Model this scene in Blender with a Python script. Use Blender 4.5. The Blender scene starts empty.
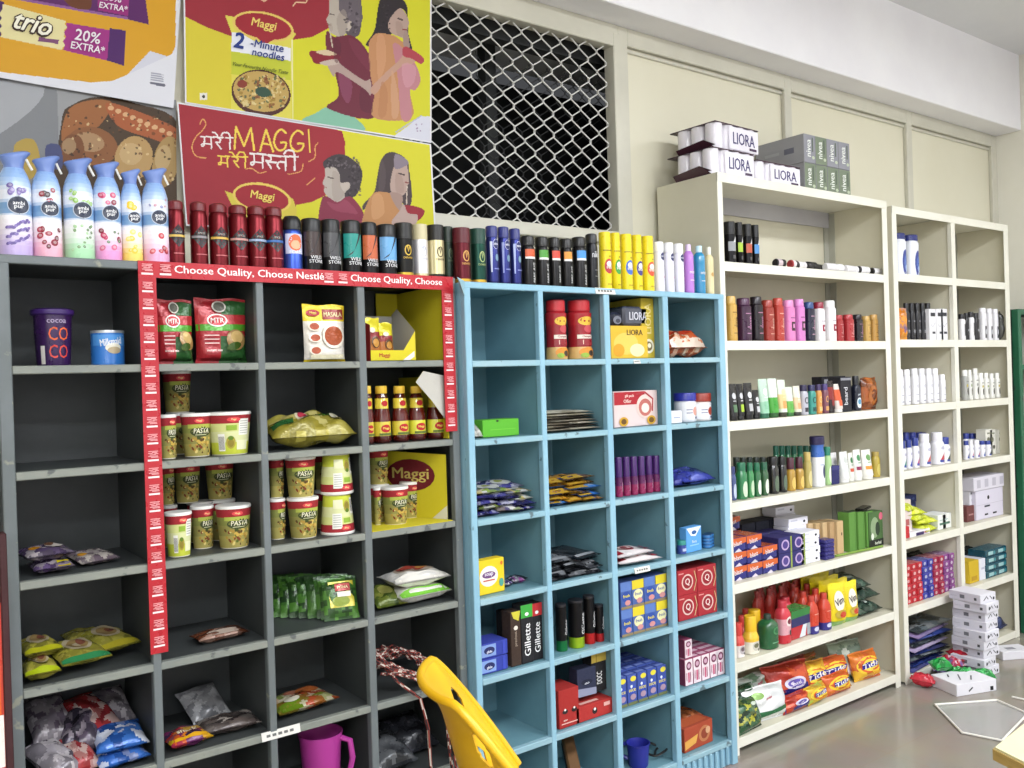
import bpy, math, random
import numpy as np
from mathutils import Vector, Matrix
from mathutils.geometry import tessellate_polygon
random.seed(11)
SC = bpy.context.scene
COLL = SC.collection
PI = math.pi
# ------------------------------------------------------------------ camera
FPX, YAW, PITCH, ROLL, EYE = 889.277, 0.641136, -0.003511, 0.031666, 1.4
D = 2.1367            # y of the front plane of the shelf units (x runs along the wall, y into it, z up)
YW = 2.46             # y of the partition wall
def _axes():
    cy, sy, cp, sp, cr, sr = math.cos(YAW), math.sin(YAW), math.cos(PITCH), math.sin(PITCH), math.cos(ROLL), math.sin(ROLL)
    r0, f0, z0 = np.array([cy, -sy, 0]), np.array([sy, cy, 0]), np.array([0, 0, 1.])
    up, fw = cp*z0 - sp*f0, cp*f0 + sp*z0
    return cr*r0 - sr*up, sr*r0 + cr*up, fw
AU, AV, AF = _axes()
cam = bpy.data.cameras.new('camera'); cam_o = bpy.data.objects.new('camera', cam); COLL.objects.link(cam_o)
cam.sensor_width = 36; cam.lens = FPX*36/1024; cam.clip_start = .05
cam_o.matrix_world = Matrix(((AU[0], AV[0], -AF[0], 0), (AU[1], AV[1], -AF[1], 0), (AU[2], AV[2], -AF[2], EYE), (0, 0, 0, 1)))
SC.camera = cam_o
def on(px, py, ax, val):               # the point of the plane axis=val seen at a place of the photograph
    d = (px-512)/FPX*AU - (py-384)/FPX*AV + AF
    c = np.array([0, 0, EYE]); t = (val-c[ax])/d[ax]
    return c + t*d
def wx(px, y, z):
    a = FPX*AU - (px-512)*AF
    return float(-(a[1]*y + a[2]*(z-EYE))/a[0])
def wz(py, x, y):
    a = FPX*AV + (py-384)*AF
    return float(EYE - (a[0]*x + a[1]*y)/a[2])
# ------------------------------------------------------------------ colour and materials
def lin(h):
    if not isinstance(h, str): return tuple(h)
    o = []
    for i in (0, 2, 4):
        c = int(h[i:i+2], 16)/255
        o.append(c/12.92 if c <= .04045 else ((c+.055)/1.055)**2.4)
    return tuple(o)
def mixc(a, b, t):
    a, b = lin(a), lin(b); return tuple(a[i]*(1-t)+b[i]*t for i in range(3))
MATS = {}
def nmat(name):
    m = bpy.data.materials.new(name); m.use_nodes = True; nt = m.node_tree
    return m, nt, nt.nodes['Principled BSDF']
def link(nt, a, ao, b, bi): nt.links.new(a.outputs[ao], b.inputs[bi])
def fin(name):
    """print finishes: colour comes from the printed design stored on the mesh, the finish sets gloss and wrinkles"""
    if name in MATS: return MATS[name]
    rough, metal, bump, scale = {'gloss': (.28, 0, .02, 60), 'matte': (.62, 0, .03, 80), 'paper': (.78, 0, .04, 120), 'plastic': (.38, 0, .02, 50),
        'metal': (.3, .65, .02, 60), 'foil': (.25, .12, .35, 38), 'wrap': (.18, 0, .3, 30), 'rope': (.85, 0, .2, 300), 'glassy': (.08, 0, 0, 10)}[name]
    m, nt, b = nmat('print_'+name)
    at = nt.nodes.new('ShaderNodeAttribute'); at.attribute_name = 'print'
    tc = nt.nodes.new('ShaderNodeTexCoord'); nz = nt.nodes.new('ShaderNodeTexNoise'); nz.inputs['Scale'].default_value = scale; nz.inputs['Detail'].default_value = 3
    link(nt, tc, 'Object', nz, 'Vector'); link(nt, at, 'Color', b, 'Base Color')
    if bump:
        bp = nt.nodes.new('ShaderNodeBump'); bp.inputs['Strength'].default_value = bump; bp.inputs['Distance'].default_value = .01
        link(nt, nz, 'Fac', bp, 'Height'); link(nt, bp, 'Normal', b, 'Normal')
    mr = nt.nodes.new('ShaderNodeMapRange'); mr.inputs['To Min'].default_value = rough*.8; mr.inputs['To Max'].default_value = min(1, rough*1.25)
    link(nt, nz, 'Fac', mr, 'Value'); link(nt, mr, 'Result', b, 'Roughness')
    b.inputs['Metallic'].default_value = metal
    if name == 'glassy': b.inputs['Coat Weight'].default_value = .6
    MATS[name] = m; return m
def paint(name, c1, c2, rough=.5, scale=3, stretch=(1, 1, 1), bump=.05, spots=None, lo=.35, hi=.7, metal=0):
    """painted or plastered surface: two tones mixed by noise, optional small worn spots of a third colour"""
    m, nt, b = nmat(name)
    tc = nt.nodes.new('ShaderNodeTexCoord'); mp = nt.nodes.new('ShaderNodeMapping'); mp.inputs['Scale'].default_value = stretch
    nz = nt.nodes.new('ShaderNodeTexNoise'); nz.inputs['Scale'].default_value = scale; nz.inputs['Detail'].default_value = 6; nz.inputs['Roughness'].default_value = .6
    rp = nt.nodes.new('ShaderNodeValToRGB'); rp.color_ramp.elements[0].position = lo; rp.color_ramp.elements[1].position = hi
    rp.color_ramp.elements[0].color = (*lin(c1), 1); rp.color_ramp.elements[1].color = (*lin(c2), 1)
    link(nt, tc, 'Object', mp, 'Vector'); link(nt, mp, 'Vector', nz, 'Vector'); link(nt, nz, 'Fac', rp, 'Fac')
    last = (rp, 'Color')
    if spots:
        n2 = nt.nodes.new('ShaderNodeTexNoise'); n2.inputs['Scale'].default_value = spots[1]; n2.inputs['Detail'].default_value = 4
        link(nt, tc, 'Object', n2, 'Vector')
        r2 = nt.nodes.new('ShaderNodeValToRGB'); r2.color_ramp.elements[0].position = spots[2]; r2.color_ramp.elements[1].position = spots[2]+.05
        link(nt, n2, 'Fac', r2, 'Fac')
        mx = nt.nodes.new('ShaderNodeMix'); mx.data_type = 'RGBA'
        link(nt, r2, 'Color', mx, 0); nt.links.new(rp.outputs['Color'], mx.inputs[6]); mx.inputs[7].default_value = (*lin(spots[0]), 1)
        nt.links.new(mx.outputs[2], b.inputs['Base Color'])
    else: link(nt, rp, 'Color', b, 'Base Color')
    bp = nt.nodes.new('ShaderNodeBump'); bp.inputs['Strength'].default_value = bump; bp.inputs['Distance'].default_value = .01
    link(nt, nz, 'Fac', bp, 'Height'); link(nt, bp, 'Normal', b, 'Normal')
    b.inputs['Roughness'].default_value = rough; b.inputs['Metallic'].default_value = metal
    MATS[name] = m; return m
def clear(name, col, rough=.05):
    m, nt, b = nmat(name); b.inputs['Base Color'].default_value = (*lin(col), 1); b.inputs['Roughness'].default_value = rough
    b.inputs['Alpha'].default_value = .14
    nz = nt.nodes.new('ShaderNodeTexNoise'); nz.inputs['Scale'].default_value = 14; mr = nt.nodes.new('ShaderNodeMapRange'); mr.inputs['To Min'].default_value = rough*.6; mr.inputs['To Max'].default_value = rough*1.4
    link(nt, nz, 'Fac', mr, 'Value'); link(nt, mr, 'Result', b, 'Roughness')
    MATS[name] = m; return m
# ------------------------------------------------------------------ mesh building
class MB:
    def __init__(s): s.v, s.f, s.c, s.m = [], [], [], []
    def add(s, vs, fs, col, fn='gloss'):
        o = len(s.v); s.v += [tuple(p) for p in vs]
        many = isinstance(col, list)
        for i, f in enumerate(fs):
            s.f.append(tuple(o+k for k in f)); s.c.append(col[i] if many else col); s.m.append(fn)
        return s
    def box(s, x0, x1, y0, y1, z0, z1, col, fn='matte', bev=0):
        cols = col if isinstance(col, dict) else {}
        base = cols.get('all', col if not isinstance(col, dict) else 'ffffff')
        if bev <= 0:
            vs = [(x, y, z) for z in (z0, z1) for y in (y0, y1) for x in (x0, x1)]
            fs = [(0, 2, 3, 1), (4, 5, 7, 6), (0, 1, 5, 4), (3, 2, 6, 7), (2, 0, 4, 6), (1, 3, 7, 5)]
            return s.add(vs, fs, [cols.get(k, base) for k in ('bottom', 'top', 'front', 'back', 'left', 'right')], fn)
        b = min(bev, (x1-x0)*.45, (y1-y0)*.45, (z1-z0)*.45); vs = []; idx = {}
        X, Y, Z = (x0, x1), (y0, y1), (z0, z1)
        for i in (0, 1):
            for j in (0, 1):
                for k in (0, 1):
                    sx, sy, sz = (1, -1)[i], (1, -1)[j], (1, -1)[k]
                    p = (X[i], Y[j], Z[k])
                    for ax in range(3):
                        q = [p[0]+sx*b, p[1]+sy*b, p[2]+sz*b]; q[ax] = p[ax]
                        idx[i, j, k, ax] = len(vs); vs.append(tuple(q))
        fs, cl = [], []
        def q(ids, key): fs.append(tuple(idx[t] for t in ids)); cl.append(cols.get(key, base))
        q([(0,0,0,0),(0,0,1,0),(0,1,1,0),(0,1,0,0)], 'left'); q([(1,0,0,0),(1,1,0,0),(1,1,1,0),(1,0,1,0)], 'right')
        q([(0,0,0,1),(1,0,0,1),(1,0,1,1),(0,0,1,1)], 'front'); q([(0,1,0,1),(0,1,1,1),(1,1,1,1),(1,1,0,1)], 'back')
        q([(0,0,0,2),(0,1,0,2),(1,1,0,2),(1,0,0,2)], 'bottom'); q([(0,0,1,2),(1,0,1,2),(1,1,1,2),(0,1,1,2)], 'top')
        e = cols.get('edge', base)
        for a, bq in ((0, 1), (0, 2), (1, 2)):
            c3 = 3-a-bq
            for u in (0, 1):
                for w in (0, 1):
                    def t(cc, ax):
                        l = [0, 0, 0]; l[a] = u; l[bq] = w; l[c3] = cc; return (*l, ax)
                    fs.append(tuple(idx[k] for k in (t(0, a), t(1, a), t(1, bq), t(0, bq)))); cl.append(e)
        for i in (0, 1):
            for j in (0, 1):
                for k in (0, 1): fs.append(tuple(idx[i, j, k, ax] for ax in range(3))); cl.append(e)
        return s.add(vs, fs, cl, fn)
    def lathe(s, prof, col, fn='gloss', seg=22, sx=1, sy=1, ex=2, pos=(0, 0, 0), bottom=True, top=True):
        n = len(prof); vs = []; fs = []; cl = []
        for r, z in prof:
            for k in range(seg):
                a = 2*PI*k/seg; ca, sa = math.cos(a), math.sin(a)
                vs.append((pos[0]+sx*r*math.copysign(abs(sa)**(2/ex), sa), pos[1]-sy*r*math.copysign(abs(ca)**(2/ex), ca), pos[2]+z))
        for i in range(n-1):
            cc = col[i] if isinstance(col, list) else col
            for k in range(seg):
                k2 = (k+1) % seg
                fs.append((i*seg+k, i*seg+k2, (i+1)*seg+k2, (i+1)*seg+k)); cl.append(cc)
        if bottom: fs.append(tuple(reversed(range(seg)))); cl.append(cl[0])
        if top: fs.append(tuple(range((n-1)*seg, n*seg))); cl.append(cl[-1 if not bottom else -2])
        return s.add(vs, fs, cl, fn)
    def tube(s, pts, r, col, fn='matte', seg=6, closed=False):
        pts = [Vector(p) for p in pts]; n = len(pts); vs = []; fs = []; cl = []
        up = Vector((0, 0, 1)); prev = None
        for i, p in enumerate(pts):
            t = (pts[min(i+1, n-1)]-pts[max(i-1, 0)]).normalized()
            a = t.cross(up if abs(t.z) < .95 else Vector((1, 0, 0))).normalized() if prev is None else (prev-t*prev.dot(t)).normalized()
            prev = a; b = t.cross(a)
            rr = r[i] if isinstance(r, list) else r
            for k in range(seg):
                w = 2*PI*k/seg; vs.append(p+a*rr*math.cos(w)+b*rr*math.sin(w))
        for i in range(n-1):
            for k in range(seg):
                fs.append((i*seg+k, i*seg+(k+1) % seg, (i+1)*seg+(k+1) % seg, (i+1)*seg+k)); cl.append(col(i, k) if callable(col) else col)
        cl0 = cl[0]; fs += [tuple(reversed(range(seg))), tuple(range((n-1)*seg, n*seg))]; cl += [cl0, cl0]
        return s.add(vs, fs, cl, fn)
    def grid(s, fn_pos, fn_col, nu, nv, fn='foil', closed_back=None):
        vs = [fn_pos(i/nu, j/nv) for j in range(nv+1) for i in range(nu+1)]
        fs = [(j*(nu+1)+i, j*(nu+1)+i+1, (j+1)*(nu+1)+i+1, (j+1)*(nu+1)+i) for j in range(nv) for i in range(nu)]
        cl = [fn_col((i+.5)/nu, (j+.5)/nv) if callable(fn_col) else fn_col for j in range(nv) for i in range(nu)]
        return s.add(vs, fs, cl, fn)
    def build(s, name, parent=None, mat=None, ang=38):
        me = bpy.data.meshes.new(name); me.from_pydata(s.v, [], s.f)
        if mat: me.materials.append(mat)
        else:
            names = []
            for q in s.m:
                if q not in names: names.append(q)
            for q in names: me.materials.append(fin(q))
            me.polygons.foreach_set('material_index', [names.index(q) for q in s.m])
            at = me.attributes.new('print', 'FLOAT_COLOR', 'FACE'); cache = {}
            arr = np.ones((len(s.c), 4), 'f')
            for i, c in enumerate(s.c):
                if isinstance(c, str):
                    if c not in cache: cache[c] = lin(c)
                    c = cache[c]
                arr[i, :3] = c[:3]
            at.data.foreach_set('color', arr.ravel())
        me.update(); me.polygons.foreach_set('use_smooth', [True]*len(me.polygons))
        me.set_sharp_from_angle(angle=math.radians(ang))
        o = bpy.data.objects.new(name, me); COLL.objects.link(o)
        if parent: o.parent = parent
        return o
# ------------------------------------------------------------------ printed decals
FONTS = {}
def glyphs(txt, shear=0, bold=.012):
    k = (txt, shear)
    if k not in FONTS:
        cu = bpy.data.curves.new('t', 'FONT'); cu.body = txt; cu.resolution_u = 2; cu.align_x = 'CENTER'; cu.shear = shear; cu.offset = 0
        o = bpy.data.objects.new('t', cu); COLL.objects.link(o)
        me = o.to_mesh(); vs = [(v.co.x, v.co.y) for v in me.vertices]; fs = [tuple(p.vertices) for p in me.polygons]
        o.to_mesh_clear(); bpy.data.objects.remove(o); bpy.data.curves.remove(cu)
        ys = [v[1] for v in vs] or [0]; xs = [v[0] for v in vs] or [0]
        y0, y1, x0, x1 = min(ys), max(ys), min(xs), max(xs); h = (y1-y0) or 1
        FONTS[k] = ([((x-(x0+x1)/2)/h, (y-(y0+y1)/2)/h) for x, y in vs], fs, (x1-x0)/h)
    return FONTS[k]
class Dec:
    def __init__(s, mb, S, fn='gloss', e=.0004, st=.00025): s.mb, s.S, s.fn, s.e, s.st = mb, S, fn, e, st
    def _put(s, pts, fs, col):
        s.mb.add([s.S(u, v, s.e) for u, v in pts], fs, col, s.fn); s.e += s.st; return s
    def text(s, t, u, v, h, col, rot=0, maxw=None, shear=0, bold=.007, fit=False):
        vs, fs, w = glyphs(t, shear, bold); sx = h
        if maxw and (fit or w*h > maxw): sx = maxw/w
        c, q = math.cos(rot), math.sin(rot)
        for k in ((-.018, .018) if bold else (0,)):                # a second pass a hair aside thickens the letters
            s._put([(u+(x*sx+k*h)*c-y*h*q, v+(x*sx+k*h)*q+y*h*c) for x, y in vs], fs, col)
        return s
    def ell(s, u, v, a, b, col, rot=0, n=20, a2=None):
        pts = [(u, v)]; c, q = math.cos(rot), math.sin(rot)
        for m in (.55, 1):
            for k in range(n):
                w = 2*PI*k/n; x, y = a*m*math.cos(w), b*m*math.sin(w); pts.append((u+x*c-y*q, v+x*q+y*c))
        fs = [(0, 1+k, 1+(k+1) % n) for k in range(n)] + [(1+k, 1+n+k, 1+n+(k+1) % n, 1+(k+1) % n) for k in range(n)]
        return s._put(pts, fs, col)
    def ring(s, u, v, a, b, t, col, n=26):
        pts = [(u+(a-q)*math.cos(2*PI*k/n), v+(b-q)*math.sin(2*PI*k/n)) for q in (t, 0) for k in range(n)]
        return s._put(pts, [(k, n+k, n+(k+1) % n, (k+1) % n) for k in range(n)], col)
    def rect(s, u0, v0, u1, v1, col, n=6, slant=0):
        pts = [(u0+(u1-u0)*i/n+slant*j, v0+(v1-v0)*j) for j in (0, 1) for i in range(n+1)]
        return s._put(pts, [(i, i+1, n+2+i, n+1+i) for i in range(n)], col)
    def poly(s, pts, col):
        fs = [tuple(f) for f in tessellate_polygon([[Vector((x, y, 0)) for x, y in pts]])]; pts = list(pts)
        for _ in range(2):                     # fine enough to follow a round surface
            mid = {}; nf = []
            def m(a, b_):
                k = (min(a, b_), max(a, b_))
                if k not in mid: mid[k] = len(pts); pts.append(((pts[a][0]+pts[b_][0])/2, (pts[a][1]+pts[b_][1])/2))
                return mid[k]
            for a, b_, c in fs: x, y, z = m(a, b_), m(b_, c), m(a, c); nf += [(a, x, z), (x, b_, y), (z, y, c), (x, y, z)]
            fs = nf
        return s._put(pts, fs, col)
    def line(s, pts, w, col):
        out, fs = [], []; n = len(pts)
        for i, p in enumerate(pts):
            a, b = pts[max(i-1, 0)], pts[min(i+1, n-1)]; dx, dy = b[0]-a[0], b[1]-a[1]; l = math.hypot(dx, dy) or 1
            out += [(p[0]-dy/l*w/2, p[1]+dx/l*w/2), (p[0]+dy/l*w/2, p[1]-dx/l*w/2)]
            if i: fs.append((2*i-2, 2*i-1, 2*i+1, 2*i))
        return s._put(out, fs, col)
def flat_front(y): return lambda u, v, e: (u, y-e, v)
def flat_left(x): return lambda u, v, e: (x-e, -u, v)      # u runs towards the viewer's right on a face that looks to -x
def flat_top(z): return lambda u, v, e: (u, v, z+e)
def round_front(prof, sx=1, sy=1, ex=2, ref=None):
    zs = [p[1] for p in prof]; rs = [p[0] for p in prof]; rm = ref or max(rs)
    def S(u, v, e):
        r = float(np.interp(v, zs, rs)); a = u/(rm*(sx+sy)/2 if ex == 2 else rm*sx)
        if ex > 2: a = max(-1.4, min(1.4, a*.9))
        sa, ca = math.sin(a), math.cos(a)
        return ((sx*r+e)*math.copysign(abs(sa)**(2/ex), sa), -(sy*r+e)*abs(ca)**(2/ex)*(1 if ca > 0 else -1), v)
    return S
# ------------------------------------------------------------------ things
def tag(o, label=None, cat=None, group=None, kind=None):
    for k, v in (('label', label), ('category', cat), ('group', group), ('kind', kind)):
        if v: o[k] = v
    return o
def empty(name):
    o = bpy.data.objects.new(name, None); o.empty_display_size = .03; COLL.objects.link(o); return o
def kids(o): return [c for c in bpy.data.objects if c.parent is o] if not hasattr(o, 'children') else list(o.children)
def dup(o, parent=None):
    c = o.copy(); COLL.objects.link(c)
    if parent: c.parent = parent
    for ch in kids(o): dup(ch, c)
    return c
def put(o, x, y, z, rz=0, rx=0, ry=0):
    o.location = (x, y, z); o.rotation_euler = (rx, ry, rz); return o
def struct(name, mb, mat, parent=None):
    o = mb.build(name, parent, mat)
    if not parent: o['kind'] = 'structure'
    return o
ORD = ['first', 'second', 'third', 'fourth', 'fifth', 'sixth', 'seventh', 'eighth', 'ninth', 'tenth', 'eleventh', 'twelfth']
# where things stand: from the span they fill in the photograph and the plane they stand on
def span_round(L, R, y, z):
    """centre x and radius of an upright round thing whose axis stands at depth y"""
    a = [math.atan2(wx(p, y, z), y) for p in (L, R)]; m = (a[0]+a[1])/2
    x = y*math.tan(m); return x, math.hypot(x, y)*math.sin(abs(a[1]-a[0])/2)
# ------------------------------------------------------------------ room
XR, ZC, YB, XL, YF = 5.39, 3.16, 2.30, -1.6, -3.2
M_cream = paint('cream_panel', 'd8d3bd', 'dedac6', .45, 1.5, bump=.02)
M_wallr = paint('cream_plaster', 'e0ddd0', 'e8e5da', .6, 2, bump=.05)
M_white = paint('white_plaster', 'eceaf0', 'f4f3f7', .7, 2, bump=.06)
M_ceil = paint('ceiling_plaster', 'dcdde0', 'e4e4e6', .8, 2, bump=.05)
M_alu = paint('pale_metal_frame', 'c3c0b2', 'cdcabb', .45, 5, bump=.02)
M_dark = paint('painted_night_black', '0a0a0b', '131313', .9, 3)
M_dark2 = paint('dark_grey_concrete', '2a2b2c', '353637', .9, 3)
M_wire = paint('painted_wire', 'c9c8c4', 'dad9d6', .45, 40, bump=.05)
M_shadow_wire = paint('shadow_lattice_grey', '2c2d2e', '3a3b3c', .7, 40, bump=.05)
# floor: large beige vitrified tiles with thin joints
m, nt, b = nmat('beige_floor_tile')
tc = nt.nodes.new('ShaderNodeTexCoord'); br = nt.nodes.new('ShaderNodeTexBrick'); br.offset = 0
for k, v in (('Scale', 1), ('Mortar Size', .0025), ('Brick Width', .6), ('Row Height', .6)): br.inputs[k].default_value = v
br.inputs['Color1'].default_value = (*lin('8d877b'), 1); br.inputs['Color2'].default_value = (*lin('908a7e'), 1); br.inputs['Mortar'].default_value = (*lin('8f8677'), 1)
nz = nt.nodes.new('ShaderNodeTexNoise'); nz.inputs['Scale'].default_value = 3; nz.inputs['Detail'].default_value = 8
mx = nt.nodes.new('ShaderNodeMix'); mx.data_type = 'RGBA'; mx.inputs[0].default_value = .25; mx.blend_type = 'OVERLAY'
mr = nt.nodes.new('ShaderNodeMapRange'); mr.inputs['To Min'].default_value = .1; mr.inputs['To Max'].default_value = .26
link(nt, tc, 'Object', br, 'Vector'); link(nt, tc, 'Object', nz, 'Vector'); nt.links.new(br.outputs['Color'], mx.inputs[6]); nt.links.new(nz.outputs['Color'], mx.inputs[7])
nt.links.new(mx.outputs[2], b.inputs['Base Color']); link(nt, nz, 'Fac', mr, 'Value'); link(nt, mr, 'Result', b, 'Roughness')
M_floor = m
struct('floor', MB().box(XL, XR, YF, YW+.02, -.1, 0, ''), M_floor)
struct('ceiling', MB().box(XL, XR, YF, YB, ZC, ZC+.1, ''), M_ceil)
struct('wall_right', MB().box(XR, XR+.1, YF, YW+.1, 0, ZC, ''), M_wallr)
struct('wall_left', MB().box(XL-.1, XL, YF, YW, 0, ZC, ''), M_wallr)
struct('wall_front', MB().box(XL, XR, YF-.1, YF, 0, ZC, ''), M_white)
struct('trim_1', MB().box(XL, XR, YB, YW+.6, 2.733, ZC+.1, '', bev=.004), M_white)      # the white beam over the partition
WX0, WX1, WZ0, WZ1 = 1.42, 2.372, 1.935, 2.665
w = MB()
w.box(XL, XR, YW, YW+.03, 0, WZ0, ''); w.box(XL, WX0, YW, YW+.03, WZ0, 2.733, ''); w.box(WX1, XR, YW, YW+.03, WZ0, 2.733, ''); w.box(WX0, WX1, YW, YW+.03, WZ1, 2.733, '')
struct('wall_back', w, M_cream)
n = 2
def frame_bar(x0, x1, z0, z1, d=.022):
    global n
    struct('trim_%d' % n, MB().box(x0, x1, YW-d, YW, z0, z1, '', bev=.003), M_alu); n += 1
for x in (2.372, 3.392, 4.412): frame_bar(x, x+.05, 0, 2.733)
frame_bar(5.33, 5.39, 0, 2.733)
for a, bq in ((2.422, 3.392), (3.442, 4.412), (4.462, 5.33)): frame_bar(a, bq, 2.665, 2.733)
for a, bq in ((2.422, 3.392), (3.442, 4.412), (4.462, 5.33)): frame_bar(a, bq, 2.645, 2.66, .010)
# barred window with a welded diamond grille, near-black box behind painted for the dark
wf = MB()
for q in ((WX0, WX1, 2.65, 2.733), (WX0, WX1, 1.905, WZ0+.015)): wf.box(q[0], q[1], YW-.024, YW+.03, q[2], q[3], '', bev=.003)
for x in (WX0-.03, WX1-.028): wf.box(x, x+.03, YW-.026, YW+.03, 1.905, 2.70, '', bev=.003)
wo = struct('window_1', wf, M_alu)
def grille(name, y, x0, x1, z0, z1, w, h, r, mat):
    g = MB(); k = 0; x = x0
    while x < x1+.001:
        pts = []; j = 0; z = z0
        while z <= z1+h/4:
            s = 1 if (j+k) % 2 else -1
            xx = min(max(x+s*w/4, x0-.005), x1+.005); yy = y+(.003 if k % 2 else -.003)
            pts += [(xx, yy, z-h*.07), (xx, yy, z+h*.07)]
            z += h/2; j += 1
        g.tube(pts, r, '', seg=5); x += w/2; k += 1
    return struct(name, g, mat, wo)
grille('diamond_grille', YW+.004, WX0, WX1-.03, WZ0, 2.66, .0885, .0765, .0027, M_wire)
grille('shadow_lattice', YW+.2, WX0+.45, WX1+.3, WZ0-.1, 2.6, .0885, .0765, .0019, M_shadow_wire)  # added second lattice, imitates the grille's faint shadow behind it
ex = MB(); ex.box(WX0-.6, WX1+1.2, YW+.75, YW+.8, 1.5, 2.733, ''); ex.box(WX0-.65, WX0-.6, YW+.03, YW+.8, 1.5, 2.733, ''); ex.box(WX1+1.2, WX1+1.25, YW+.03, YW+.8, 1.5, 2.733, ''); ex.box(WX0-.6, WX1+1.2, YW+.03, YW+.8, 1.45, 1.5, '')
struct('dark_box_outside', ex, M_dark)
struct('trim_%d' % n, MB().box(1.98, 2.03, YW+.3, YW+.35, 1.5, 2.733, ''), M_dark2); n += 1
struct('trim_%d' % n, MB().box(WX0-.5, WX1+.6, YW+.1, YW+.16, 2.625, 2.733, ''), M_dark2); n += 1
# ------------------------------------------------------------------ shelf units
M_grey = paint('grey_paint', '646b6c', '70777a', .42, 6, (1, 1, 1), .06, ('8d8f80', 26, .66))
M_grey_shade = paint('grey_paint_shaded', '3a3e3e', '444848', .5, 5, (1, 1, 1), .05)  # grey darkened so the colour carries the shade inside the pigeonholes
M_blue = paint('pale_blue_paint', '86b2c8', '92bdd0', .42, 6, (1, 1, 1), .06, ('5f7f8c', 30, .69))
M_blue_shade = paint('blue_paint_shaded', '668f9c', '739da9', .5, 4, (1, 1, 1), .05)  # darker copy of the blue, interior shade put into the colour
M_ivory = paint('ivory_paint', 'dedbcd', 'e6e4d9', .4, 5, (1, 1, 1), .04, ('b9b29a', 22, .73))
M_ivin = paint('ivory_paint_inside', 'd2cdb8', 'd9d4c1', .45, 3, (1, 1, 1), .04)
M_edge = paint('worn_shelf_edge', '7c817c', '8c8f85', .55, 18, (.5, 1, 1), .1, ('5d6160', 30, .62))
M_bedge = paint('worn_blue_edge', '88b0bf', '9abac4', .5, 16, (.5, 1, 1), .1, ('5b7078', 34, .64))
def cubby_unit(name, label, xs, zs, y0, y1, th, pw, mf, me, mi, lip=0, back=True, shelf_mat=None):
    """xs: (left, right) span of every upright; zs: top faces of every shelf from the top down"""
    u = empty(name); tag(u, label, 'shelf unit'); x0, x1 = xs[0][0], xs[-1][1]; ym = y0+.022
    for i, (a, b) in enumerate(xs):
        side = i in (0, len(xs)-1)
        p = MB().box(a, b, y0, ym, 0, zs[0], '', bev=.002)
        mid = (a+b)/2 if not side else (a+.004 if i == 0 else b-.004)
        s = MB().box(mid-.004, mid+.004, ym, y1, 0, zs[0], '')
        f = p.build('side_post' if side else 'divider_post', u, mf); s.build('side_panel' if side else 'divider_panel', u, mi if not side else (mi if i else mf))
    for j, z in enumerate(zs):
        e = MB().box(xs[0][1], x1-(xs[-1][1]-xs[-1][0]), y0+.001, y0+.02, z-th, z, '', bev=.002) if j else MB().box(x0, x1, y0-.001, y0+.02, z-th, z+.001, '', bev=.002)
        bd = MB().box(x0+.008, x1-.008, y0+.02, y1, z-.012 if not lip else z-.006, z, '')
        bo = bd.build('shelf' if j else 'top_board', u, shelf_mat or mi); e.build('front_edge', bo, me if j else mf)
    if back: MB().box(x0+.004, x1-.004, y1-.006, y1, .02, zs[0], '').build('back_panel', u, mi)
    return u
GX = [(.253, .279), (.543, .562), (.814, .833), (1.091, 1.113), (1.379, 1.403)]
GZ = [1.700, 1.465, 1.239, 1.006, .776, .546, .316, .086]
grey_unit = cubby_unit('cubby_shelf_unit', 'grey painted metal pigeonhole shelf unit under the posters', GX, GZ, D, D+.308, .018, .026, M_grey, M_edge, M_grey_shade)
DB = 2.10
BX = [(1.408, 1.430), (1.676, 1.696), (1.944, 1.969), (2.214, 2.240), (2.499, 2.529)]
BZ = [1.686, 1.461, 1.234, 1.005, .776, .548, .319, .089]
blue_unit = cubby_unit('cubby_shelf_unit', 'pale blue metal pigeonhole shelf unit between grey and ivory shelves', BX, BZ, DB, DB+.30, .018, .022, M_blue, M_bedge, M_blue_shade)
k = MB(); k.box(1.43, 2.5, DB+.012, DB+.03, 0, .072, '')
for i in range(36): k.box(1.44+i*.0295, 1.452+i*.0295, DB+.002, DB+.012, .004, .07, '', bev=.003)
k.build('ribbed_kick_panel', blue_unit, M_blue)
f = MB(); f.add([(1.408, DB-.002, 1.688), (1.378, DB-.012, 1.697), (1.385, DB-.014, 1.683), (1.408, DB-.002, 1.645), (1.408, DB, 1.688), (1.378, DB-.010, 1.697), (1.385, DB-.012, 1.683), (1.408, DB, 1.645)],
    [(0, 1, 2, 3), (7, 6, 5, 4), (0, 4, 5, 1), (1, 5, 6, 2), (2, 6, 7, 3)], '')
f.build('bent_corner_flap', blue_unit, M_bedge)
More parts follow.
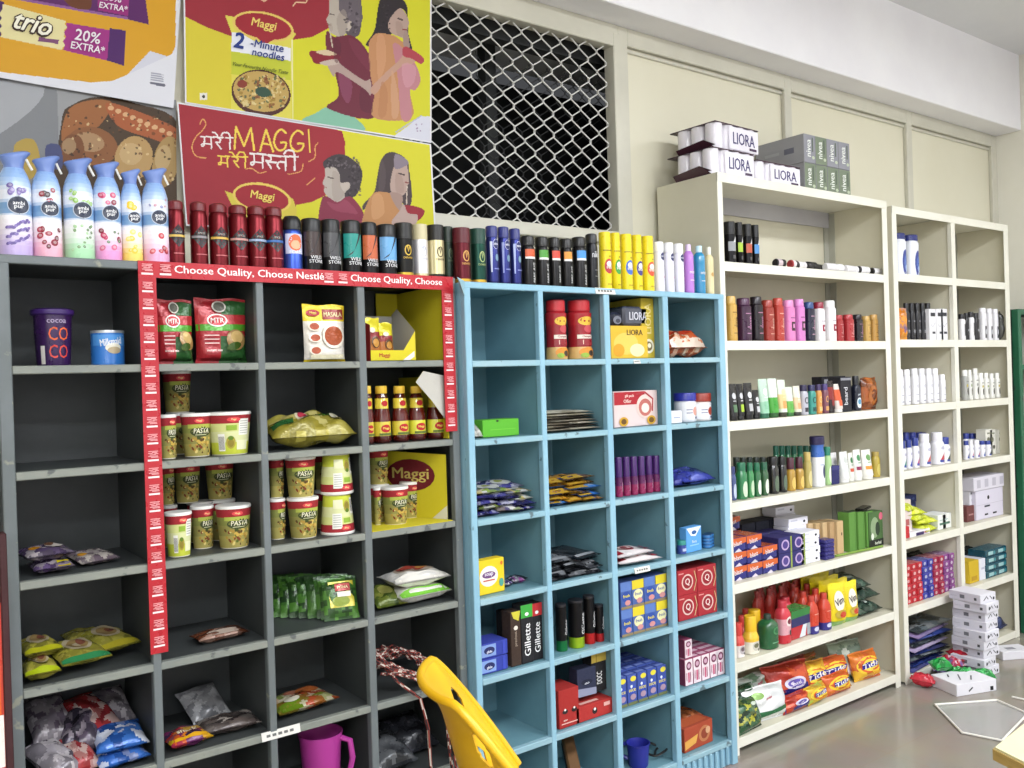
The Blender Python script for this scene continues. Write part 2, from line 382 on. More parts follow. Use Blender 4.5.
def tall_unit(name, label, xs, zs, y0, y1, lipz, rear_lip=False):
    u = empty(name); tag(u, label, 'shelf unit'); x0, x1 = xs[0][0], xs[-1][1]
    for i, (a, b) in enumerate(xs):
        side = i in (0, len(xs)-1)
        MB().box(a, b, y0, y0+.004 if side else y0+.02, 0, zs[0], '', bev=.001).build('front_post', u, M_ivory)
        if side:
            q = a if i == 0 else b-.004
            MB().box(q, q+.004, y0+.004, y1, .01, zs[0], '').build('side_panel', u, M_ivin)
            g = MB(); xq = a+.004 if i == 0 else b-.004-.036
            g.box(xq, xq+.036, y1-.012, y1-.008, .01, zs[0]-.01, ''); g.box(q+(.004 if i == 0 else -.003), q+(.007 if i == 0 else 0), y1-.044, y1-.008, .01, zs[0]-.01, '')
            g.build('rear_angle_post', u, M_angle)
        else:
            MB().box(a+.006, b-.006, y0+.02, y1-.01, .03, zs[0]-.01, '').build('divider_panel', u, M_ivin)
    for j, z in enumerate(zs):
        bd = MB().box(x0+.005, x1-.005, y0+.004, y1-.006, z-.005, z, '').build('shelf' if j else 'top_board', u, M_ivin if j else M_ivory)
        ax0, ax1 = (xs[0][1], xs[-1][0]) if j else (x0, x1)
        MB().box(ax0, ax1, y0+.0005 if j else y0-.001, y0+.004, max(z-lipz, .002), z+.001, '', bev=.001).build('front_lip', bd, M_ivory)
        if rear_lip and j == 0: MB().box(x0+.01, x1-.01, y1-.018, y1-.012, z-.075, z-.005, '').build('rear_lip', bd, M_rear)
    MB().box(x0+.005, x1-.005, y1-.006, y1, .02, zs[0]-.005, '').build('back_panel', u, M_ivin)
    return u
M_angle = paint('grey_angle_iron', 'a9a89c', 'b3b2a6', .5, 8)
M_rear = paint('lilac_grey_paint', 'b4b2b8', 'bdbbc0', .5, 5)
C1X = [(2.556, 2.584), (3.642, 3.680)]
C1Z = [2.137, 1.812, 1.521, 1.224, .926, .625, .336, .060]
ivory_wide = tall_unit('steel_shelf_unit', 'tall ivory steel shelf unit with one wide bay, beside the blue pigeonholes', C1X, C1Z, D, D+.30, .034, True)
C2X = [(3.712, 3.748), (4.228, 4.264), (4.762, 4.808)]
C2Z = [2.120, 1.822, 1.528, 1.233, .940, .630, .332, .035]
ivory_double = tall_unit('steel_shelf_unit', 'tall ivory steel shelf unit with two narrow bays, next to the right wall', C2X, C2Z, D-.005, D+.30, .034)
# near-black stand-in for an unlit shelf unit, green shelf past the double unit
M_black = paint('unlit_dark_board', '1a1312', '241a18', .6, 5)
dk = empty('cabinet'); tag(dk, 'near black cabinet added for an unlit shelf, at the edge beside the grey unit', 'cabinet')
MB().box(-.62, .215, D+.05, D+.3, 0, 1.55, '', bev=.004).build('body', dk, M_black); MB().box(-.60, .20, D+.03, D+.05, .05, 1.5, '', bev=.003).build('door', dk, M_black)
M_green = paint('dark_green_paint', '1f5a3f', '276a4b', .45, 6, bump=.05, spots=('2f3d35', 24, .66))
M_green_shade = paint('green_paint_shaded', '12261d', '183026', .6, 6)  # near-black green, the dim interior is painted into the colour
gs = empty('steel_shelf_unit'); tag(gs, 'dark green steel shelf unit in the corner by the right wall', 'shelf unit')
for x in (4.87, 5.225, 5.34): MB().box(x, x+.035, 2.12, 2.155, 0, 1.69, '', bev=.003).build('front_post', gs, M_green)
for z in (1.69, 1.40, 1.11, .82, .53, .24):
    MB().box(4.87, 5.375, 2.155, 2.43, z-.02, z, '').build('shelf', gs, M_green_shade)
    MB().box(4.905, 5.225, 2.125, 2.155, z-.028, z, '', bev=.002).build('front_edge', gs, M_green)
MB().box(4.87, 5.375, 2.42, 2.43, 0, 1.68, '').build('back_panel', gs, M_green_shade)
MB().box(4.87, 4.876, 2.155, 2.42, 0, 1.68, '').build('side_panel', gs, M_green_shade)
# ------------------------------------------------------------------ light: ceiling tube fittings, and an unseen fill lamp added behind the camera
M_tube, nt, b = nmat('lit_tube'); b.inputs['Emission Color'].default_value = (1, .98, .93, 1); b.inputs['Emission Strength'].default_value = 6
for i, (x, y, e) in enumerate(((.7, -.35, 40), (2.7, -.35, 46), (4.4, -.2, 30), (-.7, -1.9, 62), (2.9, -2.0, 36))):
    t = empty('tube_or_fill_light'); tag(t, 'twin tube ceiling light, %s' % ('before the grey unit', 'before the ivory unit', 'by the right wall', 'added fill out of view behind the camera near the grey unit', 'behind the camera in the aisle')[i], 'ceiling light')
    MB().box(-.62, .62, -.25, .25, 0, .05, '', bev=.005).build('housing', t, M_alu)
    for q in (-.15, .15): MB().tube([(-.6, q, -.018), (.6, q, -.018)], .014, '', seg=10).build('tube', t, M_tube)
    put(t, x, y, ZC-.052)
    l = bpy.data.lights.new('tube_or_fill_glow', 'AREA'); l.shape = 'RECTANGLE'; l.size, l.size_y = 1.2, .5; l.energy = e; l.color = (.935, .975, 1.03)
    lo = bpy.data.objects.new('tube_or_fill_glow', l); COLL.objects.link(lo); lo.location = (x, y, ZC-.10)
wd = bpy.data.worlds.new('world'); SC.world = wd; wd.use_nodes = True
wd.node_tree.nodes['Background'].inputs[0].default_value = (.9, .93, 1, 1); wd.node_tree.nodes['Background'].inputs[1].default_value = .05
SC.view_settings.view_transform = 'Standard'; SC.view_settings.look = 'None'; SC.view_settings.gamma = 1; SC.view_settings.use_curve_mapping = False
SC.view_settings.exposure = 0.56
# ------------------------------------------------------------------ kinds of goods
ANG = [0]              # how far off square the photograph sees the thing being placed
def lerp(a, b, t): return a+(b-a)*t
def finish(root, label, cat, group=None): return tag(root, label, cat, group)
def aerosol(name, r, h, body, cap, capf=.2, capr=.93, dome=.3, art=None, base=None, fn='metal', capfn='plastic', neck=True, bands=()):
    """spray can standing on its base: body with rolled rim and shoulder, push-on cap; bands = (z0, z1, colour) as fractions of h"""
    zc = h*(1-capf); u = empty(name)
    cuts = [(.0, r*.93), (.008, r)] + [(b0, r) for b in bands for b0 in (b[0], b[1])] + ([(1-capf-.07, r), (1-capf-.02, r*.9), (1-capf, r*.86)] if neck else [(1-capf, r)])
    cuts = sorted(set(cuts)); prof = [(q[1], q[0]*h) for q in cuts]; cols = []
    for i in range(len(cuts)-1):
        m = (cuts[i][0]+cuts[i+1][0])/2; c = body
        for b in bands:
            if b[0] <= m <= b[1]: c = b[2]
        cols.append(c)
    mb = MB().lathe(prof, cols, fn)
    if art: art(Dec(mb, round_front([(r, 0), (r, h)]), 'gloss'), r, h)
    if base:
        mb.lathe([(r*1.01, .001), (r*1.01, h*.07)], base, 'metal')
    mb.build('can', u)
    cr = r*capr
    MB().lathe([(cr, zc+.0005), (cr, h-cr*dome), (cr*.93, h-cr*dome*.45), (cr*.7, h-cr*.05), (0.001, h)] if dome else [(cr, zc+.0005), (cr, h-.002), (cr*.95, h)], cap, capfn).build('cap', u)
    return u
def freshener(r, h, tint, motif, seedv):
    u = empty('air_freshener_can'); rnd = random.Random(seedv)
    stops = [(0, tint), (.10, tint), (.2, mixc(tint, 'f4f0f4', .55)), (.3, mixc(tint, 'f4f0f4', .88)), (.38, 'eeedf4'), (.395, '8fb0d4'), (.44, '6f98c6'), (.50, '7ea4ce'), (.53, 'dfe5f2'), (.62, 'e6eaf5'), (.68, 'b4cbea'), (.76, '93b4e2'), (.84, '86a8dc')]
    zs = [0, .006, .05, .10, .15, .2, .25, .3, .34, .38, .395, .44, .50, .53, .58, .62, .66, .7, .74, .78, .81, .84]
    shape = ([0, .62, .70, .78, .84], [1, 1, .97, .82, .62]); prof = [(r*(.94 if z == 0 else float(np.interp(z, *shape))), z*h) for z in zs]
    def col(z):
        for (a, ca), (b_, cb) in zip(stops, stops[1:]):
            if a <= z <= b_: return mixc(ca, cb, (z-a)/(b_-a))
    mb = MB().lathe(prof, [col((a+b_)/2) for a, b_ in zip(zs, zs[1:])], 'gloss', seg=28)
    d = Dec(mb, round_front(prof), 'gloss', .0004, .00005)
    for q in motif:
        if q[0] == 'blob':
            for k in range(q[2]):
                u_, v_, s_ = rnd.uniform(-.7, .7)*r, h*rnd.uniform(*q[4]), r*q[3]*rnd.uniform(.8, 1.35)
                d.ell(u_, v_, s_, s_*rnd.uniform(.7, 1), q[1][k % len(q[1])], rnd.uniform(0, 3), n=12); d.ell(u_+s_*.1, v_+s_*.1, s_*.5, s_*.45, mixc(q[1][k % len(q[1])], 'ffffff', .25), n=10)
        else:
            for k in range(q[2]):
                u0, v0 = -r*.6, h*(.10+.075*k)
                for t in range(11): d.ell(u0+t*r*.13, v0+t*h*.0085+rnd.uniform(-.004, .004), r*.13, r*.10, q[1][t % len(q[1])], .5, n=8)
    d.ell(r*.1, h*.475, r*.64, r*.6, '1d2740'); d.ring(r*.1, h*.475, r*.64, r*.6, r*.05, 'c8d2e4'); d.text('ambi', r*.1, h*.495, h*.035, 'f2f2f5', maxw=r*.9); d.text('pur', r*.1, h*.452, h*.037, 'f2f2f5', maxw=r*.9)
    mb.build('can', u)
    hd = MB(); n_ = 20; L = [(.83, .62, .62, 0), (.87, .58, .58, .0), (.91, .66, .6, .03), (.945, .80, .62, .06), (.97, .95, .6, .06), (.985, .93, .55, .08), (.995, .7, .42, .12)]
    vs = [(r*(ax*math.cos(2*PI*k/n_)+cx), r*ay*math.sin(2*PI*k/n_), h*(z+.028*(z > .9)*math.cos(2*PI*k/n_))) for z, ax, ay, cx in L for k in range(n_)]
    fs = [(i*n_+k, i*n_+(k+1) % n_, (i+1)*n_+(k+1) % n_, (i+1)*n_+k) for i in range(len(L)-1) for k in range(n_)]+[tuple(range((len(L)-1)*n_, len(L)*n_))]
    hd.add(vs, fs, '6d86c4', 'plastic'); ho = hd.build('spray_head', u)
    MB().tube([(r*.74, -r*.1, h*.945), (r*.88, -r*.1, h*.90), (r*1.08, -r*.1, h*.845)], r*.085, 'e9e6dd', 'plastic').build('trigger', ho)
    return u
def bottle(name, w, d, h, col, cap, capf=.18, capw=.5, ex=2.6, art=None, shoulder=.12, inv=False, fn='gloss', capfn='plastic', waist=0, bands=(), taper=1.0, pump=False):
    """shampoo style bottle, elliptical or rounded square in section; inv puts the wide cap underneath"""
    u = empty(name); f_ = 1/math.sqrt(math.cos(ANG[0])**2+(d/w*math.sin(ANG[0]))**2); w, d = w*f_, d*f_; sx, sy = 1, d/w; R = w/2
    b0, b1 = (capf*h, h) if inv else (0, h*(1-capf)); H = b1-b0
    pr = []
    for t in (0, .015, .1, .25, .4, .55, .7, 1-shoulder):
        r = R*(.94 if t == 0 else 1)*(1-waist*math.sin(PI*min(1, max(0, t))))*lerp(1, taper, t); pr.append((r, b0+t*H))
    e = R*taper
    if inv: pr += [(e*.96, b0+(1-shoulder*.5)*H), (e*.8, b1-.002), (e*.5, b1)]
    else: pr += [(e*.86, b0+(1-shoulder*.5)*H), (max(R*capw*.9, e*.5), b1)]
    cols = []
    for i in range(len(pr)-1):
        m = ((pr[i][1]+pr[i+1][1])/2-b0)/H; c = col
        for q in bands:
            if q[0] <= m < q[1]: c = q[2]
        cols.append(c)
    mb = MB().lathe(pr, cols, fn, seg=24, sx=sx, sy=sy, ex=ex)
    if art: art(Dec(mb, round_front(pr, sx, sy, ex), 'gloss'), R, b0, H)
    mb.build('bottle_body', u)
    if inv: MB().lathe([(R*capw*1.0, 0), (R*capw*1.04, .002), (R*.97, b0-.001), (R*.9, b0)], cap, capfn, sx=sx, sy=sy, ex=ex).build('cap', u)
    else:
        rc = R*capw
        c = MB().lathe([(rc, b1-.001), (rc, h-.003), (rc*.9, h)], cap, capfn, seg=20, sy=max(sy, .7))
        if pump:
            c.lathe([(rc*.25, h), (rc*.25, h+.02)], cap, capfn, seg=8); c.box(-rc*1.5, rc*.5, -rc*.3, rc*.3, h+.018, h+.028, cap, capfn, bev=.003)
        c.build('cap', u)
    return u
def facetube(name, w, h, col, cap, art=None, bands=(), fn='gloss', capf=.12):
    """soft tube standing on its cap, round below and pressed flat at the top seam"""
    u = empty(name); f_ = 1/math.sqrt(math.cos(ANG[0])**2+(.5*math.sin(ANG[0]))**2); R = w*f_/2; n = 9; seg = 20; vs = []; fs = []; cl = []; z0 = h*capf
    rows = [i/n for i in range(n+1)]
    def S0(a, t):
        rx = R*(.88+.12*t); ry = R*.82*(1-t)**.8+.002; return rx*math.sin(a), -ry*math.cos(a), z0+t*(h-z0)
    for t in rows:
        for k in range(seg): vs.append(S0(2*PI*k/seg, t))
    for i in range(n):
        c = col
        for q in bands:
            if q[0] <= (i+.5)/n < q[1]: c = q[2]
        for k in range(seg): fs.append((i*seg+k, i*seg+(k+1) % seg, (i+1)*seg+(k+1) % seg, (i+1)*seg+k)); cl.append(c)
    fs.append(tuple(range(n*seg, (n+1)*seg))); cl.append(cl[-1])
    mb = MB().add(vs, fs, cl, fn)
    def S(u_, v, e):
        t = min(1, max(0, (v-z0)/(h-z0))); a = u_/R; p = S0(a, t); return (p[0], p[1]-e-.0006, p[2])
    if art: art(Dec(mb, S, 'gloss'), R, z0, h-z0)
    mb.build('tube', u)
    MB().lathe([(R*.84, 0), (R*.86, .002), (R*.84, z0), (R*.8, z0+.001)], cap, 'plastic', sy=.9).build('cap', u)
    return u
def carton(name, w, d, h, col, art=None, left=None, topart=None, bev=.0015, fn='paper'):
    """printed box; x centred, front at y=0, depth towards +y"""
    mb = MB().box(-w/2, w/2, 0, d, 0, h, col, fn, bev=bev)
    if art: art(Dec(mb, lambda u, v, e: (u, -e, v), fn), w, h)
    if left: left(Dec(mb, lambda u, v, e: (-w/2-e, d/2-u, v), fn), d, h)
    if topart: topart(Dec(mb, lambda u, v, e: (u, v, h+e), fn), w, d)
    return mb.build(name)
def pouch(name, w, h, t, colfn, art=None, fn='foil', crimp=.07, seedv=1, lump=.18, nu=18, nv=24, sides=False, stand=False, back=None):
    """filled film packet, pillow shaped with sealed ends; x centred, z from 0 to h, front towards -y"""
    rnd = random.Random(seedv); ph = [(rnd.uniform(0, 6), rnd.uniform(3, 8), rnd.uniform(3, 9), rnd.uniform(0, 6)) for _ in range(5)]
    def th(u, v):
        a = max(0, 1-abs(2*u-1)**3)**.6; vv = (v-crimp)/(1-2*crimp)
        if vv <= 0 or vv >= 1: b = 0
        else: b = (max(0, 1-abs(2*vv-1)**(4 if not stand else 3))**.6) if not stand else (max(0, 1-max(0, vv)**2.2)**.8)*min(1, .6+vv*4)
        wv = sum(math.sin(q[0]+q[1]*u*2)*math.sin(q[3]+q[2]*v*2) for q in ph)/5
        return t/2*a*b*(1+lump*wv*2)+.0008
    def zz(u, v): return v*h+.012*h*math.sin(u*9+ph[0][0])*(1 if v > 1-crimp else 0)*(crimp > 0)
    def xx(u, v):
        e = th(.5, v)/(t/2+.001); return (u-.5)*w*(1-.05*e)
    mb = MB().grid(lambda u, v: (xx(u, v), -th(u, v), zz(u, v)), colfn, nu, nv, fn)
    mb.grid(lambda u, v: (xx(1-u, v), th(1-u, v), zz(1-u, v)), back or (lambda u, v: colfn(1-u, v)), nu, nv, fn)
    if art: art(Dec(mb, lambda u, v, e: (u*(1-.05*th(.5, v/h)/(t/2+.001)), -th(u/w+.5, v/h)-e-.0012, v), fn, .0006, .0007), w, h)
    me = mb.build(name); return me
def bandfn(*st):
    """colour bands up a packet: (upper limit, colour) ..."""
    def f(u, v):
        for lim, c in st:
            if v <= lim: return c
        return st[-1][1]
    return f
def mottle(cols, fu=7, fv=9, s=1, base=None):
    """irregular printed patches: every spot of the packet takes the colour of its closest seed"""
    r = random.Random(s); P = np.array([(r.random(), r.random()) for _ in range(int(fu*fv*.8))]); C = [mixc(r.choice(cols), r.choice(cols), r.uniform(0, .45)) for _ in P]
    def f(u, v):
        d = (P[:, 0]-u-.03*math.sin(v*31+s))**2*fu*fu+(P[:, 1]-v-.03*math.sin(u*27+s))**2*fv*fv
        return C[int(d.argmin())]
    return f
def noodle_cup(r, h, kind=0, upside=False):
    u = empty('noodle_cup')
    z = (lambda t: h*(1-t)) if upside else (lambda t: h*t)
    prof = [(r*.76, 0), (r*.78, .02), (r*.84, .3), (r*.89, .55), (r*.93, .74), (r*.955, .86), (r*.965, .93)]
    red = '9a2029'
    cols = ['e2ddcb', 'a59a52' if kind == 0 else 'c2ca3e', '8f8a48' if kind == 0 else 'd3d6a0', '7f8440' if kind == 0 else 'd0d488', red, red]
    P = [(q[0], z(q[1])) for q in prof]
    if upside: P, cols = P[::-1], cols[::-1]
    mb = MB().lathe(P, cols, 'paper', seg=30)
    rr = lambda t: float(np.interp(t, [q[1] for q in prof], [q[0] for q in prof]))
    def S(u_, v, e):
        a = u_/r; q = rr(v)+e; return (q*math.sin(a)*(-1 if upside else 1) if False else q*math.sin(a if not upside else -a), -q*math.cos(a), z(v))
    class DD(Dec): pass
    d = Dec(mb, lambda a, v, e: S(a, v/h, e), 'paper', .0004, .00004); rnd = random.Random(5+kind)
    if kind == 0:
        d.rect(-r*.9, h*.66, r*.95, h*.75, 'a9b24a', n=12); d.ell(r*.05, h*.58, r*.8, h*.12, '39421d'); d.text('PASTA', r*.05, h*.60, h*.115, 'e9e4cc', maxw=r*1.1, shear=.15); d.rect(-r*.4, h*.5, r*.4, h*.515, 'c9c9a0')
        for k in range(46): d.ell(rnd.uniform(-.95, .78)*r, h*rnd.uniform(.06, .44), r*rnd.uniform(.07, .15), h*rnd.uniform(.02, .045), rnd.choice(['5d6a22', '7a3a1c', 'c9a84a', '5d431a', 'd8c67a', 'b08d3a', 'a89a52', '3f4a1a', 'd0b45a']), rnd.uniform(0, 3), n=8)
    else:
        d.rect(r*.15, h*.46, r*.75, h*.84, 'e6e5dd', n=8)
        for q in range(6): d.rect(r*.2, h*(.5+.055*q), r*.7, h*(.52+.055*q), 'a8a8a0', n=6)
        d.rect(-r*.9, h*.1, -r*.55, h*.5, 'ebe9e0')
        for k in range(8): d.rect(-r*.88+k*r*.04, h*.13, -r*.862+k*r*.04, h*.44, '22221e', n=2)
        d.ell(-r*.25, h*.3, r*.24, h*.15, 'a89a3a'); d.ell(-r*.25, h*.28, r*.16, h*.09, '8a7a2a'); d.ell(-r*.25, h*.4, r*.14, h*.05, '5b7a20'); d.rect(-r*.45, h*.58, r*.05, h*.7, '8fae3a', n=5); d.rect(r*.05, h*.12, r*.7, h*.34, 'dfe0b8', n=7)
    d.ell(-r*.1, h*.83, r*.32, h*.055, 'd8474a'); d.text('Maggi', -r*.1, h*.83, h*.05, 'f2e3a0', maxw=r*.5)
    mb.build('cup_body', u)
    a, b, c = (z(.93), z(.965), z(1)); L = [(r*.985, a), (r, b), (r*.97, c)]
    if upside: L = L[::-1]
    MB().lathe(L, 'eceae4', 'plastic', seg=30).build('lid', u)
    return u
def sauce_bottle(r, h, low):
    u = empty('sauce_bottle')
    prof = [(r*.9, 0), (r, .006), (r, h*.12), (r, h*.37), (r*.94, h*.5), (r*.82, h*.58), (r*.8, h*.6), (r*.78, h*.78), (r*.6, h*.84), (r*.55, h*.87)]
    cols = ['3a0d0a', '4a120c', low, '571610', '571610', '571610', 'd9c441', '4a120c', '3a0d0a']
    mb = MB().lathe(prof, cols, 'glassy', seg=22); d = Dec(mb, round_front(prof), 'paper')
    d.ell(0, h*.25, r*.62, h*.07, 'b02226'); d.text('Maggi', 0, h*.25, h*.05, 'f5e06a', maxw=r*1.0)
    d.ell(0, h*.69, r*.5, h*.05, 'b02226'); d.rect(-r*.8, h*.13, r*.8, h*.17, '5d6f2a')
    mb.build('bottle_body', u)
    MB().lathe([(r*.66, h*.865), (r*.68, h*.87), (r*.66, h*.99), (r*.6, h)], 'e0b83c', 'plastic', seg=18).build('cap', u)
    return u
def jar(name, r, h, body, lid, lidf=.28, art=None, lr=1.03):
    u = empty(name); zb = h*(1-lidf)
    prof = [(r*.93, 0), (r, .004), (r, zb-.006), (r*.9, zb)]
    mb = MB().lathe(prof, body, 'gloss')
    if art: art(Dec(mb, round_front([(r, 0), (r, h)]), 'gloss'), r, zb)
    mb.build('jar_body', u); MB().lathe([(r*lr, zb), (r*lr, h-.003), (r*lr*.96, h)], lid, 'plastic').build('lid', u)
    return u
# ---- placing: every spec gives the span the thing fills in the photograph, the shelf it stands on and how far it stands back
def bay(x, half, y, z):
    """keep a thing, whose front reaches depth y, clear of the uprights of the shelf unit it stands in"""
    for xs, y0, top in ((GX, D, GZ[0]), (BX, DB, BZ[0]), (C1X, D, C1Z[0]), (C2X, D, C2Z[0])):
        if xs[0][0] <= x <= xs[-1][1]:
            if z > top-.05 or y < y0-.02: return x
            for (a, b), (c, d) in zip(xs, xs[1:]):
                lo, hi = (b+.001, c-.001) if y < y0+.024 or xs in (C1X, C2X) else ((a+b)/2+.006, (c+d)/2-.006)
                if (a+b)/2 <= x <= (c+d)/2: return (lo+hi)/2 if 2*half > hi-lo else min(max(x, lo+half), hi-half)
    return x
def rest(o, z):
    """set a turned mesh down so that its lowest point lies at height z"""
    R = o.rotation_euler.to_matrix(); o.location.z = z+.0006-min((R @ v.co).z for v in o.data.vertices); return o
def settle(o, z, unit=None):
    """let a turned packet rest at height z, clear of the uprights and the back of its unit"""
    rest(o, z); R = o.rotation_euler.to_matrix(); P = [R @ v.co for v in o.data.vertices]
    xs, ys = [p.x for p in P], [p.y for p in P]; x0, x1, y0, y1 = min(xs), max(xs), min(ys), max(ys)
    for ux, uy, top in ((GX, D, GZ[0]), (BX, DB, BZ[0]), (C1X, D, C1Z[0]), (C2X, D-.005, C2Z[0])):
        if ux[0][0] <= o.location.x+(x0+x1)/2 <= ux[-1][1] and z < top-.05: o.location.y -= max(0, o.location.y+y1-(uy+.288))
    for ux, uy in ((C1X, D), (C2X, D)):                          # nothing may end up past the far post of its unit
        if unit is ux: o.location.x = min(max(o.location.x, ux[0][1]+.002-x0), ux[-1][0]-.002-x1)
    m = o.location.x+(x0+x1)/2; o.location.x += bay(m, (x1-x0)/2+.001, o.location.y+y0, z)-m; return o
def standing(build, L, R, T, z, y, label, cat, group=None, rz=0, k=1.06):
    """upright round or oval thing. build(r, h) -> root"""
    x0, r0 = span_round(L, R, y, z); hgt = wz(T, x0, y-r0)-z
    x, r = span_round(L, R, y, z+hgt/2); r *= k; ANG[0] = math.atan2(x, y)
    o = build(r, hgt); ANG[0] = 0; put(o, bay(x, r, y-r, z), y, z+.0005, rz)
    return tag(o, label, cat, group)
def boxed(build, L, R, T, z, y, label, cat, group=None, rz=0):
    """thing with a flat front at depth y. build(w, h) -> root"""
    xa, xb = wx(L, y, z), wx(R, y, z); hgt = wz(T, (xa+xb)/2, y)-z
    xa, xb = wx(L, y, z+hgt/2), wx(R, y, z+hgt/2)
    o = build(xb-xa, hgt); put(o, bay((xa+xb)/2, (xb-xa)/2, y, z), y, z+.0005, rz)
    return tag(o, label, cat, group)
# ------------------------------------------------------------------ posters on the wall (flat printed sheets with slight waves)
def smooth_poly(pts, k=5):
    p = np.array(pts, float); n = len(p); out = []
    for i in range(n):
        a, b, c, d = p[i-1], p[i], p[(i+1) % n], p[(i+2) % n]
        for t in np.linspace(0, 1, k, endpoint=False):
            out.append(.5*(2*b+(c-a)*t+(2*a-5*b+4*c-d)*t*t+(3*b-a-3*c+d)*t**3))
    return np.array(out)
class Sheet:
    def __init__(s, quad, step=.75):
        tl, tr, br, bl = [np.array(q, float) for q in quad]
        s.nx = int(max(np.hypot(*(tr-tl)), np.hypot(*(br-bl)))/step); s.ny = int(max(np.hypot(*(bl-tl)), np.hypot(*(br-tr)))/step)
        U, V = np.meshgrid(np.linspace(0, 1, s.nx+1), np.linspace(0, 1, s.ny+1))
        s.U, s.V = U, V
        f = lambda a: (tl[a]*(1-U)+tr[a]*U)*(1-V)+(bl[a]*(1-U)+br[a]*U)*V
        s.X, s.Y = f(0), f(1); c = lambda A: (A[:-1, :-1]+A[1:, :-1]+A[:-1, 1:]+A[1:, 1:])/4
        s.x, s.y = c(s.X), c(s.Y); s.C = np.ones((*s.x.shape, 3)); s.u, s.v = c(U), c(V)
    def fill(s, mask, col, a=1.0): s.C[mask] = s.C[mask]*(1-a)+np.array(lin(col))*a
    def poly(s, pts, col, sm=False, a=1.0, org=None):
        if org: pts = [(org[0]+q[0]/org[2], org[1]+q[1]/org[2]) for q in pts]
        if sm: pts = smooth_poly(pts)
        x, y = s.x, s.y; ins = np.zeros(x.shape, bool); n = len(pts)
        for i in range(n):
            (x1, y1), (x2, y2) = pts[i], pts[(i+1) % n]
            if y1 == y2: continue
            ins ^= ((y1 > y) != (y2 > y)) & (x < (x2-x1)*(y-y1)/(y2-y1)+x1)
        s.fill(ins, col, a); return ins
    def ell(s, cx, cy, a, b, col, rot=0, al=1.0, org=None):
        if org: cx, cy, a, b = org[0]+cx/org[2], org[1]+cy/org[2], a/org[2], b/org[2]
        c, q = math.cos(rot), math.sin(rot); dx, dy = s.x-cx, s.y-cy
        m = ((dx*c+dy*q)/a)**2+((-dx*q+dy*c)/b)**2 <= 1; s.fill(m, col, al); return m
    def line(s, pts, w, col, org=None):
        if org: pts = [(org[0]+q[0]/org[2], org[1]+q[1]/org[2]) for q in pts]
        for (x1, y1), (x2, y2) in zip(pts, pts[1:]):
            dx, dy = x2-x1, y2-y1; l2 = dx*dx+dy*dy or 1e-9
            t = np.clip(((s.x-x1)*dx+(s.y-y1)*dy)/l2, 0, 1); s.fill(np.hypot(s.x-x1-t*dx, s.y-y1-t*dy) <= w/2, col)
    def specks(s, n, box, cols, r0, r1, seed=1, inside=None):
        r = random.Random(seed)
        for _ in range(n):
            q = r.uniform(r0, r1); s.ell(r.uniform(box[0], box[2]), r.uniform(box[1], box[3]), q, q*r.uniform(.5, 1), r.choice(cols), r.uniform(0, 3), .8)
    def border(s, w, col):
        W, H = (s.nx*.75), (s.ny*.75); s.fill((s.u < w/W) | (s.u > 1-w/W) | (s.v < w/H) | (s.v > 1-w/H), col)
    def build(s, name, y0, label, waves=1.0, texts=()):
        z = np.sin(s.U*9+s.V*4)*.0016+np.sin(s.U*17-s.V*7+1)*.0008+np.sin(s.V*11+s.U*3)*.001
        vs = []
        yy = y0+z*waves*.35
        for X, Y, q in zip(s.X.ravel(), s.Y.ravel(), yy.ravel()):
            p = on(X, Y, 1, y0); vs.append((p[0], q, p[2]))
        n1 = s.nx+1; fs = [(j*n1+i, (j+1)*n1+i, (j+1)*n1+i+1, j*n1+i+1) for j in range(s.ny) for i in range(s.nx)]
        mb = MB(); mb.v = vs; mb.f = fs; mb.c = [tuple(c) for c in (s.C*.82).reshape(-1, 3)]; mb.m = ['poster']*len(fs)
        d = Dec(mb, None, 'poster')
        for k, t in enumerate(texts):
            txt, cx, cy, h, rot, col = t[:6]; sh = t[6] if len(t) > 6 else 0; mw = t[7] if len(t) > 7 else None
            P = lambda u, v, e: (lambda p: (p[0], y0-.0014-e*.5, p[2]))(on(cx+u, cy-v, 1, y0))
            d.S = P; bo = t[8] if len(t) > 8 else h*.028
            for du, dv in [(bo*math.cos(q*PI/4), bo*math.sin(q*PI/4)) for q in range(8)] if bo > 1 else ((0, 0), (bo, 0), (0, bo), (bo, bo)): d.text(txt, du, dv, h, tuple(q*.85 for q in lin(col)), rot, mw, sh, bold=0)
        o = mb.build(name); return tag(o, label, 'poster')
m, nt, b = nmat('print_poster'); at = nt.nodes.new('ShaderNodeAttribute'); at.attribute_name = 'print'
nz = nt.nodes.new('ShaderNodeTexNoise'); nz.inputs['Scale'].default_value = 12; bp = nt.nodes.new('ShaderNodeBump'); bp.inputs['Strength'].default_value = .04; bp.inputs['Distance'].default_value = .02
link(nt, nz, 'Fac', bp, 'Height'); link(nt, bp, 'Normal', b, 'Normal'); link(nt, at, 'Color', b, 'Base Color'); b.inputs['Roughness'].default_value = .5; b.inputs['Specular IOR Level'].default_value = .25
MATS['poster'] = m
